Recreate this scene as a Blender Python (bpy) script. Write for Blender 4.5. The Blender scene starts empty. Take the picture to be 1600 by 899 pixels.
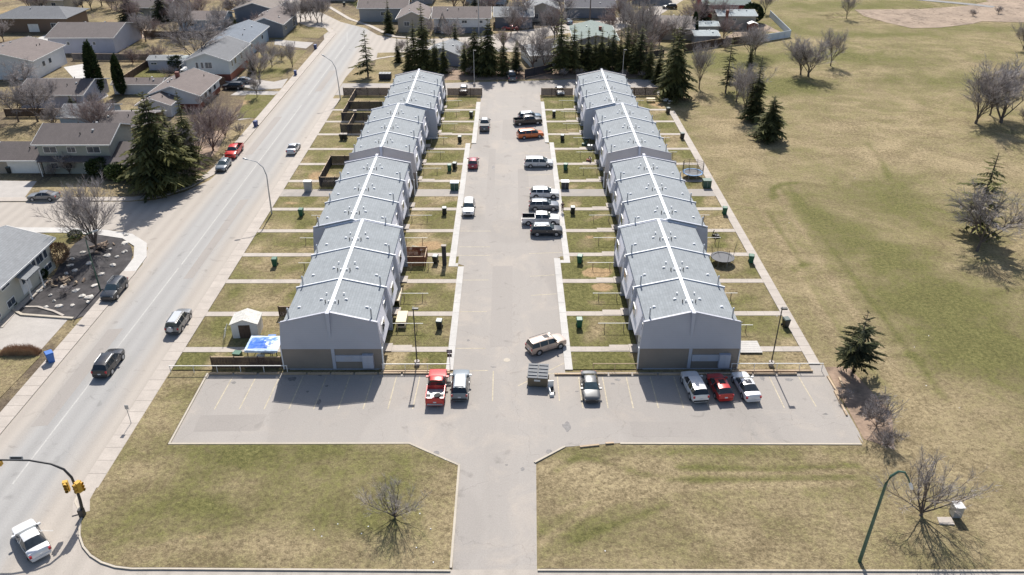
import bpy, bmesh, math, random
from mathutils import Vector, Matrix, noise
S = bpy.context.scene
COL = S.collection
PI = math.pi
R = math.radians

# ---------------------------------------------------------------- camera, sky, sun, exposure
cam_d = bpy.data.cameras.new('camera'); cam = bpy.data.objects.new('camera', cam_d); COL.objects.link(cam)
cam.location = (0, 0, 52.0); cam.rotation_euler = (R(90 - 30.113), 0, R(-0.12))
cam_d.sensor_width = 36; cam_d.lens = 28.0; cam_d.clip_end = 6000; cam_d.clip_start = 0.5
S.camera = cam
SUN_EL, SUN_AZ = R(45.6), R(0.8)
W = bpy.data.worlds.new('World'); S.world = W; W.use_nodes = True
nt = W.node_tree; bg = nt.nodes['Background']
sky = nt.nodes.new('ShaderNodeTexSky'); sky.sky_type = 'NISHITA'; sky.sun_disc = False
sky.sun_elevation = SUN_EL; sky.sun_rotation = SUN_AZ; sky.air_density = 1.0; sky.dust_density = 1.6
nt.links.new(sky.outputs[0], bg.inputs[0]); bg.inputs[1].default_value = 0.097
sl = bpy.data.lights.new('sun', 'SUN'); sl.energy = 4.9; sl.angle = R(0.55); sl.color = (1.0, 0.955, 0.89)
so = bpy.data.objects.new('sun', sl); COL.objects.link(so); so.location = (0, 120, 150)
d = Vector((math.sin(SUN_AZ) * math.cos(SUN_EL), math.cos(SUN_AZ) * math.cos(SUN_EL), math.sin(SUN_EL)))
so.rotation_euler = d.to_track_quat('Z', 'Y').to_euler()
S.view_settings.view_transform = 'Standard'; S.view_settings.look = 'None'
S.view_settings.exposure = 0.40; S.view_settings.gamma = 1.0
S.render.engine = 'CYCLES'
try:
    S.cycles.max_bounces = 5; S.cycles.diffuse_bounces = 2; S.cycles.glossy_bounces = 3
except Exception: pass

# ---------------------------------------------------------------- materials
def new_mat(name):
    m = bpy.data.materials.new(name); m.use_nodes = True
    n = m.node_tree; n.nodes.clear()
    o = n.nodes.new('ShaderNodeOutputMaterial'); b = n.nodes.new('ShaderNodeBsdfPrincipled')
    n.links.new(b.outputs[0], o.inputs[0]); return m, n, b
def nz(n, scale, detail=4, rough=.6, vec=None, dist=0):
    t = n.nodes.new('ShaderNodeTexNoise'); t.inputs['Scale'].default_value = scale
    t.inputs['Detail'].default_value = detail; t.inputs['Roughness'].default_value = rough
    t.inputs['Distortion'].default_value = dist
    if vec: n.links.new(vec, t.inputs['Vector'])
    return t.outputs[0]
def ramp(n, src, stops):
    r = n.nodes.new('ShaderNodeValToRGB'); e = r.color_ramp.elements
    while len(e) < len(stops): e.new(.5)
    for k, (p, c) in enumerate(stops):
        e[k].position = p; e[k].color = (c, c, c, 1) if isinstance(c, (int, float)) else (*c, 1)
    n.links.new(src, r.inputs[0]); return r.outputs[0]
def mix(n, fac, a, b, mode='MIX'):
    x = n.nodes.new('ShaderNodeMix'); x.data_type = 'RGBA'; x.blend_type = mode
    for v, i in ((fac, 0), (a, 6), (b, 7)):
        if isinstance(v, (int, float)): x.inputs[i].default_value = v
        elif isinstance(v, tuple): x.inputs[i].default_value = (*v, 1)
        else: n.links.new(v, x.inputs[i])
    return x.outputs[2]
def math_(n, op, a, b=0.0, clamp=False):
    x = n.nodes.new('ShaderNodeMath'); x.operation = op; x.use_clamp = clamp
    for v, i in ((a, 0), (b, 1)):
        if isinstance(v, (int, float)): x.inputs[i].default_value = v
        else: n.links.new(v, x.inputs[i])
    return x.outputs[0]
def pos(n, scale=(1, 1, 1)):
    g = n.nodes.new('ShaderNodeNewGeometry'); m = n.nodes.new('ShaderNodeMapping')
    m.inputs['Scale'].default_value = scale; n.links.new(g.outputs['Position'], m.inputs[0]); return m.outputs[0]
def bump(n, b, src, strength, dist=.02):
    u = n.nodes.new('ShaderNodeBump'); u.inputs['Strength'].default_value = strength
    u.inputs['Distance'].default_value = dist
    n.links.new(src, u.inputs['Height']); n.links.new(u.outputs[0], b.inputs['Normal'])
def pbr(name, c, var=.18, scale=.8, rough=.85, metal=0, fine=0, bmp=0, vecscale=(1, 1, 1), coat=0):
    """base colour that drifts lighter and darker by var over the surface"""
    m, n, b = new_mat(name); p = pos(n, vecscale)
    v = nz(n, scale, 5, .65, p)
    f = ramp(n, v, [(.3, 0), (.7, 1)])
    lo = tuple(x * (1 - var) for x in c); hi = tuple(min(1, x * (1 + var)) for x in c)
    col = mix(n, f, lo, hi)
    if fine:
        v2 = nz(n, fine, 2, .5, p)
        col = mix(n, ramp(n, v2, [(.35, 0), (.65, 1)]), mix(n, 1.0, col, (.82, .82, .82), 'MULTIPLY'), col)
        if bmp: bump(n, b, v2, bmp)
    n.links.new(col, b.inputs['Base Color'])
    b.inputs['Roughness'].default_value = rough; b.inputs['Metallic'].default_value = metal
    if coat: b.inputs['Coat Weight'].default_value = coat; b.inputs['Coat Roughness'].default_value = .06
    return m
M = {}
def asphalt(name, c1, c2, streak=(1, .12, 1), warm=None, crack=.55, gutters=None, lines=False):
    m, n, b = new_mat(name); p = pos(n); ps = pos(n, streak)
    big = ramp(n, nz(n, .09, 6, .62, ps, .5), [(.32, 0), (.68, 1)])
    col = mix(n, big, c1, c2)
    if warm:
        w = ramp(n, nz(n, .16, 5, .7, p, 1.0), [(.50, 0), (.72, .8)])
        col = mix(n, w, col, warm)
    if gutters:       # sand gathers away from the wheel tracks of the street, whose middle is at x = -44.7
        sx = n.nodes.new('ShaderNodeSeparateXYZ'); n.links.new(p, sx.inputs[0])
        dx = math_(n, 'ABSOLUTE', math_(n, 'ADD', sx.outputs[0], 44.7))
        dx = math_(n, 'ADD', dx, math_(n, 'MULTIPLY', math_(n, 'SUBTRACT', nz(n, .22, 6, .7, ps, 1.0), .5), 4.5))
        col = mix(n, ramp(n, math_(n, 'DIVIDE', dx, 8.0), [(.30, 0), (.62, .85)]), col, gutters)
        tr = n.nodes.new('ShaderNodeTexWave'); tr.bands_direction = 'X'; tr.inputs['Scale'].default_value = .17; tr.inputs['Distortion'].default_value = 1.2; tr.inputs['Detail'].default_value = 3; tr.inputs['Detail Scale'].default_value = .4
        n.links.new(ps, tr.inputs[0]); col = mix(n, 1.0, col, ramp(n, tr.outputs[0], [(0, .93), (1, 1.03)]), 'MULTIPLY')
        rg = ramp(n, nz(n, .5, 6, .75, ps, 1.5), [(.60, 1.0), (.72, .86)]); col = mix(n, 1.0, col, rg, 'MULTIPLY')
    if lines:         # seams of paving lanes and tar lines
        pt = ramp(n, nz(n, .06, 2, .4, pos(n, (1, .35, 1)), .2), [(.44, .95), (.455, 1.02)]); col = mix(n, 1.0, col, pt, 'MULTIPLY')
    spk = ramp(n, nz(n, 9, 3, .7, p), [(.25, .86), (.75, 1.10)])
    col = mix(n, 1.0, col, spk, 'MULTIPLY')
    # cracks: thin dark seams along warped cell borders
    vt = n.nodes.new('ShaderNodeTexVoronoi'); vt.feature = 'DISTANCE_TO_EDGE'; vt.inputs['Scale'].default_value = .085
    wv = n.nodes.new('ShaderNodeVectorMath'); wv.operation = 'ADD'
    nn = n.nodes.new('ShaderNodeTexNoise'); nn.inputs['Scale'].default_value = .35; nn.inputs['Detail'].default_value = 5
    n.links.new(p, nn.inputs[0]); sc = n.nodes.new('ShaderNodeVectorMath'); sc.operation = 'SCALE'; sc.inputs[3].default_value = 4.5
    n.links.new(nn.outputs['Color'], sc.inputs[0]); n.links.new(p, wv.inputs[0]); n.links.new(sc.outputs[0], wv.inputs[1])
    n.links.new(wv.outputs[0], vt.inputs['Vector'])
    ck = ramp(n, vt.outputs['Distance'], [(.0, crack), (.0035, 1.0)])
    col = mix(n, 1.0, col, ck, 'MULTIPLY')
    st = ramp(n, nz(n, .55, 3, .5, p, .6), [(.64, 1.0), (.76, .78)])     # old oil stains
    col = mix(n, 1.0, col, st, 'MULTIPLY')
    n.links.new(col, b.inputs['Base Color']); b.inputs['Roughness'].default_value = .9
    bump(n, b, nz(n, 14, 3, .6, p), .35, .01); return m
M['asphalt'] = asphalt('faded_asphalt', (.302, .277, .252), (.364, .334, .304), (1, .10, 1), (.405, .355, .305), .82, None, True)
M['street'] = asphalt('street_asphalt', (.308, .300, .288), (.372, .360, .344), (1, .05, 1), None, .86, (.405, .358, .308))
M['repair'] = asphalt('repaired_asphalt', (.293, .268, .244), (.346, .317, .289), (1, .2, 1), None, .9)
M['shoulder'] = asphalt('sandy_shoulder', (.39, .355, .315), (.43, .39, .35), (1, .05, 1), (.34, .28, .22), .8)
M['patch'] = pbr('asphalt_patch', (.255, .25, .245), .2, .8, .92, fine=9)
M['oil'] = pbr('oil_stain', (.17, .16, .155), .3, 2.5, .7)
def concrete(name, c):
    m, n, b = new_mat(name); p = pos(n)
    col = mix(n, ramp(n, nz(n, .5, 6, .7, p), [(.3, 0), (.7, 1)]), tuple(x * .86 for x in c), tuple(min(1, x * 1.08) for x in c))
    oi = n.nodes.new('ShaderNodeObjectInfo')
    col = mix(n, 1.0, col, ramp(n, oi.outputs['Random'], [(0, .955), (1, 1.02)]), 'MULTIPLY')
    col = mix(n, 1.0, col, ramp(n, nz(n, 7, 3, .6, p), [(.3, .9), (.7, 1.06)]), 'MULTIPLY')
    n.links.new(col, b.inputs['Base Color']); b.inputs['Roughness'].default_value = .9
    bump(n, b, nz(n, 20, 2, .5, p), .2, .01); return m
M['walk'] = concrete('walk_concrete', (.455, .405, .355))
M['drive'] = concrete('drive_concrete', (.42, .39, .36))
M['newwalk'] = concrete('pale_concrete', (.53, .51, .48))
M['joint'] = pbr('joint_grey', (.36, .325, .285), .15, 2)
M['kerb'] = concrete('kerb_concrete', (.50, .445, .365))
M['timber'] = pbr('weathered_timber', (.50, .38, .26), .3, 1.4, .9, fine=12, bmp=.3, vecscale=(.3, 2, 2))
def grass(name, straw, brown, green, green2, dirt):
    m, n, b = new_mat(name); p = pos(n)
    a = n.nodes.new('ShaderNodeAttribute'); a.attribute_name = 'grow'
    sep = n.nodes.new('ShaderNodeSeparateColor'); n.links.new(a.outputs['Color'], sep.inputs[0])
    big = nz(n, .06, 8, .72, p, 1.2); med = nz(n, .30, 7, .75, pos(n, (1.2, .8, 1)), .8); fin = nz(n, 2.2, 6, .8, p); sp = nz(n, 6.5, 4, .85, p)
    dry = nz(n, .16, 7, .74, pos(n, (.9, 1.3, 1)), .6)
    s = mix(n, ramp(n, math_(n, 'ADD', dry, math_(n, 'MULTIPLY', math_(n, 'SUBTRACT', fin, .5), .9)), [(.34, 0), (.64, 1)]), brown, straw)
    g = mix(n, ramp(n, fin, [(.3, 0), (.7, 1)]), green, green2)
    f = math_(n, 'ADD', sep.outputs[0], math_(n, 'MULTIPLY', math_(n, 'SUBTRACT', big, .5), 2.0))
    f = math_(n, 'ADD', f, math_(n, 'MULTIPLY', math_(n, 'SUBTRACT', med, .5), 1.5))
    f = math_(n, 'ADD', f, math_(n, 'MULTIPLY', math_(n, 'SUBTRACT', fin, .5), 1.6))
    col = mix(n, ramp(n, f, [(.16, 0), (1.02, .92)]), s, g)
    dd = math_(n, 'ADD', sep.outputs[1], math_(n, 'MULTIPLY', math_(n, 'SUBTRACT', med, .5), 1.2))
    dd = math_(n, 'MULTIPLY', dd, math_(n, 'GREATER_THAN', sep.outputs[1], .02))
    col = mix(n, ramp(n, dd, [(.35, 0), (.6, 1)]), col, mix(n, fin, dirt, tuple(x * .6 for x in dirt)))
    lit = math_(n, 'MULTIPLY', math_(n, 'ADD', sep.outputs[2], math_(n, 'MULTIPLY', math_(n, 'SUBTRACT', med, .5), 1.6)), math_(n, 'GREATER_THAN', sep.outputs[2], .02))
    col = mix(n, ramp(n, lit, [(.3, 0), (.65, .9)]), col, (.125, .098, .075))
    col = mix(n, 1.0, col, ramp(n, fin, [(.30, .60), (.5, 1.0), (.72, 1.36)]), 'MULTIPLY')
    col = mix(n, 1.0, col, ramp(n, sp, [(.30, .62), (.5, 1.0), (.70, 1.34)]), 'MULTIPLY')
    col = mix(n, 1.0, col, ramp(n, med, [(.28, .80), (.72, 1.16)]), 'MULTIPLY')
    n.links.new(col, b.inputs['Base Color']); b.inputs['Roughness'].default_value = 1.0
    b.inputs['Specular IOR Level'].default_value = .1
    bump(n, b, math_(n, 'ADD', sp, math_(n, 'MULTIPLY', fin, 1.2)), .9, .12)
    return m
M['grass'] = grass('dormant_grass', (.376, .302, .180), (.224, .177, .102), (.104, .107, .036), (.182, .174, .064), (.50, .35, .20))
M['reed'] = pbr('dry_reeds', (.33, .25, .185), .3, .12, 1, fine=1.5, bmp=.6)
M['mulch'] = pbr('dark_mulch', (.060, .055, .056), .5, .5, 1, fine=5, bmp=.6)
M['soil'] = pbr('bare_soil', (.30, .215, .155), .4, .5, 1, fine=3, bmp=.5)
M['paint_y'] = pbr('worn_line_paint', (.49, .425, .31), .25, 2, .8, fine=5)
M['paint_w'] = pbr('worn_white_paint', (.47, .455, .43), .12, .7, .8, fine=7)
def shingle(name, c):
    m, n, b = new_mat(name); p = pos(n)
    tc = n.nodes.new('ShaderNodeTexCoord')
    br = n.nodes.new('ShaderNodeTexBrick'); br.inputs['Scale'].default_value = 1.0
    br.inputs['Brick Width'].default_value = .9; br.inputs['Row Height'].default_value = .3
    br.inputs['Mortar Size'].default_value = .02; br.inputs['Bias'].default_value = 0
    br.inputs['Color1'].default_value = (.93, .93, .93, 1); br.inputs['Color2'].default_value = (1.06, 1.06, 1.06, 1); br.inputs['Mortar'].default_value = (.80, .80, .80, 1)
    mp = n.nodes.new('ShaderNodeMapping'); mp.inputs['Rotation'].default_value = (0, 0, PI / 2); n.links.new(tc.outputs['Object'], mp.inputs[0])
    n.links.new(mp.outputs[0], br.inputs[0])
    col = mix(n, ramp(n, nz(n, .35, 5, .7, p, .5), [(.3, 0), (.7, 1)]), tuple(x * .92 for x in c), tuple(x * 1.07 for x in c))
    col = mix(n, 1.0, col, ramp(n, nz(n, .9, 6, .75, pos(n, (.35, 1.6, .35)), 1.0), [(.30, .92), (.5, 1.0), (.72, 1.05)]), 'MULTIPLY')
    col = mix(n, 1.0, col, br.outputs[0], 'MULTIPLY')
    col = mix(n, 1.0, col, ramp(n, nz(n, 2.2, 5, .8, p), [(.3, .9), (.7, 1.1)]), 'MULTIPLY')
    n.links.new(col, b.inputs['Base Color']); b.inputs['Roughness'].default_value = .9; bump(n, b, br.outputs[1], .3, .01); return m
M['shingle'] = shingle('grey_shingles', (.268, .290, .305))
def siding(name, c, pitch=.2, var=.06):
    m, n, b = new_mat(name); p = pos(n)
    w = n.nodes.new('ShaderNodeTexWave'); w.bands_direction = 'Z'; w.wave_profile = 'SAW'; w.inputs['Scale'].default_value = .314 / pitch
    n.links.new(p, w.inputs[0])
    col = mix(n, ramp(n, nz(n, .6, 4, .6, p), [(.3, 0), (.7, 1)]), tuple(x * (1 - var) for x in c), tuple(min(1, x * (1 + var)) for x in c))
    col = mix(n, 1.0, col, ramp(n, w.outputs[0], [(0, .78), (.12, 1)]), 'MULTIPLY')
    n.links.new(col, b.inputs['Base Color']); b.inputs['Roughness'].default_value = .6; bump(n, b, w.outputs[0], .3, .01); return m
M['gable'] = siding('mauve_grey_siding', (.465, .47, .52), .22, .03)
M['gablelit'] = siding('warm_grey_siding_lit', (.50, .465, .45), .22)  # farther rows' gables: their brighter lighting is put into the siding colour
M['lower'] = siding('taupe_siding', (.26, .225, .195), .22)
M['lowerblue'] = siding('pale_blue_siding', (.42, .47, .52), .22)
M['upper'] = siding('white_siding', (.80, .79, .84), .22)
M['fin'] = siding('light_grey_siding', (.46, .48, .55), .22)
M['flash'] = pbr('white_flashing', (.80, .81, .83), .05, 1, .5)
M['white'] = pbr('white_painted', (.78, .77, .74), .06, 1.5, .55)
M['cream'] = pbr('new_pine', (.72, .60, .42), .15, 2, .7)
M['black'] = pbr('black_metal', (.035, .035, .037), .2, 3, .5)
M['darkgreen'] = pbr('dark_green_metal', (.045, .105, .075), .2, 2, .45)
M['galv'] = pbr('galvanised_steel', (.42, .43, .44), .1, 2, .45, metal=.3)
M['rubber'] = pbr('tyre_rubber', (.028, .028, .03), .2, 8, .85)
M['rim'] = pbr('alloy_rim', (.50, .51, .53), .1, 8, .35, metal=.6)
M['glassdark'] = pbr('tinted_glass', (.022, .028, .034), .2, 3, .06, coat=.5)
M['wscreen'] = pbr('windscreen_glass', (.05, .075, .085), .2, 3, .05, coat=.6)
M['pane'] = pbr('window_glass', (.055, .07, .09), .3, 1, .08)
M['lens'] = pbr('lamp_lens', (.75, .75, .73), .08, 6, .15)
M['tail'] = pbr('red_lens', (.42, .02, .03), .1, 6, .2)
M['plate'] = pbr('plate_white', (.7, .7, .7), .08, 12, .5)
M['trim'] = pbr('black_plastic', (.04, .04, .042), .15, 6, .6)
M['bedliner'] = pbr('bed_floor', (.10, .09, .085), .4, 3, .8)
M['woodfence'] = pbr('brown_fence', (.115, .078, .058), .35, 1.5, .9, fine=9, vecscale=(3, 3, .5))
M['redwood'] = pbr('reddish_deck', (.23, .085, .05), .25, 2, .85, fine=9, vecscale=(3, 3, .5))
M['darkfence'] = pbr('charcoal_fence', (.055, .052, .06), .3, 2, .9, fine=9, vecscale=(3, 3, .5))
M['greyfence'] = pbr('weathered_grey_fence', (.15, .14, .14), .3, 1.5, .9, fine=9, vecscale=(3, 3, .5))
M['vinyl'] = pbr('pale_blue_vinyl', (.55, .62, .70), .06, 1, .5)
M['bark'] = pbr('bark', (.13, .105, .09), .3, 4, .95)
M['barkred'] = pbr('reddish_bark', (.14, .085, .075), .3, 4, .95)
M['twig'] = pbr('pale_twigs', (.40, .36, .345), .2, 1.2, .95)
M['twigred'] = pbr('plum_twigs', (.34, .275, .255), .2, 1.2, .95)
M['orangetwig'] = pbr('orange_twigs', (.36, .22, .13), .2, 1.2, .95)
def needles(name, dark, light):
    m, n, b = new_mat(name)
    a = n.nodes.new('ShaderNodeAttribute'); a.attribute_name = 'tone'
    sep = n.nodes.new('ShaderNodeSeparateColor'); n.links.new(a.outputs['Color'], sep.inputs[0])
    oi = n.nodes.new('ShaderNodeObjectInfo')
    f = math_(n, 'ADD', sep.outputs[0], math_(n, 'MULTIPLY', math_(n, 'SUBTRACT', oi.outputs['Random'], .5), .35))
    n.links.new(mix(n, ramp(n, f, [(0, 0), (1, 1)]), dark, light), b.inputs['Base Color'])
    b.inputs['Roughness'].default_value = .8; b.inputs['Specular IOR Level'].default_value = .2; return m
M['needle'] = needles('spruce_needles', (.030, .038, .014), (.195, .185, .062))
M['needleblue'] = needles('dark_spruce_needles', (.016, .024, .013), (.11, .112, .045))
M['cedar'] = needles('cedar_foliage', (.020, .034, .014), (.060, .085, .028))
M['bushleaf'] = needles('green_shrub', (.035, .055, .018), (.11, .15, .05))
M['drybush'] = needles('dry_shrub', (.22, .14, .09), (.46, .34, .22))
M['rock'] = pbr('pale_rock', (.62, .58, .52), .2, 4, .9, fine=10)

def paint(name, c, metal=.15, rough=.32):
    return pbr(name, c, .03, 1, rough, metal=metal, coat=.7)
for k, c in dict(p_white=(.74, .74, .74), p_pearl=(.70, .71, .73), p_silver=(.50, .52, .55), p_black=(.018, .018, .021), p_ink=(.018, .024, .034), p_steel=(.13, .15, .18),
                 p_grey=(.20, .205, .21), p_red=(.50, .022, .018), p_bright=(.62, .025, .02), p_maroon=(.28, .02, .04), p_orange=(.60, .15, .035), p_tan=(.46, .36, .30),
                 p_blue=(.10, .17, .24), p_slate=(.17, .20, .23), p_char=(.075, .08, .085)).items():
    M[k] = paint('car_' + k[2:], c)

# ---------------------------------------------------------------- mesh helpers
class MB:
    def __init__(s): s.v = []; s.f = []; s.m = []
    def add(s, vs, fs, mi=0):
        o = len(s.v); s.v += [tuple(p) for p in vs]; s.f += [tuple(i + o for i in f) for f in fs]; s.m += [mi] * len(fs); return s
    def box(s, x0, x1, y0, y1, z0, z1, mi=0):
        v = [(x, y, z) for z in (z0, z1) for y in (y0, y1) for x in (x0, x1)]
        return s.add(v, [(0, 2, 3, 1), (4, 5, 7, 6), (0, 1, 5, 4), (2, 6, 7, 3), (0, 4, 6, 2), (1, 3, 7, 5)], mi)
    def prism(s, pts, z0, z1, mi=0, bottom=True):
        n = len(pts); a = sum(pts[i][0] * pts[(i + 1) % n][1] - pts[(i + 1) % n][0] * pts[i][1] for i in range(n))
        if a < 0: pts = pts[::-1]
        v = [(x, y, z0) for x, y in pts] + [(x, y, z1) for x, y in pts]
        f = [tuple(range(n, 2 * n))] + [(i, (i + 1) % n, n + (i + 1) % n, n + i) for i in range(n)]
        if bottom: f.append(tuple(range(n - 1, -1, -1)))
        return s.add(v, f, mi)
    def extr(s, prof, axis, a0, a1, mi=0):
        """profile of (u,z) extruded along axis 'x' or 'y'"""
        n = len(prof); mk = (lambda u, z, a: (a, u, z)) if axis == 'x' else (lambda u, z, a: (u, a, z))
        v = [mk(u, z, a0) for u, z in prof] + [mk(u, z, a1) for u, z in prof]
        return s.add(v, [tuple(range(n)), tuple(range(2 * n - 1, n - 1, -1))] + [(i, n + i, n + (i + 1) % n, (i + 1) % n) for i in range(n)], mi)
    def tube(s, pts, rs, n=6, mi=0, cap=True):
        pts = [Vector(p) for p in pts]
        if not isinstance(rs, (list, tuple)): rs = [rs] * len(pts)
        o = len(s.v); up = Vector((0, 0, 1))
        for i, p in enumerate(pts):
            t = (pts[min(i + 1, len(pts) - 1)] - pts[max(i - 1, 0)]).normalized()
            a = t.cross(up if abs(t.z) < .95 else Vector((1, 0, 0))).normalized(); b = t.cross(a)
            for k in range(n):
                q = 2 * PI * k / n; w = p + (a * math.cos(q) + b * math.sin(q)) * rs[i]; s.v.append((w.x, w.y, w.z))
        for i in range(len(pts) - 1):
            for k in range(n):
                s.f.append((o + i * n + k, o + i * n + (k + 1) % n, o + (i + 1) * n + (k + 1) % n, o + (i + 1) * n + k)); s.m.append(mi)
        if cap:
            s.f.append(tuple(o + k for k in range(n))[::-1]); s.m.append(mi)
            e = o + (len(pts) - 1) * n; s.f.append(tuple(e + k for k in range(n))); s.m.append(mi)
        return s
    def cyl(s, x, y, z0, z1, r, n=12, mi=0, r1=None): return s.tube([(x, y, z0), (x, y, z1)], [r, r if r1 is None else r1], n, mi)
    def mesh(s, name, mats, smooth=False):
        me = bpy.data.meshes.new(name); me.from_pydata(s.v, [], s.f)
        for m in (mats if isinstance(mats, (list, tuple)) else [mats]): me.materials.append(m)
        if any(s.m): me.polygons.foreach_set('material_index', s.m)
        bm = bmesh.new(); bm.from_mesh(me); bmesh.ops.recalc_face_normals(bm, faces=bm.faces); bm.to_mesh(me); bm.free()
        if smooth:
            me.polygons.foreach_set('use_smooth', [True] * len(me.polygons)); me.set_sharp_from_angle(angle=R(38))
        me.update(); return me
    def build(s, name, mats, parent=None, smooth=False, **kw): return link(name, s.mesh(name, mats, smooth), parent, **kw)
def link(name, me, parent=None, loc=None, rz=None):
    o = bpy.data.objects.new(name, me); COL.objects.link(o)
    if parent: o.parent = parent
    if loc: o.location = loc
    if rz is not None: o.rotation_euler = (0, 0, rz)
    return o
def thing(name, label, cat, loc=(0, 0, 0), rz=0, group=None, me=None):
    o = bpy.data.objects.new(name, me); COL.objects.link(o); o.location = loc; o.rotation_euler = (0, 0, rz)
    return tag(o, label, cat, group)
def tag(o, label, cat, group=None):
    o['label'] = label; o['category'] = cat
    if group: o['group'] = group
    return o
def structure(o): o['kind'] = 'structure'; return o
def kids(o): return [c for c in bpy.data.objects if c.parent == o]
TREE = {}
def copy_tree(src, loc, rz=0, scale=None, label=None, group=None):
    """a thing with copies of its parts and sub-parts, mesh data shared"""
    if src.name not in TREE:
        TREE[src.name] = [(c, kids(c)) for c in kids(src)]
    r = src.copy(); COL.objects.link(r); r.location = loc; r.rotation_euler = (0, 0, rz)
    if scale is not None: r.scale = scale if isinstance(scale, tuple) else (scale,) * 3
    if label: r['label'] = label
    if group: r['group'] = group
    for c, gs in TREE[src.name]:
        k = c.copy(); COL.objects.link(k); k.parent = r
        for g in gs:
            q = g.copy(); COL.objects.link(q); q.parent = k
    return r
ORD = ['first', 'second', 'third', 'fourth', 'fifth', 'sixth', 'seventh', 'eighth', 'ninth', 'tenth', 'eleventh', 'twelfth', 'thirteenth', 'fourteenth']
rnd = random.Random(7)

# ---------------------------------------------------------------- ground, streets, walks
def arc(cx, cy, r, a0, a1, n=8): return [(cx + r * math.cos(R(a0 + (a1 - a0) * i / n)), cy + r * math.sin(R(a0 + (a1 - a0) * i / n))) for i in range(n + 1)]
# growth: where the sward is greener (+) or drier (-): (x, y, reach x, reach y, turn, amount)
BLOBS = [(*(59.04, 142.05), 10, 18, 20, .15), (*(52.60, 98.48), 4.5, 15, 22, .6), (*(50.20, 84.80), 4, 9, 22, .45), (*(52.24, 73.74), 9, 5, 0, .35), (*(46.73, 113.44), 3, 9, 10, .4),
 (*(86.85, 208.65), 14, 8, -15, .7), (*(63.95, 182.24), 9, 7, 0, .75), (*(105.34, 234.21), 22, 4, 0, .55), (*(102.13, 184.89), 16, 7, 0, .45), (*(140.90, 242.55), 26, 5, 0, .55), (*(111.49, 276.39), 40, 9, 0, .5),
 (*(85.35, 246.92), 14, 12, 0, .3), (*(53.13, 174.69), 5, 6, 0, .6), (*(52.19, 202.23), 9, 10, 0, .6), (*(64.90, 207.33), 12, 6, 0, .5), (*(62.28, 118.38), 14, 8, 0, .2), (*(54.41, 73.74), 10, 20, 0, .3),
 (*(67.88, 152.99), 9, 5, 0, -.35), (*(75.20, 135.45), 25, 5, -25, -.4), (*(44.11, 135.45), 8, 14, 0, -.25), (*(41.50, 81.82), 6, 10, 0, -.1), (*(45.02, 64.63), 8, 6, 0, -.35), (*(38.79, 92.99), 5, 12, 0, -.2),
 (*(62.21, 113.44), 7, 9, 0, .3), (*(44.96, 152.99), 5, 8, 0, -.3), (*(56.95, 86.35), 9, 4, 0, .25), (*(65.12, 87.94), 10, 14, 0, -.15), (*(48.42, 58.78), 6, 6, 0, .1)]
ISL = [(*(-23.20, 58.32), 14, 1.6, 0, .65), (*(-27.88, 55.69), 4, 1.6, 20, .35), (*(-19.42, 55.26), 9, 2.4, 0, .35), (*(-22.26, 50.48), 8, 2.0, 0, .45), (*(-13.66, 49.37), 4, 1.5, 0, .3), (*(-32.92, 50.48), 5, 3, 0, .25),
 (*(-9.15, 53.61), 3, 4, 0, .35), (*(-28.40, 52.02), 4, 2, 0, .25), (*(-29.57, 47.58), 12, 1.2, 0, .15), (*(6.27, 57.43), 9, .8, 0, .3), (*(18.64, 58.32), 16, .7, 0, .45), (*(5.07, 48.29), 4, 2, 20, .4), (*(8.97, 49.01), 5, 2, 0, .3),
 (*(13.55, 46.89), 4, 1.5, 0, .1), (*(21.68, 51.24), 6, 3, 0, -.2), (*(9.09, 55.26), 8, 2, 0, -.2), (*(26.13, 52.80), 7, 1.2, 0, .1), (*(29.07, 48.29), 7, 3, 0, -.2), (*(-22.34, 46.89), 10, 1.2, 0, -.3), (*(-34.96, 56.99), 4, 3, 0, -.1)]
# wheel ruts across the verge and mower lines on the park: (points, half width, amount)
RUTS = [([(4.24, 55.69), (6.58, 57.43), (9.80, 56.29), (12.03, 55.10), (15.47, 54.43), (21.31, 54.26), (31.41, 54.59)], .45, .55), ([(15.76, 56.03), (24.03, 55.60), (32.64, 56.29)], .4, .5),
 ([(2.30, 46.89), (5.71, 49.59), (9.31, 52.02), (14.09, 53.20), (19.40, 53.61), (31.20, 54.02)], .5, -.5), ([(4.09, 50.48), (7.04, 52.17), (11.24, 53.61), (15.59, 55.10), (31.72, 55.43)], .35, -.45), ([(5.54, 47.23), (8.97, 49.01), (13.75, 51.24)], .4, .4),
 ([(43.93, 120.97), (42.47, 91.26), (41.92, 63.60)], .5, -.4), ([(40.24, 113.44), (39.41, 84.80), (39.75, 64.63)], .35, .4), ([(46.31, 123.66), (45.64, 92.99), (45.52, 65.68)], .4, .35), ([(39.73, 120.97), (38.55, 89.57), (37.79, 73.74)], .4, -.3),
 ([(42.66, 118.38), (43.29, 122.04), (45.62, 124.21), (48.18, 124.49)], .5, .8), ([(38.21, 93.87), (38.77, 95.13), (40.81, 96.04)], .4, .7), ([(67.49, 143.78), (66.82, 136.09), (64.58, 126.45)], .6, .5), ([(36.70, 73.74), (41.07, 74.75), (45.96, 74.25), (47.05, 71.90)], .35, .4)]
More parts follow.
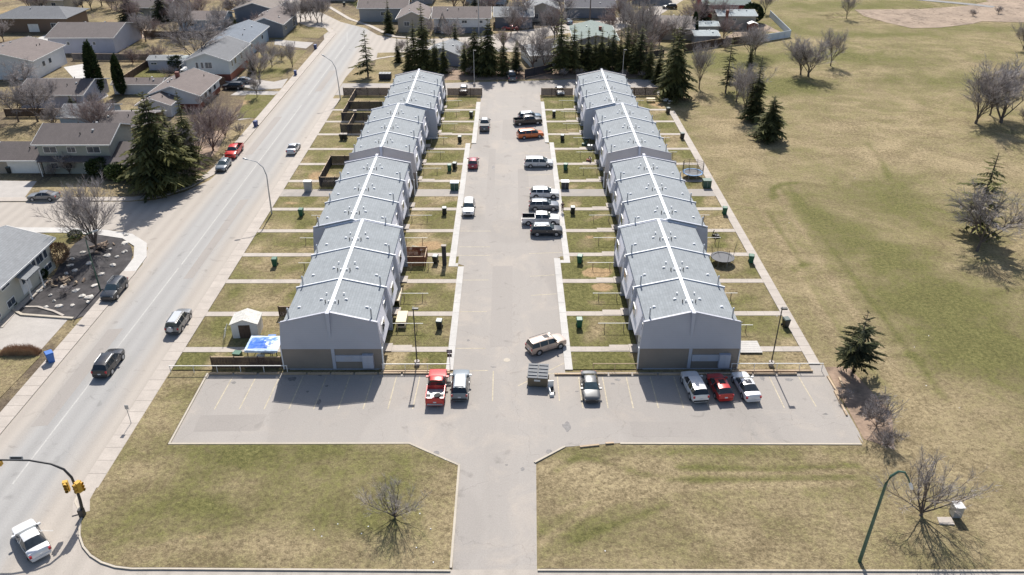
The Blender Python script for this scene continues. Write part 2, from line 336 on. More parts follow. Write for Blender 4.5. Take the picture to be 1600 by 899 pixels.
def rut(x, y):
    v = 0
    for P, w, a in RUTS:
        best = 1e9
        for i in range(len(P) - 1):
            (ax, ay), (bx_, by_) = P[i], P[i + 1]
            if min(ax, bx_) - 3 > x or max(ax, bx_) + 3 < x or min(ay, by_) - 3 > y or max(ay, by_) + 3 < y: continue
            dx, dy = bx_ - ax, by_ - ay; t = max(0, min(1, ((x - ax) * dx + (y - ay) * dy) / (dx * dx + dy * dy)))
            best = min(best, math.hypot(x - ax - t * dx, y - ay - t * dy))
        if best < 3 * w: v += 1.05 * a * math.exp(-(best / w) ** 2)
    return v
def grow(x, y, bl, base):
    v = base
    for bx, by, rx, ry, t, a in bl:
        dx, dy = x - bx, y - by
        if abs(dx) > 3 * max(rx, ry) or abs(dy) > 3 * max(rx, ry): continue
        c, s = math.cos(R(t)), math.sin(R(t)); u = (dx * c + dy * s) / rx; w = (-dx * s + dy * c) / ry
        v += a * math.exp(-(u * u + w * w))
    return v
def set_attr(me, vals, name='grow'):
    at = me.color_attributes.new(name, 'FLOAT_COLOR', 'POINT'); flat = []
    for v in vals: flat += [v[0], v[1], v[2] if len(v) > 2 else 0, 1]
    at.data.foreach_set('color', flat)
def grid(xs, ys, zf, gf, inside=None):
    nx = len(xs); vs = [(x, y, zf(x, y)) for y in ys for x in xs]
    fs = [(j * nx + i, j * nx + i + 1, (j + 1) * nx + i + 1, (j + 1) * nx + i) for j in range(len(ys) - 1) for i in range(nx - 1)]
    me = bpy.data.meshes.new('sheet'); me.from_pydata(vs, [], fs); set_attr(me, [gf(x, y) for x, y, z in vs]); return me
def steps(a, b, st): n = max(1, round((b - a) / st)); return [a + (b - a) * i / n for i in range(n + 1)]
xs = [-3000, -900, -400] + steps(-210, 35, 3) + steps(36, 72, .8)[0:-1] + steps(72, 200, 1.5) + [280, 400, 900, 3000]
ys = [-600, -100, 10, 30] + steps(40, 130, .9)[0:-1] + steps(130, 330, 1.8) + [380, 600, 1200, 3500]
def gfield(x, y):
    k = max(0, min(1, (y - 57) / 10))
    if x > 33: return grow(x, y, BLOBS + ISL, .30 + .12 * k) + rut(x, y), 0
    if x < -50 or y > 188: return .22 + .35 * noise.noise((x * .08, y * .08, 2)), max(0, .22 + .5 * noise.noise((x * .11, y * .11, 7))), .42 + .5 * noise.noise((x * .07, y * .07, 4))
    return .35, 0
def gz(x, y):      # the park rolls very gently
    if x < 60 or x > 1000 or y > 1000 or y < 30: return 0
    k = min(1, (x - 60) / 30) * max(0, min(1, (235 - y) / 30))
    return k * (.5 * noise.noise((x * .03, y * .03, 1)) + .25)
g = link('ground', grid(xs, ys, gz, gfield)); g.data.materials.append(M['grass']); structure(g)
g.data.polygons.foreach_set('use_smooth', [True] * len(g.data.polygons))

def sheet(name, pts, z, mat): return structure(MB().prism(pts, -.05, z, bottom=False).build(name, mat))
# west street, its widening at the junction, the side street and the road along the bottom
sheet('street', [(-50.3, 20), (-39.1, 20), (-39.1, 171.5), (-39.3, 190), (-38.6, 200), *reversed(arc(-31, 201, 7.6, 90, 180, 6)), (-27, 208.8), (-14, 205), (-8, 212), (-20, 219.3), (-28, 228.5), (-32, 229.5),
   (-38, 234), (-43, 243), (-52, 252), (-62, 268), (-80, 300), (-92, 290), (-70, 258), (-61, 246), (-54, 236), (-50.7, 222), (-50.3, 180), (-50.3, 133), (-51, 126), (-53.5, 121), (-57, 117.8), (-61, 117.1), (-130, 116.5), (-130, 108.3),
   (-66, 107.5), (-59, 106.8), (-55, 105), (-51.6, 101), (-50.4, 96)], .012, M['street'])
sheet('road', [(-300, 25), (300, 25), (300, 43.75), (-29.5, 44.25), *arc(-29.5, 52.2, 8.0, 270, 180, 6), (-39.1, 54), (-50.3, 54), (-50.3, 44), (-300, 44)], .02, M['street'])
# complex: front lot, central drive with jogs, entry throat, back alley
LOT = [(-33.05, 59.45), (-9.8, 59.45), (-5.0, 56.4), (-4.7, 43.7), (2.1, 43.7), (2.4, 56.8), (5.2, 58.9), (10.7, 59.45), (34.1, 59.3), (34.9, 72.4), (33.0, 72.4), (33.0, 71.1), (6.0, 71.0), (6.0, 97.5), (7.35, 98.3), (7.35, 143.4), (6.6, 144.2),
  (6.6, 172), (6.6, 175.2), (33.5, 175.2), (34.5, 187.4), (20, 188.5), (8, 187.0), (-8, 185.5), (-18, 184.6), (-39.1, 184.6), (-39.1, 175.2), (-6.5, 175.2), (-6.4, 144.4), (-7.55, 143.0), (-7.55, 96.4), (-6.35, 95.6), (-6.35, 71.0), (-33.1, 71.0)]
sheet('parking_lot', LOT, .018, M['asphalt'])
for pts in ([(-64.57, 86.35), (-62.28, 85.10), (-58.21, 83.74), (-53.86, 82.26), (-53.84, 73.50), (-58.64, 75.65)],      # drive of the grey bungalow
            [(-86.48, 125.88), (-80.04, 125.60), (-78.17, 117.36), (-81.76, 117.36)], [(-61.71, 178.65), (-52.00, 178.15), (-52.69, 175.18), (-62.40, 175.18)], [(-55.45, 185.96), (-52.81, 188.70), (-52.34, 180.69), (-57.78, 179.16), (-66.88, 185.96), (-68.59, 191.50)],
            [(-66.05, 228.67), (-54.44, 224.85), (-55.10, 218.25), (-64.86, 222.61)], [(-56.79, 161.10), (-50.85, 162.80), (-52.34, 159.42), (-55.54, 157.77)]):
    sheet('driveway', pts, .024, M['drive'])
sheet('driveway', [(-40, 210), (-28, 228), (-10, 232), (40, 262), (60, 300), (66, 300), (44, 255), (10, 232), (-4, 215), (-24, 208)], .010, M['street'])
sheet('driveway', [(-6, 214), (3, 226), (18, 232), (40, 262), (46, 262), (24, 228), (8, 215)], .014, M['shoulder'])

def lawn(pts, base, blobs=(), dirt=(), st=.6, z=.09):
    x0, x1 = min(p[0] for p in pts), max(p[0] for p in pts); y0, y1 = min(p[1] for p in pts), max(p[1] for p in pts)
    rect = len(pts) == 4 and all(p[0] in (x0, x1) and p[1] in (y0, y1) for p in pts)
    if rect: me = grid(steps(x0, x1, st), steps(y0, y1, st), lambda x, y: 0, lambda x, y: (grow(x, y, blobs, base), grow(x, y, dirt, 0)))
    else:
        bm = bmesh.new(); vs = [bm.verts.new((x, y, 0)) for x, y in pts]; bm.faces.new(vs)
        for ax, lo, hi in ((0, x0, x1), (1, y0, y1)):
            for c in steps(lo, hi, st)[1:-1]:
                co = (c, 0, 0) if ax == 0 else (0, c, 0); no = (1, 0, 0) if ax == 0 else (0, 1, 0)
                bmesh.ops.bisect_plane(bm, geom=bm.verts[:] + bm.edges[:] + bm.faces[:], plane_co=co, plane_no=no, dist=1e-5)
        me = bpy.data.meshes.new('sheet'); bm.to_mesh(me); bm.free(); set_attr(me, [(grow(v.co.x, v.co.y, blobs, base) + rut(v.co.x, v.co.y), grow(v.co.x, v.co.y, dirt, 0)) for v in me.vertices])
    for v in me.vertices: v.co.z = z
    if me.polygons and me.polygons[0].normal.z < 0: me.flip_normals()
    me.materials.append(M['grass']); return structure(link('lawn', me))
LI = [(-37.5, 53.5), (-37.55, 50.9), *arc(-30.5, 51.2, 6.75, 184, 268, 7), (-28, 44.45), (-4.95, 44.15), (-4.95, 56.2), (-9.9, 59.2), (-33.3, 59.2), (-33.35, 70.6), (-33.35, 71.2), (-37.4, 71.2)]
lawn(LI, .33, ISL, [(*(-25.83, 47.72), 1.2, .5, 0, .5), (*(-13.14, 49.59), 1.0, .6, 0, .3), (*(-31.78, 61.81), 4, 3, 0, .25)], .7, .10)
RI = [(2.35, 44.3), (34.2, 43.95), (34.2, 59.0), (10.8, 59.2), (5.3, 58.7), (2.6, 56.6)]
lawn(RI, .30, ISL, [(*(13.70, 47.72), 2.2, 1.3, 0, .38), (*(19.71, 47.93), 2, 1, 0, .2)], .4, .06)

def kerb(name, pts, w=.16, h=.14, closed=False, mat='kerb'):
    mb = MB(); n = len(pts)
    for i in range(n if closed else n - 1):
        a = Vector(pts[i]); b = Vector(pts[(i + 1) % n]); t = (b - a).normalized(); s = Vector((-t.y, t.x)) * w / 2
        a = a - t * w * .3; b = b + t * w * .3
        mb.prism([(*(a - s),), (*(b - s),), (*(b + s),), (*(a + s),)], 0, h + .002 * (i % 2))
    return structure(mb.build(name, M[mat]))
kerb('kerb', [(-39.0, 53.6), (-38.6, 51.6), (-37.75, 50.6), *arc(-30.4, 51.3, 7.0, 188, 268, 7), (-28, 44.3), (-4.9, 44.05)])
kerb('kerb', [(2.2, 44.1), (62, 43.85)])
kerb('kerb', [(-33.2, 70.8), (-33.15, 59.35), (-9.85, 59.35), (-4.85, 56.3), (-4.85, 44.4)], .2, .13)
kerb('kerb', [(2.3, 56.7), (5.2, 58.85)], .2, .13); kerb('kerb', [(10.7, 59.3), (34.0, 59.15)], .2, .13)

def paving(name, x0, x1, y0, y1, along, n, mat='walk', z=.115, label=None):
    """a walk: joint-coloured bed with slab parts a little proud of it"""
    root = structure(MB().box(x0, x1, y0, y1, 0, z - .02).build(name, M['joint']))
    L = (y1 - y0 if along == 'y' else x1 - x0) / n; w = (x1 - x0 if along == 'y' else y1 - y0)
    me = (MB().box(0, w, .015, L - .015, z - .06, z) if along == 'y' else MB().box(.015, L - .015, 0, w, z - .06, z)).mesh('slab', M[mat])
    for i in range(n):
        link('slab', me, root, (x0 + .004, y0 + i * L, 0) if along == 'y' else (x0 + i * L, y0 + .004, 0))
    return root
paving('pavement', -39.1, -37.4, 53.4, 172.4, 'y', 66)
paving('pavement', -52.2, -50.35, 50, 94, 'y', 26)
paving('pavement', -52.2, -50.35, 133.5, 236, 'y', 56)
structure(MB().prism([(-52.2, 94), (-50.35, 94), (-50.6, 98), (-52.0, 102.5), (-55.6, 105.8), (-60, 106.9), (-66, 107.6), (-120, 108.4), (-120, 110.2), (-66, 109.2) if 0 else (-66, 106.2), (-60, 105.4), (-56.5, 104), (-53.8, 101.3), (-52.5, 97.5)], 0, .118).build('pavement', M['walk'])) if 0 else None
def ribbon(name, line, w, z, mat):
    mb = MB(); P = [Vector(p) for p in line]; L = []; Rr = []
    for i, p in enumerate(P):
        t = (P[min(i + 1, len(P) - 1)] - P[max(i - 1, 0)]).normalized(); s = Vector((-t.y, t.x)) * w / 2; L.append(p + s); Rr.append(p - s)
    for i in range(len(P) - 1): mb.prism([tuple(L[i]), tuple(L[i + 1]), tuple(Rr[i + 1]), tuple(Rr[i])], 0, z)
    return structure(mb.build(name, M[mat]))
ribbon('pavement', [(-38.25, 53.5), (-38.15, 51.8), (-37.5, 50.3)], 1.4, .113, 'walk')
ribbon('pavement', [(-51.3, 94), (-51.5, 98), (-53.0, 101.9), (-56.0, 104.6), (-60, 105.8), (-66, 106.6), (-130, 107.4)], 1.7, .114, 'newwalk')
ribbon('pavement', [(-51.3, 133.5), (-51.7, 128.5), (-53.6, 123.6), (-56.8, 119.6), (-61, 118.1), (-130, 117.4)], 1.5, .114, 'walk')
ribbon('pavement', [(-37.6, 199), (-37.0, 203), (-34.5, 207), (-31, 209.4), (-26, 209.6), (-13, 206)], 1.0, .11, 'walk')
ribbon('pavement', [(-51.3, 236), (-54, 243), (-61, 253), (-72, 270)], 1.6, .11, 'walk')
ribbon('pavement', [(-60, 275), (-50, 256), (-42, 246), (-36, 236), (-33, 232), (-27, 230), (-18, 221), (-6, 213.5)], 1.3, .11, 'walk')
paving('central_walk', -8.35, -7.0, 71.6, 95.9, 'y', 12, 'newwalk') if 0 else None
paving('walkway', -7.15, -6.35, 71.4, 95.2, 'y', 10, 'newwalk', .12)
paving('walkway', -8.45, -7.55, 95.2, 143.8, 'y', 20, 'newwalk', .12)
paving('walkway', -7.35, -6.45, 143.8, 169.8, 'y', 11, 'newwalk', .12)
paving('walkway', 6.0, 6.85, 71.4, 97.6, 'y', 11, 'newwalk', .12)
paving('walkway', 7.35, 8.2, 96.2, 144.2, 'y', 20, 'newwalk', .12)
paving('walkway', 6.55, 7.3, 144.2, 170, 'y', 11, 'newwalk', .12)
paving('walkway', 33.25, 34.5, 72.4, 163.5, 'y', 50, 'walk', .12)
paving('walkway', -7.55, -7.15, 95.2, 96.1, 'x', 1, 'newwalk', .121); paving('walkway', 6.85, 7.35, 96.2, 97.0, 'x', 1, 'newwalk', .121)
sheet('service_walk', [(34.5, 61), (34.55, 72.4), (33.25, 72.4), (33.3, 71.2), (34.3, 59.3)], .022, M['asphalt'])

PATHS = [75.4, 83.1, 91.2, 98.7, 106.3, 114.0, 125.4, 133.2, 140.8, 148.9, 156.6, 164.3]
def wk(y):   # inner walk edge x at y (west, east)
    return (-7.15, 6.85) if y < 95 else ((-8.45, 8.2) if y < 144 else (-7.35, 7.3))
def bx(side, y):      # outer line of the townhouse walls either side: (street side, drive side)
    c = 19.45 if (y < 96.2 or y > 147) else 20.95
    return (side * (c + 5.5), side * (c - 5.5))
DIRT = [(*(11.61, 93.51), 1.6, 1.0, 0, .9), (*(11.91, 89.57), 1.0, .8, 0, .9), (*(-11.62, 101.42), 1.6, 1.3, 0, .75), (*(-9.88, 91.26), 2.5, 1.2, 0, .38), (*(-14.57, 107.72), 1.2, 1.4, 0, .3), (*(-8.49, 166.76), 2.5, 1, 0, .42), (*(-32.91, 127.59), 1.4, 2.0, 0, .8),
  (*(-13.66, 172.29), 3, .9, 0, .45), (*(-34.85, 116.36), 2.0, .6, 0, .42), (*(-33.43, 100.82), 3, 1, 0, .3), (*(31.36, 167.66), 2, 4, 0, .4), (*(11.48, 104.08), .8, .8, 0, .5), (*(-9.48, 73.12), 1.5, 1, 0, .3), (*(-11.37, 81.10), 2, .6, 0, .3), (*(28.39, 73.74), 3, 1, 0, .25), (*(9.59, 73.50), 3, 1, 0, .25)]
DIRT = [(a, b, c * 1.35, d_ * 1.35, e, min(1.2, f * 1.25)) for a, b, c, d_, e, f in DIRT]
edges = [71.6] + PATHS
def yard_rows():
    rows = []
    for i, y in enumerate(PATHS):
        lo = PATHS[i - 1] + .55 if i else 71.5
        if i == 6: rows.append((114.55, 118.9, 5)); lo = 121.9
        rows.append((lo, y - .55, i))
    rows.append((164.85, 173.9, 12)); return rows
gr = random.Random(5)
for side in (-1, 1):
    for lo, hi, i in yard_rows():
        a = bx(side, (lo + hi) / 2)
        w_in = wk((lo + hi) / 2)[0 if side < 0 else 1]
        if lo < 96 < hi: w_in = -7.2 if side < 0 else 6.9
        out = -37.35 if side < 0 else 33.2
        inner = sorted((w_in, a[1] + side * .6)); outer = sorted((a[0] - side * .6, out))
        bl = [((lo + hi) / 2 * 0 + gr.uniform(*inner), gr.uniform(lo, hi), gr.uniform(.8, 2.4), gr.uniform(.6, 1.6), gr.uniform(0, 90), gr.uniform(-1.1, .9)) for k in range(8)]
        b = 1.0 if side > 0 else .80
        if i > 8: b += .12
        lawn([(inner[0], lo), (inner[1], lo), (inner[1], hi), (inner[0], hi)], b, bl, DIRT, .45)
        bl = [(gr.uniform(*outer), gr.uniform(lo, hi), gr.uniform(.8, 3), gr.uniform(.6, 1.6), gr.uniform(0, 90), gr.uniform(-1.0, .8)) for k in range(9)]
        lawn([(outer[0], lo), (outer[1], lo), (outer[1], hi), (outer[0], hi)], .66 if side < 0 else .56, bl, DIRT, .5)
    for i, y in enumerate(PATHS):
        w = wk(y)[0 if side < 0 else 1]; a = bx(side, y)
        x0, x1 = sorted((w, a[1])); paving('garden_path', x0, x1, y - .5, y + .5, 'x', 4, 'walk', .105)
        x0, x1 = sorted((a[0], -37.4 if side < 0 else 33.25)); paving('garden_path', x0, x1, y - .5, y + .5, 'x', 4, 'walk', .105)
        if side > 0 or i % 3 == 0:     # wider landing at the door
            xa, xb = sorted((a[1], a[1] - side * 2.6)); structure(MB().box(xa, xb, y - .35, y + .85, 0, .13).build('landing', M['walk']))
    # grey cross walk in the gap between the two buildings
    xo, xi = (-37.4, -8.45) if side < 0 else (8.2, 33.25)
    structure(MB().box(xo, xi, 118.95, 121.85, 0, .10).build('cross_walk', M['asphalt']))
# strips of paint
def stripe(mb, a, b, w=.12, z=.0225):
    a = Vector(a); b = Vector(b); t = (b - a).normalized(); s = Vector((-t.y, t.x)) * w / 2
    mb.add([(*(a - s), z), (*(b - s), z), (*(b + s), z), (*(a + s), z)], [(0, 1, 2, 3)])
mb = MB()
for i in range(10):
    x = -30.4 + i * 2.55 if i < 9 else -7.45
    stripe(mb, (x + .1, 70.4), (x - .1, 64.7))
stripe(mb, (-1.9, 71.3), (-1.9, 66)); 
for i in range(9): stripe(mb, (7.4 + i * 2.6, 70.2), (7.45 + i * 2.6, 64.8))
stripe(mb, (31.4, 70.2), (31.6, 65)); stripe(mb, (-6.2, 71.2), (-2.5, 71.4)); stripe(mb, (4.0, 70.8), (5.2, 70.8)); stripe(mb, (5.1, 70.8), (5.1, 66))
stripe(mb, (.8, 68.6), (6.0, 72.8)); stripe(mb, (2, 75.5), (6, 77.6))
for y in (83.7, 75.7, 91.6, 98.6, 101.2, 106.3): stripe(mb, (-6.3 if y < 96 else -7.4, y), (-2.9, y))
for y in (88, 93, 99.5, 104, 112, 117.5, 123, 128.5, 134, 139): stripe(mb, (2.6, y - .4), (5.9 if y < 97 else 7.3, y))
structure(mb.build('parking_lines', M['paint_y']))
mb = MB()
stripe(mb, (-45.5, 52), (-45.1, 95), .16, .0185); stripe(mb, (-45.05, 96), (-44.9, 168), .16, .0185); stripe(mb, (-45.0, 175), (-45.1, 202), .14, .0185); stripe(mb, (-45.1, 207), (-45.2, 222), .14, .0185); stripe(mb, (-45.4, 226), (-47.5, 238), .14, .0185)
structure(mb.build('lane_line', M['paint_w']))
mb = MB(); stripe(mb, (-39.0, 48.4), (-42.0, 48.4), .12, .0225); structure(mb.build('stop_line', M['paint_w']))
# oil marks and asphalt patches, each with its own ragged outline
def blot(x, y, rx, ry, mat='oil', z=.0232, s=0):
    q = random.Random(s or int(x * 31 + y * 17)); n = 14
    pts = [(x + rx * math.cos(2 * PI * k / n) * q.uniform(.5, 1.15), y + ry * math.sin(2 * PI * k / n) * q.uniform(.5, 1.15)) for k in range(n)]
    return MB().prism(pts, z - .002, z, bottom=False)
for (px, rx, ry) in (((*(-23.66, 69.90), 0), .5, .5), ((*(-20.81, 70.60), 0), .3, .25), ((*(-19.72, 68.64), 0), .22, .2), ((*(-19.97, 65.89), 0), .25, .6), ((*(-21.56, 67.63), 0), .2, .2), ((*(11.66, 69.67), 0), .5, .25), ((*(11.03, 68.98), 0), .3, .2),
                     ((*(30.20, 69.67), 0), .45, .35), ((*(27.34, 69.90), 0), .3, .5), ((*(5.63, 61.90), 0), .5, .9), ((*(-29.85, 69.21), 0), .3, .25), ((*(32.15, 63.81), 0), .3, .15), ((*(-1.92, 72.03), 0), .45, .15), ((*(-4.93, 77.36), 0), .2, .3), ((*(7.00, 67.63), 0), .3, .15), ((*(1.08, 55.86), 0), .25, .3), ((*(-0.42, 56.38), 0), .2, .12), ((*(-3.04, 131.73), 0), .35, .9)):
    structure(blot(px[0], px[1], rx, ry).build('oil_stain', M['oil']))
for x, y in ((*(-7.12, 58.05),), (*(3.69, 58.23),)):
    structure(MB().cyl(x, y, .02, .034, .3, 14).build('drain_cover', M['oil']))
structure(MB().cyl(*(-0.43, 73.37), .02, .03, .38, 16).build('manhole_cover', M['kerb']))
# dry reed bed beyond the park lawn, and the path by it
sheet('reed_bed', [(112.29, 270.01), (111.55, 259.93), (114.76, 250.52), (119.09, 242.55), (128.03, 243.41), (140.20, 248.70), (144.98, 252.35), (156.72, 250.52), (230, 262), (230, 300), (165, 300), (163.51, 284.20), (151.99, 276.39), (134.68, 271.05)], .06, M['reed'])
ribbon('park_path', [(128, 310), (134, 292), (155.22, 278.58), (160.02, 274.23)], 3.2, .1, 'patch')
# flower bed of dark mulch with flagged edges, and earth strips beyond the alley
bed = [(-61.06, 105.55), (-59.27, 105.34), (-56.30, 103.66), (-54.17, 101.42), (-52.85, 98.87), (-51.86, 94.77), (-51.68, 88.75), (-51.83, 83.29), (-52.94, 81.97), (-61.22, 83.44), (-60.83, 85.10), (-60.96, 91.77), (-61.15, 93.87), (-62.35, 98.48), (-62.60, 102.43), (-62.18, 104.92)]
sheet('mulch_bed', bed, .06, M['mulch'])
ribbon('bed_edging', [(-61.78, 84.19), (-59.96, 82.99), (-56.59, 82.55), (-53.24, 82.11)], .35, .2, 'kerb')
ribbon('bed_edging', [(-60.67, 84.80), (-58.91, 84.80), (-56.39, 83.74), (-54.70, 82.70)], .3, .18, 'walk')
ribbon('front_walk', [(-61.11, 80.11), (-61.38, 83.44), (-61.04, 91.60)], .8, .1, 'walk')
sheet('bare_soil', [(-14, 187.2), (8, 188.2), (30, 189.5), (33, 198), (18, 199), (4, 195), (-10, 197), (-20, 196), (-20, 186.5)], .02, M['soil'])
sheet('bare_soil', [(-66, 121), (-56, 121.5), (-55, 128), (-54, 140), (-56, 152), (-62, 150), (-66, 135)], .02, M['soil'])
sheet('bare_soil', [(34.9, 72), (37.5, 72), (39, 64), (37, 58.5), (34.6, 60)], .02, M['soil'])
sheet('bare_soil', [(60.66, 230.23), (68.12, 225.60), (71.13, 238.31), (76.17, 238.31), (78.85, 236.66), (77.18, 248.70), (70.90, 246.92)], .02, M['reed'])

# dry stalks standing over the reed bed
q = random.Random(4); mb = MB()
for k in range(700):
    u = q.random(); x = 96 + u * 90; y = 247 + q.random() * (14 + u * 34); r = q.uniform(.4, 1.3); a = q.uniform(0, 3.1); dx, dy = math.cos(a) * r, math.sin(a) * r; h = q.uniform(.07, .11)
    if x < 120 and y < 252 - (x - 100) * .3: continue
    mb.add([(x - dx, y - dy, .05), (x + dx, y + dy, .05), (x + dx * .8, y + dy * .8, h), (x - dx * .8, y - dy * .8, h)], [(0, 1, 2, 3)])
o = mb.build('reeds', M['reed']); o['kind'] = 'stuff'

# darker repaired strips in the paving, tyre polish down the drive
for i, (x0, x1, y0, y1) in enumerate([(-2.4, .2, 76, 95.5), (1.2, 3.0, 104, 131), (-31.5, -25, 61.2, 63.9), (12, 19, 60.4, 62.6), (-3.9, -2.6, 110, 141), (-1.6, 1.4, 146, 158), (21.5, 28.5, 65.5, 67.5)]):
    q = random.Random(i); sheet('asphalt_repair', [(x0, y0), (x1, y0 + q.uniform(-.2, .2)), (x1 + q.uniform(-.15, .15), y1), (x0 + q.uniform(-.15, .15), y1 + q.uniform(-.2, .2))], .0215, M['repair'])
for i, (x0, x1, y0, y1) in enumerate([(-48.0, -46.4, 62, 80), (-43.4, -42.2, 92, 118), (-48.6, -47.2, 138, 160), (-44.2, -42.8, 178, 196)]):
    sheet('asphalt_repair', [(x0, y0), (x1, y0 + .2), (x1 + .1, y1), (x0, y1 - .2)], .0165, M['repair'])
q = random.Random(23); lm = MB().add([(-.05, -.05, .0), (.06, -.04, .03), (.05, .05, .01), (-.04, .04, .05)], [(0, 1, 2), (0, 2, 3)]).mesh('litter', M['flash'])
for k, (x, y) in enumerate([(-16.76, 48.36), (-15.96, 47.65), (-14.86, 49.01), (-12.65, 47.93), (-12.18, 48.72), (-6.83, 48.43), (-7.83, 46.41), (-6.31, 44.88), (-7.93, 50.18), (-17.67, 59.33), (7.79, 46.01), (-6.18, 56.99), (32.56, 82.40), (49.13, 78.04), (44.49, 68.41), (46.21, 64.63), (66.03, 130.52), (58.59, 126.45), (46.43, 75.65), (42.04, 108.82)]):
    o = thing('litter', 'scrap of white litter lying on the dry grass', 'litter', (x, y, .12), q.uniform(0, 6), 'scraps of litter on the grass', lm)

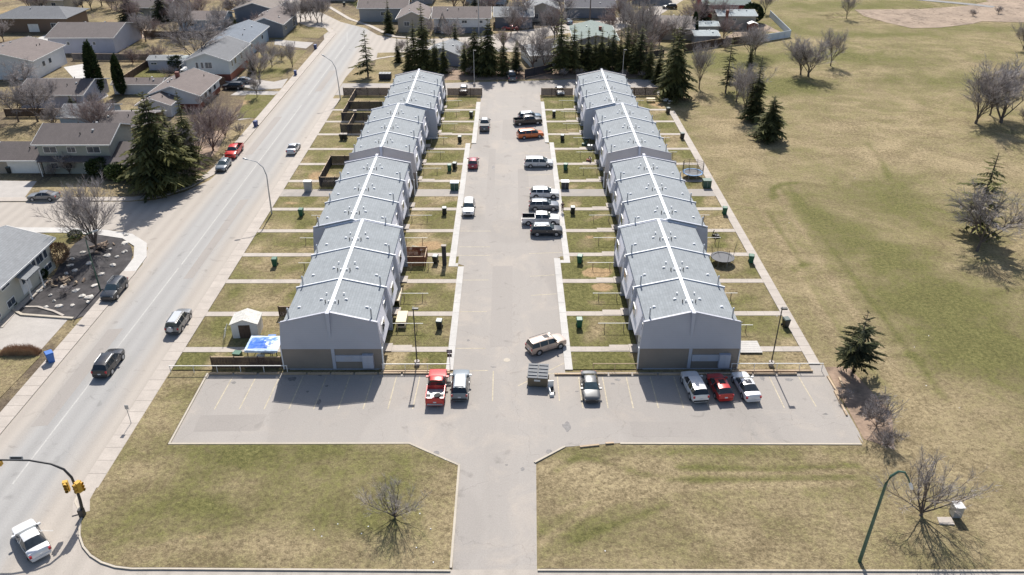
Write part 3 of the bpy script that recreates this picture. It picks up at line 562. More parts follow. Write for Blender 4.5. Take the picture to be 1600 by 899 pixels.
# ---------------------------------------------------------------- townhouses: two staggered buildings of six homes each side
HB, HE = 5.5, 4.85           # half width at party walls / at eaves
ZE, ZR, ZM = 5.85, 7.0, 2.95  # eaves, ridge, underside of the upper storey
UN = 7.95
def fin_profile(dx=0):
    return [(-HB, 0), (HB, 0), (HB, ZM - .1), (5.2, ZE + .06), (0, ZR + .08), (-5.2, ZE + .06), (-HB, ZM - .1)]
shared = {}
def get(key, fn):
    if key not in shared: shared[key] = fn()
    return shared[key]
def roof_z(x): return ZR - abs(x) * (ZR - ZE) / HE
def townhouse(cxs, y0, side, label, blue):
    """cxs: ridge x of the near and of the far three homes; y0: face of the near end wall"""
    t = thing('townhouse_row', label, 'townhouses', (0, y0, 0), group='grey roofed townhouse rows')
    for h in (0, 1):
        cx = cxs[h]; ya = h * 3 * UN; yb = ya + 3 * UN
        def roof():
            m = MB(); fa = .75 if h == 0 else .02; fb = 0 if h == 0 else .75
            for s in (-1, 1):
                e = HE + .12
                m.add([(0, ya + fa, ZR + .05), (s * e, ya + fa - .2 * (h == 0), roof_z(e) + .05), (s * e, yb - fb, roof_z(e) + .05), (0, yb - fb, ZR + .05),
                       (0, ya + fa, ZR - .1), (s * e, ya + fa - .2 * (h == 0), roof_z(e) - .1), (s * e, yb - fb, roof_z(e) - .1), (0, yb - fb, ZR - .1)],
                      [(0, 1, 2, 3), (4, 7, 6, 5), (1, 5, 6, 2), (0, 4, 5, 1), (3, 2, 6, 7)])
            return m.mesh('roof', M['shingle'])
        rf = link('roof', roof(), t, (cx, 0, 0))
        link('ridge_board', get('rb', lambda: MB().extr([(-.19, ZR - .02), (-.19, ZR + .13), (0, ZR + .18), (.19, ZR + .13), (.19, ZR - .02)], 'y', 0, 3 * UN - .75).mesh('ridge_board', M['flash'])), rf, (0, ya + (.72 if h == 0 else .0), 0))
        for k in (0, 1, 2, 3):
            if k in (0,) : continue
            if h == 1 and k == 3: continue
            def strip(s):
                m = MB(); m.add([(s * .2, -.08, ZR + .10), (s * 5.25, -.08, ZE + .08), (s * 5.25, .08, ZE + .08), (s * .2, .08, ZR + .10), (s * .2, -.08, ZR - .06), (s * 5.25, -.08, ZE - .12), (s * 5.25, .08, ZE - .12), (s * .2, .08, ZR - .06)],
                      [(0, 1, 2, 3), (4, 7, 6, 5), (0, 4, 5, 1), (2, 6, 7, 3), (1, 5, 6, 2), (0, 3, 7, 4)]); return m.mesh('parapet_strip', M['flash'])
            for s in (-1, 1): link('parapet_strip', get(('ps', s), lambda s=s: strip(s)), rf, (0, ya + k * UN, .03))
        # roof fittings
        for k in range(3):
            yo = ya + k * UN + (.7 if h == 0 and k == 0 else 0)
            for s in (-1, 1):
                for dx, dy, kind in ((.7, 2.15, 'plumbing_pipe'), (.34, 2.2, 'small_vent'), (1.35, 3.1, 'hood_vent'), (.95, 4.1, 'small_vent'), (3.7, 2.35, 'hood_vent'), (4.45, .28, 'chimney_pipe')):
                    x = s * dx; z = roof_z(x) + .04
                    if kind == 'plumbing_pipe': me = get(kind, lambda: MB().cyl(0, 0, 0, .42, .06, 6).mesh(kind, M['black']))
                    elif kind == 'small_vent': me = get(kind, lambda: MB().cyl(0, 0, 0, .16, .05, 6).cyl(0, 0, .16, .24, .10, 6).mesh(kind, M['flash']))
                    elif kind == 'hood_vent': me = get(kind, lambda: MB().box(-.11, .11, -.10, .10, 0, .10).add([(-.17, -.13, .10), (.17, -.13, .10), (.17, .13, .10), (-.17, .13, .10), (-.10, -.08, .17), (.10, -.08, .17), (.10, .08, .17), (-.10, .08, .17)], [(0, 3, 2, 1), (4, 5, 6, 7), (0, 1, 5, 4), (1, 2, 6, 5), (2, 3, 7, 6), (3, 0, 4, 7)]).mesh(kind, M['flash']))
                    else: me = get(kind, lambda: MB().cyl(0, 0, 0, 1.15, .09, 7, 0).cyl(0, 0, 1.15, 1.27, .13, 7, 1, .05).mesh(kind, [M['galv'], M['flash']]))
                    link(kind, me, rf, (x + (s * .02), yo + dy + (.25 if h == 0 and k == 0 and kind == 'chimney_pipe' else 0), z))
        # party walls
        for k in range(4):
            if k == 0 and h == 0: continue
            if k == 3 and h == 1: continue
            off = {0: .16, 3: -.16}.get(k, 0)
            link('party_wall', get('fin', lambda: MB().extr(fin_profile(), 'y', -.13, .13).mesh('party_wall', M['fin'])), t, (cx, ya + k * UN + off, 0))
        # end wall with the upper storey raked back
        if True:
            e = h; yy = ya if h == 0 else yb; q = 1 if h == 0 else -1
            m = MB(); back = .62
            # upper part: overhangs .12 and leans back
            v = []
            for yo_b, yo_t in ((-.14, back - .12), (.25, back + .25)):
                v += [(-HB, yy + q * yo_b, ZM - .1), (HB, yy + q * yo_b, ZM - .1), (5.22, yy + q * (yo_t - .25), ZE + .12), (0, yy + q * yo_t, ZR + .12), (-5.22, yy + q * (yo_t - .25), ZE + .12)]
            m.add(v, [(0, 1, 2, 3, 4), (9, 8, 7, 6, 5)] + [(i, 5 + i, 5 + (i + 1) % 5, (i + 1) % 5) for i in range(5)])
            eg = m.build('upper_gable', M['gablelit' if y0 > 100 else 'gable'], t); eg.location = (cx, 0, 0)
            b = MB(); b.tube([(-5.3, yy + q * (back - .42), ZE + .17), (0, yy + q * (back - .17), ZR + .17), (5.3, yy + q * (back - .42), ZE + .17)], .055, 5); o = b.build('gable_trim', M['gable'], t); o.location = (cx, 0, 0)
            # beam end at the apex
            o = MB().add([(-.2, yy + q * (back - .55), ZR + .26), (.2, yy + q * (back - .55), ZR + .26), (.13, yy + q * (.02), 4.05), (-.13, yy + q * .02, 4.05), (-.2, yy + q * (back + .3), ZR + .26), (.2, yy + q * (back + .3), ZR + .26), (.13, yy + q * .5, 4.05), (-.13, yy + q * .5, 4.05)],
                         [(0, 1, 2, 3), (7, 6, 5, 4), (0, 4, 5, 1), (1, 5, 6, 2), (3, 2, 6, 7), (0, 3, 7, 4)]).build('flue_casing', M['fin'], t); o.location = (cx, 0, 0)
            o = MB().box(-HB + .05, HB - .05, min(yy + q * .04, yy + q * .3), max(yy + q * .04, yy + q * .3), .12, ZM - .1).build('end_wall', M['lower' if blue[h] == 0 else 'lowerblue'], t); o.location = (cx, 0, 0)
            o = MB().box(-HB + .02, HB - .02, min(yy + q * .0, yy + q * .3), max(yy, yy + q * .3), 0, .12).build('foundation', M['fin'], t); o.location = (cx, 0, 0)
            for s in (-1, 1):
                o = MB().box(cx + s * HB - .06, cx + s * HB + .06, min(yy - q * .04, yy + q * .3), max(yy - q * .04, yy + q * .3), 0, ZM - .1).build('corner_trim', M['flash'], t)
            o = MB().box(cx - .05, cx + .3, min(yy - q * .05, yy + q * .1), max(yy - q * .05, yy + q * .1), .12, ZM - .12).build('cover_strip', M['fin'], t)
            if h == 0:       # meter box and cabinet on the end wall
                o = MB().box(cx + .35, cx + 3.3, -.09, .05, 1.15, 1.95).build('meter_panel', M['fin'], t)
                MB().box(1.3 + cx, 2.1 + cx, -.13, -.09, 1.3, 1.8).build('meter_box', M['gable'], o)
                o = MB().box(cx + 3.3, cx + 4.5, -.4, .05, .45, 2.15).build('meter_cabinet', M['fin'], t); MB().box(cx + 3.88, cx + 3.92, -.42, -.4, .5, 2.1).build('door_seam', M['gable'], o)
        # the six home fronts of this half
        for k in range(3):
            for s in (-1, 1):
                yo = ya + k * UN
                mats = [M['upper'], M['fin']]
                ca = .85 if (h == 0 and k == 0) else .12; cb = .85 if (h == 1 and k == 2) else .12
                if s < 0: ca, cb = cb, ca
                def upper():
                    m = MB(); a, b = ca, UN - cb; m.add([(HE - .05, a, ZE - .02), (HE - .05, b, ZE - .02), (5.12, b, ZM), (5.12, a, ZM), (HE - .3, a, ZE - .02), (HE - .3, b, ZE - .02), (HE - .3, b, ZM), (HE - .3, a, ZM)],
                          [(0, 1, 2, 3), (4, 7, 6, 5), (0, 3, 7, 4), (1, 5, 6, 2), (3, 2, 6, 7), (0, 4, 5, 1)]); return m.mesh('upper_wall', M['upper'])
                def bay():
                    m = MB(); a, b = 1.2, 5.2
                    m.add([(4.95, a, ZE - .35), (4.95, b, ZE - .35), (5.62, b, ZM - .25), (5.62, a, ZM - .25), (4.6, a, ZE - .35), (4.6, b, ZE - .35), (4.9, b, ZM - .25), (4.9, a, ZM - .25)],
                          [(0, 1, 2, 3), (4, 7, 6, 5), (0, 3, 7, 4), (1, 5, 6, 2), (3, 2, 6, 7), (0, 4, 5, 1)]); return m.mesh('bay', M['upper'])
                def flip(o): 
                    if s < 0: o.rotation_euler = (0, 0, PI); o.location.y = yo + UN; o.location.x = cx
                    return o
                base = (cx, yo, 0)
                uw = flip(link('upper_wall', get(('uw', ca, cb), upper), t, base)); by = flip(link('bay', get('bay', bay), t, base))
                lw = flip(link('lower_wall', get(('lw', blue[h]), lambda: MB().box(4.55, 4.85, .12, UN - .12, 0, ZM).mesh('lower_wall', M['lower' if blue[h] == 0 else 'lowerblue'])), t, base))
                def win(y0w, y1w, z0, z1, x): return MB().box(x - .06, x + .05, y0w, y1w, z0, z1).mesh('window', M['white'])
                def pane(y0w, y1w, z0, z1, x): return MB().box(x + .05, x + .065, y0w + .1, (y0w + y1w) / 2 - .03, z0 + .1, z1 - .1).box(x + .05, x + .065, (y0w + y1w) / 2 + .03, y1w - .1, z0 + .1, z1 - .1).mesh('pane', M['pane'])
                for key, a in (('w1', (1.6, 3.2, 3.7, 4.9, 5.42)), ('w2', (6.0, 7.2, 3.9, 4.9, 5.02)), ('w3', (5.4, 7.3, .9, 2.2, 4.86))):
                    w = flip(link('window', get(key, lambda: win(*a)), t, base)); link('pane', get(key + 'p', lambda: pane(*a)), w)
                dr = flip(link('door', get('dr', lambda: MB().box(4.84, 4.9, 3.6, 4.6, .2, 2.3).mesh('door', M['white'])), t, base)); link('handle', get('dh', lambda: MB().box(4.9, 4.95, 4.4, 4.46, 1.1, 1.25).mesh('handle', M['galv'])), dr)
                flip(link('step', get('st', lambda: MB().box(4.85, 5.9, 3.3, 4.9, 0, .22).mesh('step', M['walk'])), t, base))
    return t
townhouse((-19.5, -21.0), 71.6, -1, 'grey roofed townhouse row beside the west street, nearest the front parking lot', (0, 0))
townhouse((-20.9, -19.4), 122.3, -1, 'farther grey roofed townhouse row beside the west street, reaching the back alley', (0, 0))
townhouse((19.5, 21.0), 71.6, 1, 'grey roofed townhouse row beside the park, nearest the front parking lot', (0, 0))
townhouse((20.9, 19.4), 122.3, 1, 'farther grey roofed townhouse row beside the park, with pale blue end wall at its stagger', (0, 1))

# ---------------------------------------------------------------- yard railings, fences, lamps, kerb logs
def railing(L=3.6, mat='white'):
    t = thing('yard_railing', '', 'railing')
    MB().box(0, L, -.03, .03, 1.0, 1.05).build('top_rail', M[mat], t)
    for k in (.5, L - .8): MB().box(k, k + .09, -.045, .045, 0, .98).build('post', M['timber'], t)
    return t
R0 = None
bn = {-1: 'west', 1: 'east'}
for side in (-1, 1):
    for i, y in enumerate(PATHS):
        for face in (0, 1):
            if side < 0 and face == 0 and i in (0, 1, 6, 7, 8, 9, 10, 11): continue
            if side > 0 and face == 0 and i in (2, 6, 9): continue
            if i == 5: continue
            a = bx(side, y + (3.6 if i != 5 else -2)); yy = y - 4.0 if i else 79.2
            if i == 0: yy = 79.3 if face else 78.9
            else: yy = y + 3.2
            if i == 5: yy = 110.4 if face else 110.2
            lab = f"white railing by the {ORD[i]} path, {'drive' if face else ('street' if side < 0 else 'park')} side of {bn[side]} townhouses"
            dirn = (-side if face else side)
            x = a[face]
            if R0 is None: R0 = railing(); r = R0
            else: r = copy_tree(R0, (0, 0, 0))
            r.location = (x, yy, 0.09); r.rotation_euler = (0, 0, 0 if dirn > 0 else PI); r['label'] = lab; r['group'] = 'white railings beside the townhouse yards'
def rail_fence(x0, x1, y, label, posts, mat='white', h=1.05, y1=None):
    t = thing('rail_fence', label, 'fence', (0, y, 0)); MB().box(x0, x1, -.035, .035, h - .07, h).build('top_rail', M[mat], t)
    for k in range(posts): x = x0 + .06 + (x1 - x0 - .12) * k / (posts - 1); MB().box(x - .03, x + .03, -.03, .03, 0, h - .07).build('post', M[mat], t)
    return t
rail_fence(-37.3, -24.4, 70.95, 'long white rail fence before the brown boards at the west lot end', 6)
rail_fence(-14.1, -6.6, 71.25, 'white rail fence between the west end wall and the drive, behind the lamp', 4)
rail_fence(9.0, 13.9, 71.25, 'brown rail fence between the drive and the east end wall', 3, 'timber')
rail_fence(24.2, 34.3, 71.25, 'white rail fence behind the parked white sedan and the east lamp', 5)
def log(x0, x1, y, label, z=.22, mat='timber', g='timber kerb logs along the front lot'):
    t = thing('kerb_log', label, 'kerb log', ((x0 + x1) / 2, y, 0), group=g); L = (x1 - x0) / 2
    MB().box(-L, L, -.11, .11, .03, z).build('beam', M[mat], t)
    for s in (-1, 1): MB().cyl(s * (L - .3), 0, z, z + .03, .03, 6).build('spike', M['black'], t)
for i, (a, b) in enumerate([(-33, -30.5), (-30.2, -27.8), (-27.5, -25.2), (-25, -22.4), (-22.2, -19.8), (-19.6, -17.2), (-17, -14.6), (-14.4, -12.0), (-11.8, -8.9), (-8.7, -6.6)]):
    log(a, b, 70.75, f'weathered yellow kerb log, {ORD[i]} from the west end of the front lot')
for i, (a, b) in enumerate([(4.8, 7.9), (8.1, 10.6), (10.8, 13.2), (13.4, 16), (16.2, 18.8), (19, 21.5), (21.7, 24), (24.2, 26.4), (26.6, 29), (29.2, 31.3)]):
    log(a, b, 70.55, f'brown kerb log, {ORD[i]} east of the drive along the front lot')
log(-14.2, -6.7, 71.5 - .05 if 0 else 71.08, 'long pale sleeper edging the lawn by the west lamp', .25, 'timber', 'long sleepers edging the lawns')
log(24.3, 33.2, 71.08, 'long pale sleeper edging the lawn by the east lamp', .25, 'timber', 'long sleepers edging the lawns')
for i, (a, b) in enumerate([((34.52, 70.13), (34.57, 66.76)), ((34.37, 67.52), (34.19, 63.50)), ((35.69, 69.90), (35.53, 68.30)), ((9.20, 59.24), (10.02, 59.33)), ((6.68, 58.78), (8.56, 59.05))]):
    dx, dy = b[0] - a[0], b[1] - a[1]; L = math.hypot(dx, dy) / 2
    t = thing('kerb_log', ['yellow log lying by the path at the east edge of the lot', 'longer yellow log at the lot edge beside the bare bush', 'short broken log among the bushes east of the lot', 'short loose plank on the kerb south of the lot', 'dark buried sleeper at the drive corner of the lot'][i], 'kerb log', ((a[0] + b[0]) / 2, (a[1] + b[1]) / 2, 0), math.atan2(dy, dx))
    MB().box(-L, L, -.1, .1, .0, .2).build('beam', M['timber'], t)

def board_fence(pts, label, h=1.8, mat='woodfence', bay=2.4, cap='timber', cat='fence', gate=None):
    t = thing('board_fence', label, cat, (*pts[0], 0)); o = Vector(pts[0])
    for i in range(len(pts) - 1):
        a = Vector(pts[i]) - o; b = Vector(pts[i + 1]) - o; L = (b - a).length; n = max(1, round(L / bay)); ang = math.atan2((b - a).y, (b - a).x); st = L / n
        me = MB()
        nb = max(4, int(st / .16)); bw = st / nb
        for k in range(nb): me.box(k * bw + .008, (k + 1) * bw - .008, -.012 + .006 * (k % 2), .012 + .006 * (k % 2), .05, h - .02 * (k % 3))
        me = me.mesh('fence_panel', M[mat]); cm = MB().box(0, st, -.06, .05, h, h + .05).mesh('cap_rail', M[cap]); pm = MB().box(-.06, .06, -.07, .07, 0, h + .1).mesh('post', M[mat])
        for k in range(n):
            p = a + (b - a) * k / n; q = link('fence_panel', me, t, (p.x, p.y, 0), ang); link('cap_rail', cm, q); link('post', pm, t, (p.x, p.y, 0), ang)
        if i == len(pts) - 2: link('post', pm, t, (b.x, b.y, 0), ang)
    return t
board_fence([(-32.9, 71.75), (-25.2, 71.75)], 'dark brown board fence in front of the blue tarp gazebo', 1.6)
board_fence([(-37.0, 174.6), (-26.5, 174.6), (-24.9, 174.6)], 'brown board fence with gate along the back alley, by the street corner', 1.8)
board_fence([(-6.3, 174.6), (-13.9, 174.6)], 'brown board fence on the alley just west of the drive', 1.7)
board_fence([(6.9, 174.6), (13.8, 174.6)], 'brown board fence on the alley just east of the drive', 1.7)
board_fence([(25, 174.6), (32.5, 174.6)], 'short board fence on the alley behind the picnic table', 1.8)
board_fence([(-34.2, 174.4), (-34.2, 165.0)], 'thin side fence of the corner yard nearest the alley', 1.7, 'greyfence')
board_fence([(-34.2, 164.9), (-25.2, 164.9)], 'black board fence between the two yards nearest the alley', 1.7, 'darkfence')
board_fence([(-34.2, 164.7), (-34.2, 157.2)], 'side fence with pale rail, second yard from the alley', 1.6, 'greyfence')
board_fence([(-34.2, 157.1), (-25.4, 157.1)], 'black board fence closing the second yard from the alley', 1.8, 'darkfence')
board_fence([(-31.6, 156.9), (-31.6, 149.7)], 'side fence with pale rail, third yard from the alley', 1.6, 'greyfence')
board_fence([(-33.0, 149.6), (-26.8, 149.6)], 'black board fence closing the third yard from the alley', 1.9, 'darkfence')
board_fence([(-26.6, 132.7), (-31.6, 132.7), (-31.6, 122.9)], 'charcoal board fence around the back of the sandy yard', 1.8, 'darkfence')
board_fence([(-31.4, 122.9), (-26.6, 122.9)], 'grey board fence of the sandy yard facing the cross walk', 1.8, 'darkfence')
board_fence([(-15.2, 98.3), (-11.6, 98.3)], 'reddish board screen beside the fourth path, drive side', 1.5, 'redwood')
board_fence([(-15.2, 95.4), (-11.8, 95.4)], 'lower reddish board screen with barbecue before it', 1.5, 'redwood')
board_fence([(-11.6, 98.2), (-11.6, 95.3)], 'short reddish screen end with pale posts', 1.4, 'redwood')
board_fence([(-28.2, 82.5), (-24.9, 82.5)], 'brown board screen behind the garden shed', 1.5)
# sloping fence lines behind the complex
board_fence([(3.51, 189.25), (10.15, 194.38)], 'long dark fence of the white garage yard behind the alley', 2, 'darkfence')
board_fence([(46.02, 214.04), (55.25, 219.69), (65.59, 224.10)], 'dark brown fence along the park below the brick chimney house', 2, 'woodfence')
board_fence([(65.21, 222.61), (79.36, 231.01)], 'pale blue vinyl fence facing the park', 1.9, 'vinyl', cap='vinyl')
board_fence([(79.36, 231.01), (81.42, 258.96)], 'pale vinyl side fence running away beside the park', 1.9, 'vinyl', cap='vinyl')
board_fence([(-93.66, 240.84), (-88.00, 240.84), (-82.87, 242.55)], 'red brown fence behind the pale lawn north west of the street', 1.8)
board_fence([(-88.49, 200.37), (-85.25, 201.60)], 'dark shed fence behind the green tree', 1.9, 'darkfence')

def lamp(x, y, h, label, path=None, mat='black', r=.075, base=True, head=None, g='lot lamps'):
    t = thing('street_lamp', label, 'street lamp', (x, y, 0), group=g)
    if path:
        MB().tube([(0, 0, 0)] + path, [r * 1.25] + [r * (1 - .5 * (k + 1) / len(path)) for k in range(len(path))], 8).build('pole', M[mat], t, smooth=True)
        e = Vector(path[-1]); q = (e - Vector(path[-2])).normalized()
        MB().tube([e - q * .05, e + q * .25, e + q * .7, e + q * .8], [.06, .14, .13, .05], 8).build('lamp_head', M['white' if head is None else head], t, smooth=True)
    else:
        MB().cyl(0, 0, .6, h, r, 8, 0, r * .8).build('pole', M[mat], t, smooth=True)
        MB().box(-.1, .55, -.16, .16, h - .04, h + .12).build('lamp_head', M['black'], t); MB().cyl(0, 0, h + .12, h + .3, .03, 6).build('photocell', M['galv'], t)
        MB().cyl(0, 0, 0, .62, .3, 14).build('concrete_base', M['walk'], t)
    return t
lamp(-10.4, 72.4, 7.35, 'black lamp post on a round concrete base, on the lawn west of the drive')
lamp(28.93, 72.2, 7.45, 'black lamp post on a concrete base, beside the park path')
lamp(28.45, 44.95, 9, 'dark green curved street lamp on the grass verge of the front road', [(.1, 0, 6), (.15, 0, 8.6), (.3, -.05, 9.4), (.75, -.1, 9.95), (1.2, -.15, 9.9), (1.6, -.2, 9.3), (1.8, -.2, 8.9)], 'darkgreen', .13, g='curved street lamps')
lamp(-36.9, 112.3, 9, 'curved street lamp beside the townhouse pavement, midway up the street', [(.1, 0, 4), (.18, 0, 6.4), (-.15, 0, 7.7), (-1.0, 0, 8.6), (-2.2, 0, 8.95)], 'galv', .1, head='galv', g='curved street lamps')
lamp(-37.2, 171.6, 9, 'curved street lamp at the corner of the back alley', [(-.1, 0, 4), (-.3, 0, 7), (-.95, 0, 8.4), (-2.3, 0, 9.4)], 'galv', .1, head='galv', g='curved street lamps')
lamp(-52.9, 88.8, 8, 'dark curved street lamp standing in the mulch bed', [(0, 0, 5), (.05, 0, 7.3), (.3, 0, 8.2), (1.2, 0, 8.5)], 'darkgreen', .09, head='galv', g='curved street lamps')
lamp(-8.3, 182.5, 8, 'thin lamp post standing before the fence, west side of the back alley', None, 'galv', .07, g='alley lamps')
lamp(25.8, 183, 8, 'thin lamp post at the back alley behind the east row', None, 'galv', .07, g='alley lamps')
for px, lab in ((1190, 'tall bare pole'),): pass
t = thing('utility_pole', 'pale utility pole rising in front of the dark spruce behind the street', 'utility pole', (*(-9.01, 234.21), 0)); MB().cyl(0, 0, 0, 13, .16, 8, 0, .1).build('pole', M['galv'], t)
t = thing('utility_pole', 'dark slim utility pole beside the green roofed house', 'utility pole', (*(24.20, 250.52), 0)); MB().cyl(0, 0, 0, 11, .2, 8, 0, .12).build('pole', M['bark'], t); MB().box(-.9, .9, -.05, .05, 10, 10.15).build('crossarm', M['bark'], t)

# traffic signal
t = thing('traffic_signal', 'black curved traffic signal mast with yellow heads at the street corner', 'traffic signal', (-37.2, 50.1, 0))
MB().tube([(0, 0, 0), (.2, 0, 1.9), (.25, 0, 3.3), (.2, 0, 4.5), (-.2, 0, 5.4), (-1.1, 0, 6.0), (-2.8, 0, 6.4), (-5.2, 0, 6.45), (-7.6, 0, 6.5)], [.15, .13, .12, .11, .1, .09, .08, .07, .06], 10).build('mast', M['black'], t, smooth=True)
MB().box(-.22, .22, -.3, .12, .0, .9).build('control_box', M['black'], t)
def head(x, y, z, face, horiz, par):
    b = MB(); L = 1.05
    (b.box(-L / 2, L / 2, -.17, .17, -.2, .2) if horiz else b.box(-.2, .2, -.17, .17, -L / 2, L / 2))
    o = b.build('signal_head', M['sigyellow'], par); o.location = (x, y, z); o.rotation_euler = (0, 0, face)
    for k, m in enumerate(('sigred', 'sigamber', 'siggreen')):
        p = (k - 1) * .33; q = (p, 0) if horiz else (0, -p)
        l = MB().tube([(q[0], .17, q[1]), (q[0], .19, q[1])], .11, 10).build('lens', M[m], o)
        MB().tube([(q[0], .16, q[1] + .03), (q[0], .42, q[1] + .03)], .145, 10, cap=False).build('visor', M['sigyellow'], o)
M['sigyellow'] = pbr('signal_yellow', (.62, .36, .05), .08, 3, .5)
M['sigred'] = pbr('signal_red', (.25, .02, .02), .1, 3, .2); M['sigamber'] = pbr('signal_amber', (.6, .35, .08), .1, 3, .2); M['siggreen'] = pbr('signal_green', (.02, .2, .12), .1, 3, .2)
head(-.45, -.1, 3.6, R(200), False, t); head(.55, -.1, 3.5, R(150), False, t); head(.35, .3, 3.2, R(260), False, t)
head(-5.6, -.12, 6.2, R(180), True, t)
o = MB().box(-.55, .55, -.02, .02, -.14, .14).build('street_name_plate', M['galv'], t); o.location = (-3.7, -.1, 6.75); o.rotation_euler = (R(-20), 0, 0)
o2 = MB().box(-.45, .45, -.03, -.021, -.08, .08).build('lettering_band', M['black'], o)
# small signs
t = thing('street_sign', 'small tilted sign post between the pavement and the verge', 'sign', (-38.10, 62.40, 0)); MB().cyl(0, 0, 0, 2.3, .035, 6).build('post', M['galv'], t); MB().box(-.15, .2, -.02, .02, 1.9, 2.4).build('plate', M['galv'], t)
t = thing('street_sign', 'sign post with dark plates at the foot of the drive walkway', 'sign', (-6.65, 71.25, 0)); MB().cyl(0, 0, 0, 2.9, .035, 6).build('post', M['galv'], t)
MB().box(-.3, .3, -.02, .02, 2.45, 2.9).build('plate', M['signblue'] if 'signblue' in M else M['black'], t); MB().box(-.25, .25, -.02, .02, 1.95, 2.35).build('plate', M['black'], t); MB().box(-.2, .2, -.035, -.021, 2.55, 2.8).build('pictogram', M['galv'], t)

# ---------------------------------------------------------------- vehicles
# stations front to rear: x, belt height, top height, width factor of belt, half width of roof edge factor
PROF = {
 'sedan': dict(W=.91, wr=.335, st=[(2.36, .60, .64, .78), (2.28, .70, .74, .86), (2.0, .78, .83, .95), (1.05, .88, .95, 1), (.28, .93, 1.36, 1), (-.18, .94, 1.43, 1), (-.28, .94, 1.435, 1), (-.85, .95, 1.40, 1), (-1.65, .97, 1.07, .98), (-2.2, .95, 1.02, .92), (-2.36, .74, .78, .84)], glass=(3, 8), pillar=(5,), axles=(1.42, -1.38)),
 'hatch': dict(W=.90, wr=.33, st=[(2.12, .62, .66, .78), (2.04, .74, .78, .88), (1.75, .84, .89, .96), (1.0, .94, 1.0, 1), (.25, .98, 1.45, 1), (-.25, 1.0, 1.53, 1), (-.35, 1.0, 1.53, 1), (-1.45, 1.04, 1.45, .97), (-1.98, 1.05, 1.10, .93), (-2.12, .75, .8, .86)], glass=(3, 8), pillar=(5,), axles=(1.3, -1.25)),
 'suv': dict(W=.94, wr=.345, st=[(2.34, .70, .76, .80), (2.26, .86, .92, .90), (2.0, .96, 1.02, .97), (1.12, 1.04, 1.1, 1), (.45, 1.07, 1.60, 1), (-.2, 1.08, 1.68, 1), (-.3, 1.08, 1.68, 1), (-1.25, 1.10, 1.66, .99), (-1.35, 1.10, 1.66, .99), (-1.85, 1.11, 1.60, .97), (-2.22, 1.08, 1.13, .93), (-2.34, .8, .85, .86)], glass=(3, 10), pillar=(5, 7), axles=(1.42, -1.38)),
 'wagon': dict(W=.90, wr=.345, st=[(2.3, .72, .80, .84), (2.24, .92, .98, .92), (1.9, 1.0, 1.05, .98), (1.15, 1.06, 1.1, 1), (.6, 1.09, 1.62, 1), (-.1, 1.10, 1.70, 1), (-.2, 1.1, 1.70, 1), (-1.15, 1.1, 1.70, 1), (-1.25, 1.1, 1.70, 1), (-2.05, 1.1, 1.66, .98), (-2.22, 1.08, 1.14, .95), (-2.3, .7, .75, .9)], glass=(3, 10), pillar=(5, 7), axles=(1.4, -1.36)),
 'van': dict(W=.98, wr=.365, st=[(2.52, .66, .72, .80), (2.42, .86, .92, .90), (2.1, .96, 1.0, .97), (1.55, 1.02, 1.1, 1), (.72, 1.06, 1.66, 1), (.1, 1.06, 1.74, 1), (0, 1.06, 1.74, 1), (-1.1, 1.08, 1.75, 1), (-1.2, 1.08, 1.75, 1), (-2.2, 1.1, 1.70, .98), (-2.42, 1.06, 1.15, .95), (-2.52, .75, .8, .88)], glass=(3, 10), pillar=(5, 7), axles=(1.6, -1.45)),
 'pickup': dict(W=.98, wr=.35, st=[(2.85, .78, .86, .84), (2.78, .98, 1.04, .93), (2.5, 1.08, 1.14, .98), (1.5, 1.14, 1.2, 1), (.95, 1.17, 1.74, 1), (.2, 1.18, 1.84, 1), (.1, 1.18, 1.84, 1), (-.68, 1.18, 1.80, .99), (-.84, 1.18, 1.21, .99)], bed=(-.9, -2.72), glass=(3, 8), pillar=(5,), axles=(1.85, -1.85)),
 'oldpickup': dict(W=.99, wr=.33, st=[(2.7, .80, .88, .88), (2.66, .98, 1.02, .96), (2.4, 1.08, 1.12, .99), (1.2, 1.12, 1.16, 1), (.62, 1.14, 1.68, 1), (.3, 1.14, 1.74, 1), (.2, 1.14, 1.74, 1), (-.28, 1.14, 1.72, .99), (-.42, 1.14, 1.17, .99)], bed=(-.48, -2.62), glass=(3, 8), pillar=(5,), axles=(1.65, -1.6)),
}
def ring(W, wr, b, top, wf, kind='body'):
    w = W * wf; lift = top - b
    if kind == 'bed': return [(0, .32), (w * .82, .32), (w * .97, .42), (w, .75), (w * .985, b), (w * .93, b), (w * .90, .72), (0, .72)]
    if lift > .2: e = wr * 2 * W * (1 if lift > .4 else 1.12); zt = top - .06
    else: e = w * .84; zt = b + lift * .6
    return [(0, .24), (w * .82, .24), (w * .97, .36), (w, .62 if b > .8 else b * .72), (w * .955, b), (e, zt), (e * .72, top - .012), (0, top + .01)]
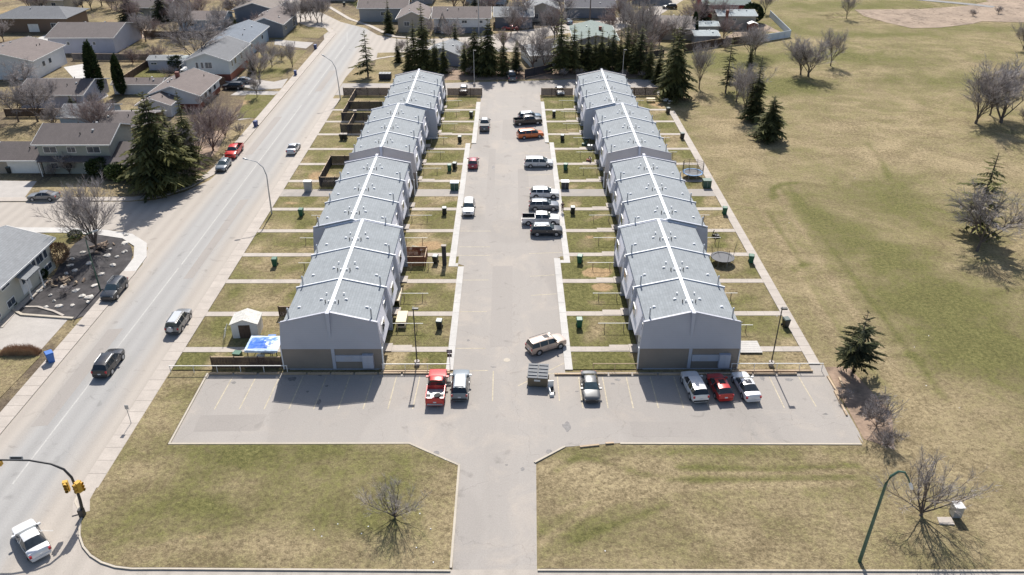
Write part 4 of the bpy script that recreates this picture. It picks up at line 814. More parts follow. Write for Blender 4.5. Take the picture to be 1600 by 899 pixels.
def make_car(kind, pm, name, label, cat, opts):
    P = PROF[kind]; st = [(x, ring(P['W'], P['wr'], b, tp, wf), tp - b) for x, b, tp, wf in P['st']]
    g0, g1 = P['glass']
    if 'bed' in P:
        bw = P['st'][-1][1]; x0, x1 = P['bed']
        for x, k in ((x0, 'body'), (x0 - .03, 'bed'), (x1, 'bed'), (x1 - .03, 'body'), (x1 - .10, 'low')):
            st.append((x, ring(P['W'], P['wr'], bw + .02 if k != 'low' else bw - .1, bw + .04 if k != 'low' else bw - .08, .985 if k != 'low' else .94, 'bed' if k == 'bed' else 'body'), 0))
    body, side, front, rear, bedf = MB(), MB(), MB(), MB(), MB()
    n = len(st)
    tgt = {}
    def put(mb, q): mb.add(q, [(0, 1, 2, 3)])
    V = [[(x, y, z) for y, z in rg] + [(x, -y, z) for y, z in rg[-2:0:-1]] for x, rg, l in st]
    full = MB(); m = len(V[0])
    for r_ in V: full.v += r_
    nr = len(st[0][1]); kinds = {}
    for i in range(n - 1):
        for k in range(m):
            k2 = (k + 1) % m; f = (i * m + k, i * m + k2, (i + 1) * m + k2, (i + 1) * m + k)
            kk = k if k < nr - 1 else m - 1 - k      # mirrored section number
            mi = 0; inset = st[i][0] - st[i + 1][0]
            if g0 <= i < g1 and kk == 4 and i not in P['pillar']: mi = 1
            if kk >= 5 and i == g0: mi = 2
            if kk >= 5 and i == g1 - 1: mi = 3
            if 'bed' in P and i in (n - 4,) and kk >= 5: mi = 4
            full.f.append(f); full.m.append(mi)
    full.f.append(tuple(range(m))); full.m.append(0); full.f.append(tuple((n - 1) * m + k for k in range(m))[::-1]); full.m.append(0)
    t = thing(name, label, cat)
    segs = [[i for i in range(g0, g1) if i < P['pillar'][0]]] + [[i for i in range(g0, g1) if P['pillar'][k] < i < (list(P['pillar']) + [99])[k + 1]] for k in range(len(P['pillar']))]
    for sg in segs:
        for sd in (0, 1):
            b = MB()
            for i in sg:
                k = 4 if sd == 0 else m - 5
                b.add([full.v[i * m + k], full.v[i * m + (k + 1) % m], full.v[(i + 1) * m + (k + 1) % m], full.v[(i + 1) * m + k]], [(0, 1, 2, 3)])
            if b.f: b.build('side_window', M['glassdark'], t)
    for mi, nm, mt in ((0, 'body', pm), (2, 'windscreen', M['wscreen']), (3, 'rear_window', M['glassdark']), (4, 'cargo_bed', M[opts.get('bed', 'bedliner')])):
        fs = [f for f, q in zip(full.f, full.m) if q == mi]
        if not fs: continue
        used = sorted({i for f in fs for i in f}); mp = {o: i for i, o in enumerate(used)}
        b = MB(); b.add([full.v[i] for i in used], [tuple(mp[i] for i in f) for f in fs])
        me = b.mesh(nm, mt, smooth=(mi in (0,)))
        o = link(nm, me, t)
        if mi == 0: bo = o
    W_ = P['W']; L0 = P['st'][0][0]; L1 = st[-1][0]; b1 = P['st'][0][1]
    rr = .36 if kind in ('suv', 'pickup', 'oldpickup', 'wagon') else .32
    for ax in P['axles']:
        for s in (-1, 1):
            w = link('tyre', get(('ty', rr), lambda: MB().tube([(0, -.11, 0), (0, -.09, 0), (0, .09, 0), (0, .11, 0)], [rr * .86, rr, rr, rr * .86], 16).mesh('tyre', M['rubber'])), t, (ax, s * (W_ - .1), rr))
            link('rim', get(('ri', rr, opts.get('rim', 'rim')), lambda: MB().tube([(0, -.118, 0), (0, .118, 0)], rr * .64, 10).mesh('rim', M[opts.get('rim', 'rim')])), w)
            MB().tube([(ax, s * (W_ * .5), rr + .02), (ax, s * (W_ + .004), rr + .02)], rr + .07, 14).build('wheel_arch', M['trim'], t)
    fw = W_ * P['st'][1][3]; zf = P['st'][1][1]
    for s in (-1, 1):
        y = s * fw * .76
        MB().add([(L0 - .02, y - .17, zf - .14), (L0 - .02, y + .17, zf - .14), (L0 - .22, y + .17, zf + .01), (L0 - .22, y - .17, zf + .01), (L0 - .04, y - .15, zf - .02), (L0 - .04, y + .15, zf - .02)],
                 [(0, 1, 5, 4), (4, 5, 2, 3), (0, 4, 3), (1, 2, 5), (0, 3, 2, 1)]).build('headlight', M['lens'], t)
        zb = P['st'][-2][1] if 'bed' not in P else P['st'][-1][1]
        yb = s * W_ * (.80 if 'bed' not in P else .86); MB().box(L1 - .015, L1 + .16, yb - .09, yb + .09, zb - .30, zb - .06).build('tail_light', M['tail'], t)
        xm = P['st'][3][0] - .15; zm = P['st'][3][1]
        MB().box(xm - .12, xm + .08, min(s * W_ * .95, s * (W_ + .2)), max(s * W_ * .95, s * (W_ + .2)), zm + .0, zm + .15).build('mirror', pm if not opts.get('darkmirror') else M['trim'], t)
    MB().box(L0 - .03, L0 + .035, -fw * .8, fw * .8, .26, .46).build('front_bumper', M['trim'] if not opts.get('chrome') else M['galv'], t)
    MB().box(L0 - .04, L0 + .02, -fw * .42, fw * .42, zf - .22, zf - .05).build('grille', M['trim'], t)
    MB().box(L1 - .05, L1 + .05, -W_ * .82, W_ * .82, .34, .52).build('rear_bumper', M['galv'] if opts.get('chrome') else M['trim'] if kind in ('suv', 'wagon') else pm, t)
    MB().box(L1 - .035, L1 + .02, -.16, .16, .62, .76).build('licence_plate', M['plate'], t)
    roof_i = g0 + 1; xa = P['st'][g0 + 1][0]; xb = P['st'][g1 - 1][0]; zt = P['st'][g0 + 2][2]
    e = P['wr'] * 2 * W_
    if opts.get('rails'):
        for s in (-1, 1): MB().tube([(xa - .25, s * e * .93, zt - .02), (xa - .4, s * e * .93, zt + .05), (xb + .3, s * e * .93, zt + .03), (xb + .15, s * e * .93, zt - .03)], .025, 5).build('roof_rail', M['galv' if opts['rails'] == 1 else 'black'], t)
    if opts.get('sunroof'): MB().box(xa - 1.0, xa - .35, -.32, .32, zt - .01, zt + .012).build('sunroof', M['glassdark'], t)
    if opts.get('roof'): MB().box(xb + .12, xa - .15, -e * .7, e * .7, zt - .01, zt + .022).build('roof_panel', M[opts['roof']], t)
    if opts.get('spare'):
        MB().tube([(L1 - .01, .1, .95), (L1 - .2, .1, .95)], .34, 14).build('spare_wheel', M['p_silver'], t)
    if opts.get('toolbox'):
        MB().box(-2.2, -1.4, -.45, .3, .73, .95).build('bed_box', M['white'], t); w = link('loose_tyre', get(('ty', .36), lambda: None), t, (-2.05, -.25, 1.02)); w.rotation_euler = (R(80), 0, 0)
    if opts.get('cap'): MB().box(-2.6, -.95, -W_ * .9, W_ * .9, 1.2, 1.26).build('tonneau_cover', M['trim'], t)
    for s in (-1, 1):      # door seams and handles
        for xs_ in ([P['st'][3][0] - .25, -.25] + ([-1.25] if kind in ('suv', 'van', 'wagon', 'sedan') else [])):
            MB().box(xs_ - .012, xs_ + .012, min(s * (W_ * .99), s * (W_ + .004)), max(s * (W_ * .99), s * (W_ + .004)), .42, .9).build('door_seam', M['trim'], t)
        MB().box(-.05, .12, min(s * (W_ * .96), s * (W_ + .02)), max(s * (W_ * .96), s * (W_ + .02)), .84, .88).build('door_handle', M['galv'], t)
    return t
CARS = [
 (52, 849, 135, 'sedan', 'p_white', 'sedan', 'white sedan turning at the street corner under the traffic signal', {}),
 (172, 573, 90, 'suv', 'p_black', 'suv', 'black crossover with silver roof rails driving up the street', {'rails': 1}),
 (281, 508, 90, 'wagon', 'p_grey', 'suv', 'silver boxy car with a spare wheel on its back door', {'spare': 1, 'rails': 2, 'roof': 'p_silver'}),
 (181, 458, 270, 'suv', 'p_ink', 'suv', 'black crossover parked beside the dark mulch bed', {'rails': 1}),
 (350, 263, 270, 'hatch', 'p_slate', 'car', 'blue grey hatchback parked at the junction kerb', {}),
 (367, 241, 270, 'pickup', 'p_bright', 'pickup', 'bright red pickup parked up the street behind a hatchback', {}),
 (459, 236, 90, 'sedan', 'p_silver', 'sedan', 'silver sedan driving near the townhouse pavement', {}),
 (70, 311, 180, 'sedan', 'p_grey', 'sedan', 'dark grey sedan parked along the side street', {}),
 (365, 139, 180, 'suv', 'p_ink', 'suv', 'dark blue car on the driveway of the brown roofed house', {}),
 (379, 130, 180, 'sedan', 'p_slate', 'car', 'slate car just behind the dark blue one on the driveway', {}),
 (757, 200, 90, 'pickup', 'p_char', 'pickup', 'dark pickup with white cab roof at the west kerb of the drive', {'cap': 1, 'roof': 'p_white'}),
 (739, 259, 90, 'hatch', 'p_maroon', 'car', 'maroon hatchback parked alone at the west kerb of the drive', {}),
 (732, 330, 270, 'suv', 'p_white', 'suv', 'white crossover facing the lot at the west kerb of the drive', {'darkmirror': 1}),
 (827, 187, 8, 'suv', 'p_blue', 'suv', 'pale blue wagon parked behind the black pickup', {'roof': 'p_silver'}),
 (824, 194, 12, 'pickup', 'p_black', 'pickup', 'black pickup with an open bed beside the orange van', {'bed': 'trim'}),
 (828, 215, 14, 'van', 'p_orange', 'minivan', 'orange minivan parked askew by the east walkway', {}),
 (841, 260, 0, 'van', 'p_silver', 'minivan', 'silver minivan parked on its own by the east walkway', {}),
 (850, 308, 0, 'suv', 'p_pearl', 'suv', 'pale silver crossover, backmost of four cars parked side by side', {'rails': 1}),
 (849, 327, 0, 'suv', 'p_steel', 'suv', 'dark grey crossover between the silver one and the white pickup', {}),
 (844, 349, 0, 'pickup', 'p_white', 'pickup', 'white crew cab pickup with empty black bed among four parked cars', {'bed': 'trim'}),
 (853, 366, 0, 'suv', 'p_ink', 'suv', 'dark blue crossover, frontmost of four cars parked side by side', {'roof': 'p_slate'}),
 (852, 545, 28, 'wagon', 'p_tan', 'suv', 'tan four wheel drive with sunroof parked askew beyond the dumpster', {'sunroof': 1, 'rails': 2}),
 (921, 611, 270, 'sedan', 'p_char', 'sedan', 'shiny charcoal sedan in the lot between the dumpster and the east row', {}),
 (1083, 611, 96, 'suv', 'p_white', 'suv', 'white crossover in the lot shadow of the east row', {}),
 (1122, 611, 96, 'hatch', 'p_red', 'car', 'red hatchback between two white cars in the lot', {'sunroof': 1}),
 (1163, 610, 96, 'sedan', 'p_white', 'sedan', 'white sedan, easternmost car in the front lot', {'sunroof': 1}),
 (682, 612, 90, 'oldpickup', 'p_red', 'pickup', 'red pickup with a tyre in its bed at the lot edge', {'toolbox': 1, 'bed': 'galv', 'chrome': 1}),
 (719, 608, 90, 'suv', 'p_slate', 'suv', 'slate grey crossover beside the red pickup in the lot', {'roof': 'p_silver'}),
 (724, 145, 270, 'hatch', 'p_pearl', 'car', 'cream small car in the back alley behind the board fence', {}),
 (874, 146, 275, 'sedan', 'p_white', 'sedan', 'white sedan in the back alley beside the east row', {}),
 (799, 124, 95, 'pickup', 'p_char', 'pickup', 'dark pickup with white roof under the trees at the back alley', {'roof': 'p_white'}),
 (852, 30, 160, 'suv', 'p_maroon', 'suv', 'dark red car on the crescent behind the conifers', {}),
 (797, 47, 170, 'sedan', 'p_maroon', 'sedan', 'maroon sedan parked beyond the crescent', {}),
 (793, 28, 170, 'pickup', 'p_white', 'pickup', 'white pickup on a driveway across the crescent', {}),
 (858, 15, 170, 'suv', 'p_white', 'suv', 'white car on the driveway in front of the black roofed house', {}),
 (888, 37, 100, 'sedan', 'p_blue', 'car', 'blue car by the green roofed house', {}),
 (1046, 14, 175, 'suv', 'p_black', 'suv', 'black car on the drive behind the brown roofed house', {}),
]
CP = [(-39.95, 46.96), (-44.46, 72.15), (-39.77, 80.67), (-50.73, 88.26), (-50.23, 131.43), (-50.39, 138.36), (-40.00, 140.01), (-74.96, 118.12), (-63.18, 180.18), (-62.51, 184.89), (-5.09, 152.99), (-6.57, 132.64), (-6.49, 113.44), (3.93, 158.18), (3.48, 155.35), (3.83, 147.35), (4.97, 132.34), (5.49, 118.89), (5.22, 114.16), (4.55, 109.05), (5.28, 105.34), (4.05, 75.65), (8.44, 67.74), (19.47, 67.74), (22.13, 67.74), (24.94, 67.85), (-7.82, 67.63), (-5.33, 68.08), (-10.52, 177.15), (11.07, 176.65), (0.30, 188.14), (10.95, 256.09), (0.00, 240.84), (-0.80, 258.00), (12.78, 271.05), (17.70, 249.61), (52.34, 272.11)]
NM = {'suv': 'suv', 'sedan': 'sedan', 'hatch': 'hatchback', 'van': 'minivan', 'pickup': 'pickup_truck', 'oldpickup': 'pickup_truck', 'wagon': 'suv'}
for (px, py, hd, kind, pm, cat, lab, op), (x, y) in zip(CARS, CP):
    c = make_car(kind, M[pm], NM[kind], lab, cat, op); c.location = (x, y, .024); c.rotation_euler = (0, 0, R(hd))
    c['group'] = 'vehicles along the street' if x < -37 else 'vehicles in the townhouse lot and drive' if y < 150 else 'vehicles beyond the townhouses'

# ---------------------------------------------------------------- wheeled bins and lockers
def bin_(col, lid, label):
    t = thing('wheeled_bin', label, 'wheeled bin', group='wheeled bins')
    m = MB(); m.add([(-.24, -.28, .06), (.24, -.28, .06), (.24, .26, .06), (-.24, .26, .06), (-.31, -.36, .98), (.31, -.36, .98), (.31, .36, .98), (-.31, .36, .98)], [(0, 3, 2, 1), (4, 5, 6, 7), (0, 1, 5, 4), (1, 2, 6, 5), (2, 3, 7, 6), (3, 0, 4, 7)]); m.build('bin_body', M[col], t)
    m = MB(); m.add([(-.34, -.40, .98), (.34, -.40, .98), (.34, .40, .98), (-.34, .40, .98), (-.28, -.34, 1.06), (.28, -.34, 1.06), (.28, .30, 1.10), (-.28, .30, 1.10)], [(0, 3, 2, 1), (4, 5, 6, 7), (0, 1, 5, 4), (1, 2, 6, 5), (2, 3, 7, 6), (3, 0, 4, 7)]); m.build('lid', M[lid], t)
    for s in (-1, 1): MB().tube([(s * .24, .30, .13), (s * .32, .30, .13)], .13, 10).build('wheel', M['rubber'], t)
    MB().tube([(-.26, .42, .93), (.26, .42, .93)], .025, 6).build('handle', M[col], t); return t
M['bingreen'] = pbr('bin_green', (.02, .115, .07), .1, 3, .5); M['binblack'] = pbr('bin_black', (.022, .025, .025), .1, 3, .5); M['binblue'] = pbr('bin_blue', (.05, .16, .48), .1, 3, .5); M['binlid'] = pbr('bin_grey_lid', (.10, .13, .12), .1, 3, .4); M['binnavy'] = pbr('bin_navy', (.04, .07, .20), .1, 3, .5)
P0 = {k: bin_(*v, '') for k, v in dict(g=('bingreen', 'bingreen'), b=('binblack', 'binlid'), u=('binblue', 'binblue'), n=('binnavy', 'binnavy'), w=('binblack', 'walk')).items()}
BINS = [('b', (-8.49, 79.83), 'black bin on the lawn behind the west lamp'), ('b', (-10.28, 96.23), 'black bin on the dry lawn below the tall dark post'), ('b', (-10.18, 112.02), 'black bin on the lawn beside the white crossover'),
 ('b', (-9.74, 130.82), 'taller bin of the pair west of the maroon hatchback'), ('g', (-10.58, 129.93), 'smaller bin of the pair west of the maroon hatchback'), ('b', (-9.59, 144.48), 'bin on the lawn at the jog of the west walkway'), ('b', (-8.04, 159.42), 'bin on the lawn beside the dark pickup with a covered bed'),
 ('g', (8.20, 80.11), 'green bin on the lawn north of the charcoal sedan'), ('g', (9.49, 96.23), 'green bin just past the jog of the east walkway'), ('b', (9.61, 112.26), 'black bin on the lawn beside the white crew cab pickup'), ('g', (9.59, 130.23), 'grey green bin beside the silver minivan'),
 ('b', (9.88, 145.19), 'dark bin on the lawn beside the orange minivan'), ('b', (8.98, 159.84), 'black bin on the lawn beside the pale blue wagon'), ('b', (32.89, 80.11), 'black bin by the park path near the east lamp'), ('g', (32.96, 96.23), 'green bin by the park path beside the black trampoline'),
 ('g', (33.02, 112.02), 'dark green bin by the park path, between trampolines'), ('b', (32.88, 146.26), 'bin at the park path by the farther east row, nearer one'), ('b', (32.86, 161.95), 'bin at the top end of the park path'), ('g', (-32.07, 95.49), 'green bin on the lawn between two street side paths'),
 ('g', (-32.13, 111.56), 'green bin on the lawn below the curved street lamp'), ('u', (-51.42, 73.12), 'bright blue bin standing askew on the west gutter'), ('n', (-50.78, 153.77), 'dark blue bin at the west kerb beyond the red pickup'), ('n', (-51.64, 191.50), 'navy bin at the west kerb by the driveways'),
 ('n', (-52.36, 217.54), 'navy bin at the west kerb near the bend'), ('b', (-55.21, 276.39), 'dark bin at the kerb where the street bends away'), ('b', (-85.11, 129.63), 'dark green bin in front of the white garage door'), ('b', (-86.35, 129.04), 'low black bin at the corner of the white garage door'),
 ('w', (-32.04, 160.25), 'black bin with white lid in the second yard from the alley'), ('w', (-32.20, 145.91), 'left one of two pale lidded bins by the third yard fence'), ('w', (-31.46, 145.91), 'right one of two pale lidded bins by the third yard fence')]
usedp = set()
for k, p, lab in BINS:
    if k not in usedp: o = P0[k]; usedp.add(k); o['label'] = lab
    else: o = copy_tree(P0[k], (0, 0, 0), label=lab)
    o.location = (*p, .1 if k != 'u' and k != 'n' else .02); o.rotation_euler = (0, 0, rnd.uniform(-.3, .3) + (R(25) if k == 'u' else 0)); o.scale = (1.12,) * 3 if k != 'u' else (1.25,) * 3
def locker(x, y, w, d_, h, label, body='trim', lid='galv'):
    t = thing('waste_locker', label, 'utility cabinet', (x, y, .1)); MB().box(-w / 2, w / 2, -d_ / 2, d_ / 2, 0, h).build('cabinet', M[body], t); MB().box(-w / 2 - .06, w / 2 + .06, -d_ / 2 - .06, d_ / 2 + .06, h, h + .07).build('lid', M[lid], t)
    MB().box(-.02, .02, -d_ / 2 - .012, -d_ / 2, .05, h - .05).build('door_seam', M['galv'], t)
locker(*(-9.19, 121.77), 1.3, 1.1, 1.3, 'dark transformer box with pale top at the west end of the cross walk', 'darkgreen', 'vinyl')
locker(*(9.01, 122.31), 1.2, 1.1, 1.2, 'dark transformer box with white lid by the east walkway', 'trim', 'white'); locker(*(32.56, 122.85), 1.3, 1.1, 1.2, 'green transformer box by the park path at the cross walk', 'darkgreen', 'darkgreen')
locker(*(-33.16, 121.24), 1.2, .8, 1.7, 'grey utility cabinet in front of the charcoal fence', 'galv', 'white')
locker(*(38.66, 49.96), .75, .75, 1.15, 'grey utility box with white top on the verge, right of the bare tree', 'galv', 'white')
locker(*(-56.60, 123.12), .5, .4, .9, 'small white pedestal box under the big spruce', 'white', 'white')
structure(MB().prism([(37.00, 49.74), (38.22, 49.74), (38.13, 48.86), (36.85, 48.93)], 0, .09).build('concrete_pad', M['walk']))

# dumpster
t = thing('dumpster', 'brown steel dumpster with grey lids at the mouth of the lot', 'dumpster', (*(2.94, 68.30), .02), R(-6))
t.location.y += .9
m = MB(); m.add([(-1.05, -.85, .12), (1.05, -.85, .12), (1.05, .75, .12), (-1.05, .75, .12), (-1.05, -.95, 1.25), (1.05, -.95, 1.25), (1.05, .85, 1.75), (-1.05, .85, 1.75)], [(0, 3, 2, 1), (4, 5, 6, 7), (0, 1, 5, 4), (1, 2, 6, 5), (2, 3, 7, 6), (3, 0, 4, 7)])
M['dump'] = pbr('dumpster_brown', (.155, .125, .085), .2, 2, .6); M['dumplid'] = pbr('dumpster_lid', (.14, .15, .165), .15, 2, .55)
m.build('steel_body', M['dump'], t)
for s in (-1, 1):
    l = MB().add([(min(s * .02, s * 1.09), -1.02, 1.27), (max(s * .02, s * 1.09), -1.02, 1.27), (max(s * .02, s * 1.09), .9, 1.79), (min(s * .02, s * 1.09), .9, 1.79), (min(s * .02, s * 1.09), -1.0, 1.33), (max(s * .02, s * 1.09), -1.0, 1.33), (max(s * .02, s * 1.09), .9, 1.85), (min(s * .02, s * 1.09), .9, 1.85)], [(0, 3, 2, 1), (4, 5, 6, 7), (0, 1, 5, 4), (1, 2, 6, 5), (2, 3, 7, 6), (3, 0, 4, 7)]).build('lid', M['dumplid'], t)
    for k in range(4): yy = -.7 + k * .45; MB().box(min(s * .08, s * 1.03), max(s * .08, s * 1.03), yy, yy + .05, 1.36 + (yy + 1) * .27, 1.40 + (yy + 1) * .27).build('lid_rib', M['dumplid'], l)
    MB().box(min(s * 1.05, s * 1.2), max(s * 1.05, s * 1.2), -.3, .3, .75, .95).build('fork_pocket', M['dump'], t)
    MB().cyl(s * .9, -.6, 0, .14, .09, 8).build('wheel', M['rubber'], t); MB().cyl(s * .9, .6, 0, .14, .09, 8).build('wheel', M['rubber'], t)
pl = MB().add([(-.35, -.942, .82), (.3, -.942, .82), (.3, -.952, 1.06), (-.35, -.952, 1.06)], [(0, 1, 2, 3)]).build('sticker', M['plate'], t)
t = thing('discarded_frame', 'white broken cabinet dumped beside the dumpster', 'rubbish', (*(4.35, 67.63), .02), R(8))
MB().box(-.3, .3, .5, .62, 0, 1.0).build('side_board', M['white'], t); MB().box(-.3, -.2, -.6, .5, 0, .5).build('front_board', M['white'], t); MB().box(-.35, .1, -.9, -.55, 0, .3).build('loose_panel', M['white'], t); MB().box(.05, .3, -.5, .5, 0, .25).build('dark_shelf', M['trim'], t)

# trampolines
def trampoline(x, y, label, rim, net, r=1.75, full=True):
    t = thing('trampoline', label, 'trampoline', (x, y, .1)); n = 24
    MB().cyl(0, 0, .84, .86, r - .28, n).build('bouncing_mat', M['tramat'], t)
    m = MB()
    for k in range(n):
        a, b = 2 * PI * k / n, 2 * PI * (k + 1) / n
        m.add([(q * math.cos(w), q * math.sin(w), z) for w in (a, b) for q, z in ((r - .3, .86), (r, .86), (r, .92), (r - .3, .92))], [(0, 1, 5, 4), (2, 3, 7, 6), (1, 2, 6, 5), (3, 0, 4, 7)])
    m.build('rim_pad', M[rim], t)
    for k in range(8):
        a = 2 * PI * k / 8 + .2
        MB().cyl(r * .97 * math.cos(a), r * .97 * math.sin(a), 0, .88, .03, 6).build('leg', M['galv'], t)
        if full or k % 2 == 0: MB().tube([(r * math.cos(a), r * math.sin(a), .88), (r * 1.04 * math.cos(a), r * 1.04 * math.sin(a), 2.0), (r * .98 * math.cos(a) * (1 if full else 1.15), r * .98 * math.sin(a), 2.75)], .03, 6).build('net_pole', M['black'], t)
    if full:
        m = MB(); 
        for k in range(24):
            a = 2 * PI * k / 48; m.tube([(r * math.cos(a), r * math.sin(a), .92), (r * 1.02 * math.cos(a), r * 1.02 * math.sin(a), 2.6)], .016, 3, cap=False)
        for j in range(5):
            z = 1.0 + j * .38; m.tube([(r * 1.01 * math.cos(2 * PI * k / 32), r * 1.01 * math.sin(2 * PI * k / 32), z) for k in range(33)], .016, 3, cap=False)
        m.build('safety_net', M['black'], t)
M['tramat'] = pbr('trampoline_mat', (.03, .035, .05), .1, 2, .6); M['tramblue'] = pbr('blue_pad', (.10, .24, .46), .1, 2, .6)
M['tramlight'] = pbr('trampoline_mat_blue', (.16, .22, .30), .1, 2, .6)
trampoline(*(31.04, 127.02), 'trampoline with blue rim and black safety net by the park path', 'tramblue', True)
trampoline(*(29.00, 96.23), 'black oval trampoline with bare net poles beside the east row', 'tramat', False, 1.6, False)

# garden shed, gazebo, tables, odds and ends in the yards
def shed(x, y, w, d_, h, rh, label, wall='white', roof='flash', rz=0, door=True, name='garden_shed', doorm='trim'):
    t = thing(name, label, 'shed', (x, y, .0), rz)
    MB().box(-w / 2, w / 2, -d_ / 2, d_ / 2, 0, h).extr([(-w / 2, h), (w / 2, h), (0, h + rh)], 'y', -d_ / 2 + .01, d_ / 2 - .01).build('wall', M[wall], t)
    for s in (-1, 1): MB().add([(0, -d_ / 2 - .12, h + rh + .02), (s * (w / 2 + .15), -d_ / 2 - .12, h - .1 + .02), (s * (w / 2 + .15), d_ / 2 + .12, h - .08), (0, d_ / 2 + .12, h + rh + .02), (0, -d_ / 2 - .12, h + rh + .1), (s * (w / 2 + .15), -d_ / 2 - .12, h), (s * (w / 2 + .15), d_ / 2 + .12, h), (0, d_ / 2 + .12, h + rh + .1)],
                               [(0, 1, 2, 3), (7, 6, 5, 4), (0, 4, 5, 1), (1, 5, 6, 2), (2, 6, 7, 3)]).build('roof', M[roof], t)
    if door: MB().box(-w * .22, w * .22, -d_ / 2 - .03, -d_ / 2, .05, h - .15).build('door', M[doorm], t)
    return t
M['shedroof'] = pbr('grubby_white_roof', (.62, .60, .55), .15, 1.5, .8, fine=6)
shed(*(-31.04, 78.99), 3.0, 2.4, 2.0, .55, 'white garden shed with brown door behind the tarp gazebo', 'white', 'shedroof', R(3), doorm='woodfence')
t = thing('gazebo', 'gazebo roofed with a bright blue and white tarp', 'gazebo', (-27.4, 73.6, .1))
for sx in (-1, 1):
    for sy in (-1, 1): MB().cyl(sx * 1.6, sy * 1.25, 0, 2.0, .05, 6).build('post', M['black'], t)
M['tarp'] = pbr('blue_tarp', (.04, .16, .62), .15, 1.2, .4); M['tarpw'] = pbr('white_tarp', (.42, .54, .70), .25, .9, .5)
def cloth(x0, x1, cut, mat, nm, zo=0):
    m = MB(); nx, ny = 14, 10; idx = {}
    for j in range(ny + 1):
        for i in range(nx + 1):
            x = x0 + (x1 - x0) * i / nx; y = -1.45 + 2.9 * j / ny; m.v.append((x, y, 2.1 + zo + .28 * (1 - abs(y) / 1.45) * (1 - abs(x) / 2.2) + .07 * noise.noise((x * 2.3, y * 2.3, 3))))
    for j in range(ny):
        for i in range(nx): a = j * (nx + 1) + i; m.f.append((a, a + 1, a + nx + 2, a + nx + 1)); m.m.append(0)
    return m.build(nm, M[mat], t, smooth=True)
cloth(-1.85, 1.85, 0, 'tarpw', 'white_tarp'); 
m = MB()
for i in range(12):
    for j in range(8):
        xa = -1.6 + i * .27; ya = -1.1 + j * .27
        if xa > 1.0 + ya * .4: continue
        q = [(xa, ya), (xa + .27, ya), (xa + .27, ya + .27), (xa, ya + .27)]
        m.add([(x, y, 2.115 + .28 * (1 - abs(y) / 1.45) * (1 - abs(x) / 2.2) + .07 * noise.noise((x * 2.3, y * 2.3, 3))) for x, y in q], [(0, 1, 2, 3)])
m.build('blue_tarp', M['tarp'], t); MB().box(-1.8, 1.8, -1.5, -1.42, 1.85, 2.08).build('front_valance', M['tarpw'], t)
gi = random.Random(3)
for i, (p, m_, lab) in enumerate([((-30.71, 73.74), 'darkgreen', 'green storage tub under the tarp gazebo'), ((-27.90, 73.00), 'white', 'white appliance beside the tarp gazebo'), ((-27.38, 73.74), 'trim', 'black barbecue under the edge of the tarp gazebo'), ((-33.50, 77.63), 'galv', 'grey ladder like trellis beside the garden shed'), ((-27.64, 76.96), 'binblue', 'blue plastic crate between gazebo and wall'),
        ((-13.19, 98.87), 'darkgreen', 'barbecue with white side shelves before the reddish screen'), ((-13.07, 81.10), 'cream', 'pine deck box beside the drive side wall'), ((-14.18, 86.35), 'cream', 'narrow pine bench along the drive side wall'), ((13.83, 142.74), 'darkgreen', 'teal playset pieces in the shade of the stagger'), ((14.73, 140.69), 'galv', 'grey storage box at the stagger of the east row'), ((13.97, 134.50), 'redwood', 'small red and white toys by the east row wall'), ((29.96, 104.08), 'black', 'black bicycle frame lying by the park side wall')]):
    x, y = p; t = thing(['storage_tub', 'appliance', 'barbecue', 'trellis', 'crate', 'barbecue', 'deck_box', 'bench', 'playset', 'storage_box', 'toy_pile', 'scrap_pile'][i], lab, ['tub', 'appliance', 'barbecue', 'trellis', 'crate', 'barbecue', 'box', 'bench', 'toy', 'box', 'toy', 'scrap'][i], (x, y, .1), gi.uniform(-.3, .3) if i not in (6, 7) else 0)
    kindb = i
    if i in (2, 5):
        MB().tube([(-.55, 0, .95), (.55, 0, .95)], .28, 10).build('lid', M[m_], t); MB().box(-.95, .95, -.25, .25, .72, .78).build('side_shelf', M['white'], t)
        for sx in (-1, 1):
            for sy in (-1, 1): MB().box(sx * .5 - .03, sx * .5 + .03, sy * .2 - .03, sy * .2 + .03, 0, .72).build('leg', M['black'], t)
    elif i == 3:
        for s in (-1, 1): MB().tube([(0, s * .5, 0), (.5, s * .5, 1.7)], .03, 5).build('upright', M['galv'], t)
        for k in range(5): MB().tube([(.1 * k + .05, -.5, .34 * k + .2), (.1 * k + .05, .5, .34 * k + .2)], .02, 5).build('rung', M['galv'], t)
    elif i == 7: MB().box(-.3, .3, -1.6, 1.6, .8, .9).build('seat', M[m_], t); MB().box(.3, .36, -1.6, 1.6, .1, .9).build('front_board', M[m_], t)
    elif i == 6:
        MB().box(-.55, .55, -1.2, 1.2, 0, .8).build('box_body', M[m_], t); MB().box(-.6, .6, -1.25, 1.25, .8, .88).build('lid', M[m_], t); MB().box(-.4, .4, -1.265, -1.2, .3, .6).build('opening', M['trim'], t)
    elif i in (8, 10, 11):
        for k in range(5): a = gi.uniform(0, 6); MB().tube([(gi.uniform(-.6, .6), gi.uniform(-.5, .5), 0), (gi.uniform(-.7, .7), gi.uniform(-.5, .5), gi.uniform(.4, 1))], .07, 6).build('bar', M[m_ if k % 2 else ('white' if i == 10 else m_)], t)
        MB().box(-.4, .4, -.3, .3, .0, .35).build('base', M[m_], t)
    else:
        MB().box(-.4, .4, -.35, .35, 0, .7).build('box_body', M[m_], t); MB().box(-.44, .44, -.39, .39, .7, .78).build('lid', M[m_ if i else 'bingreen'], t)
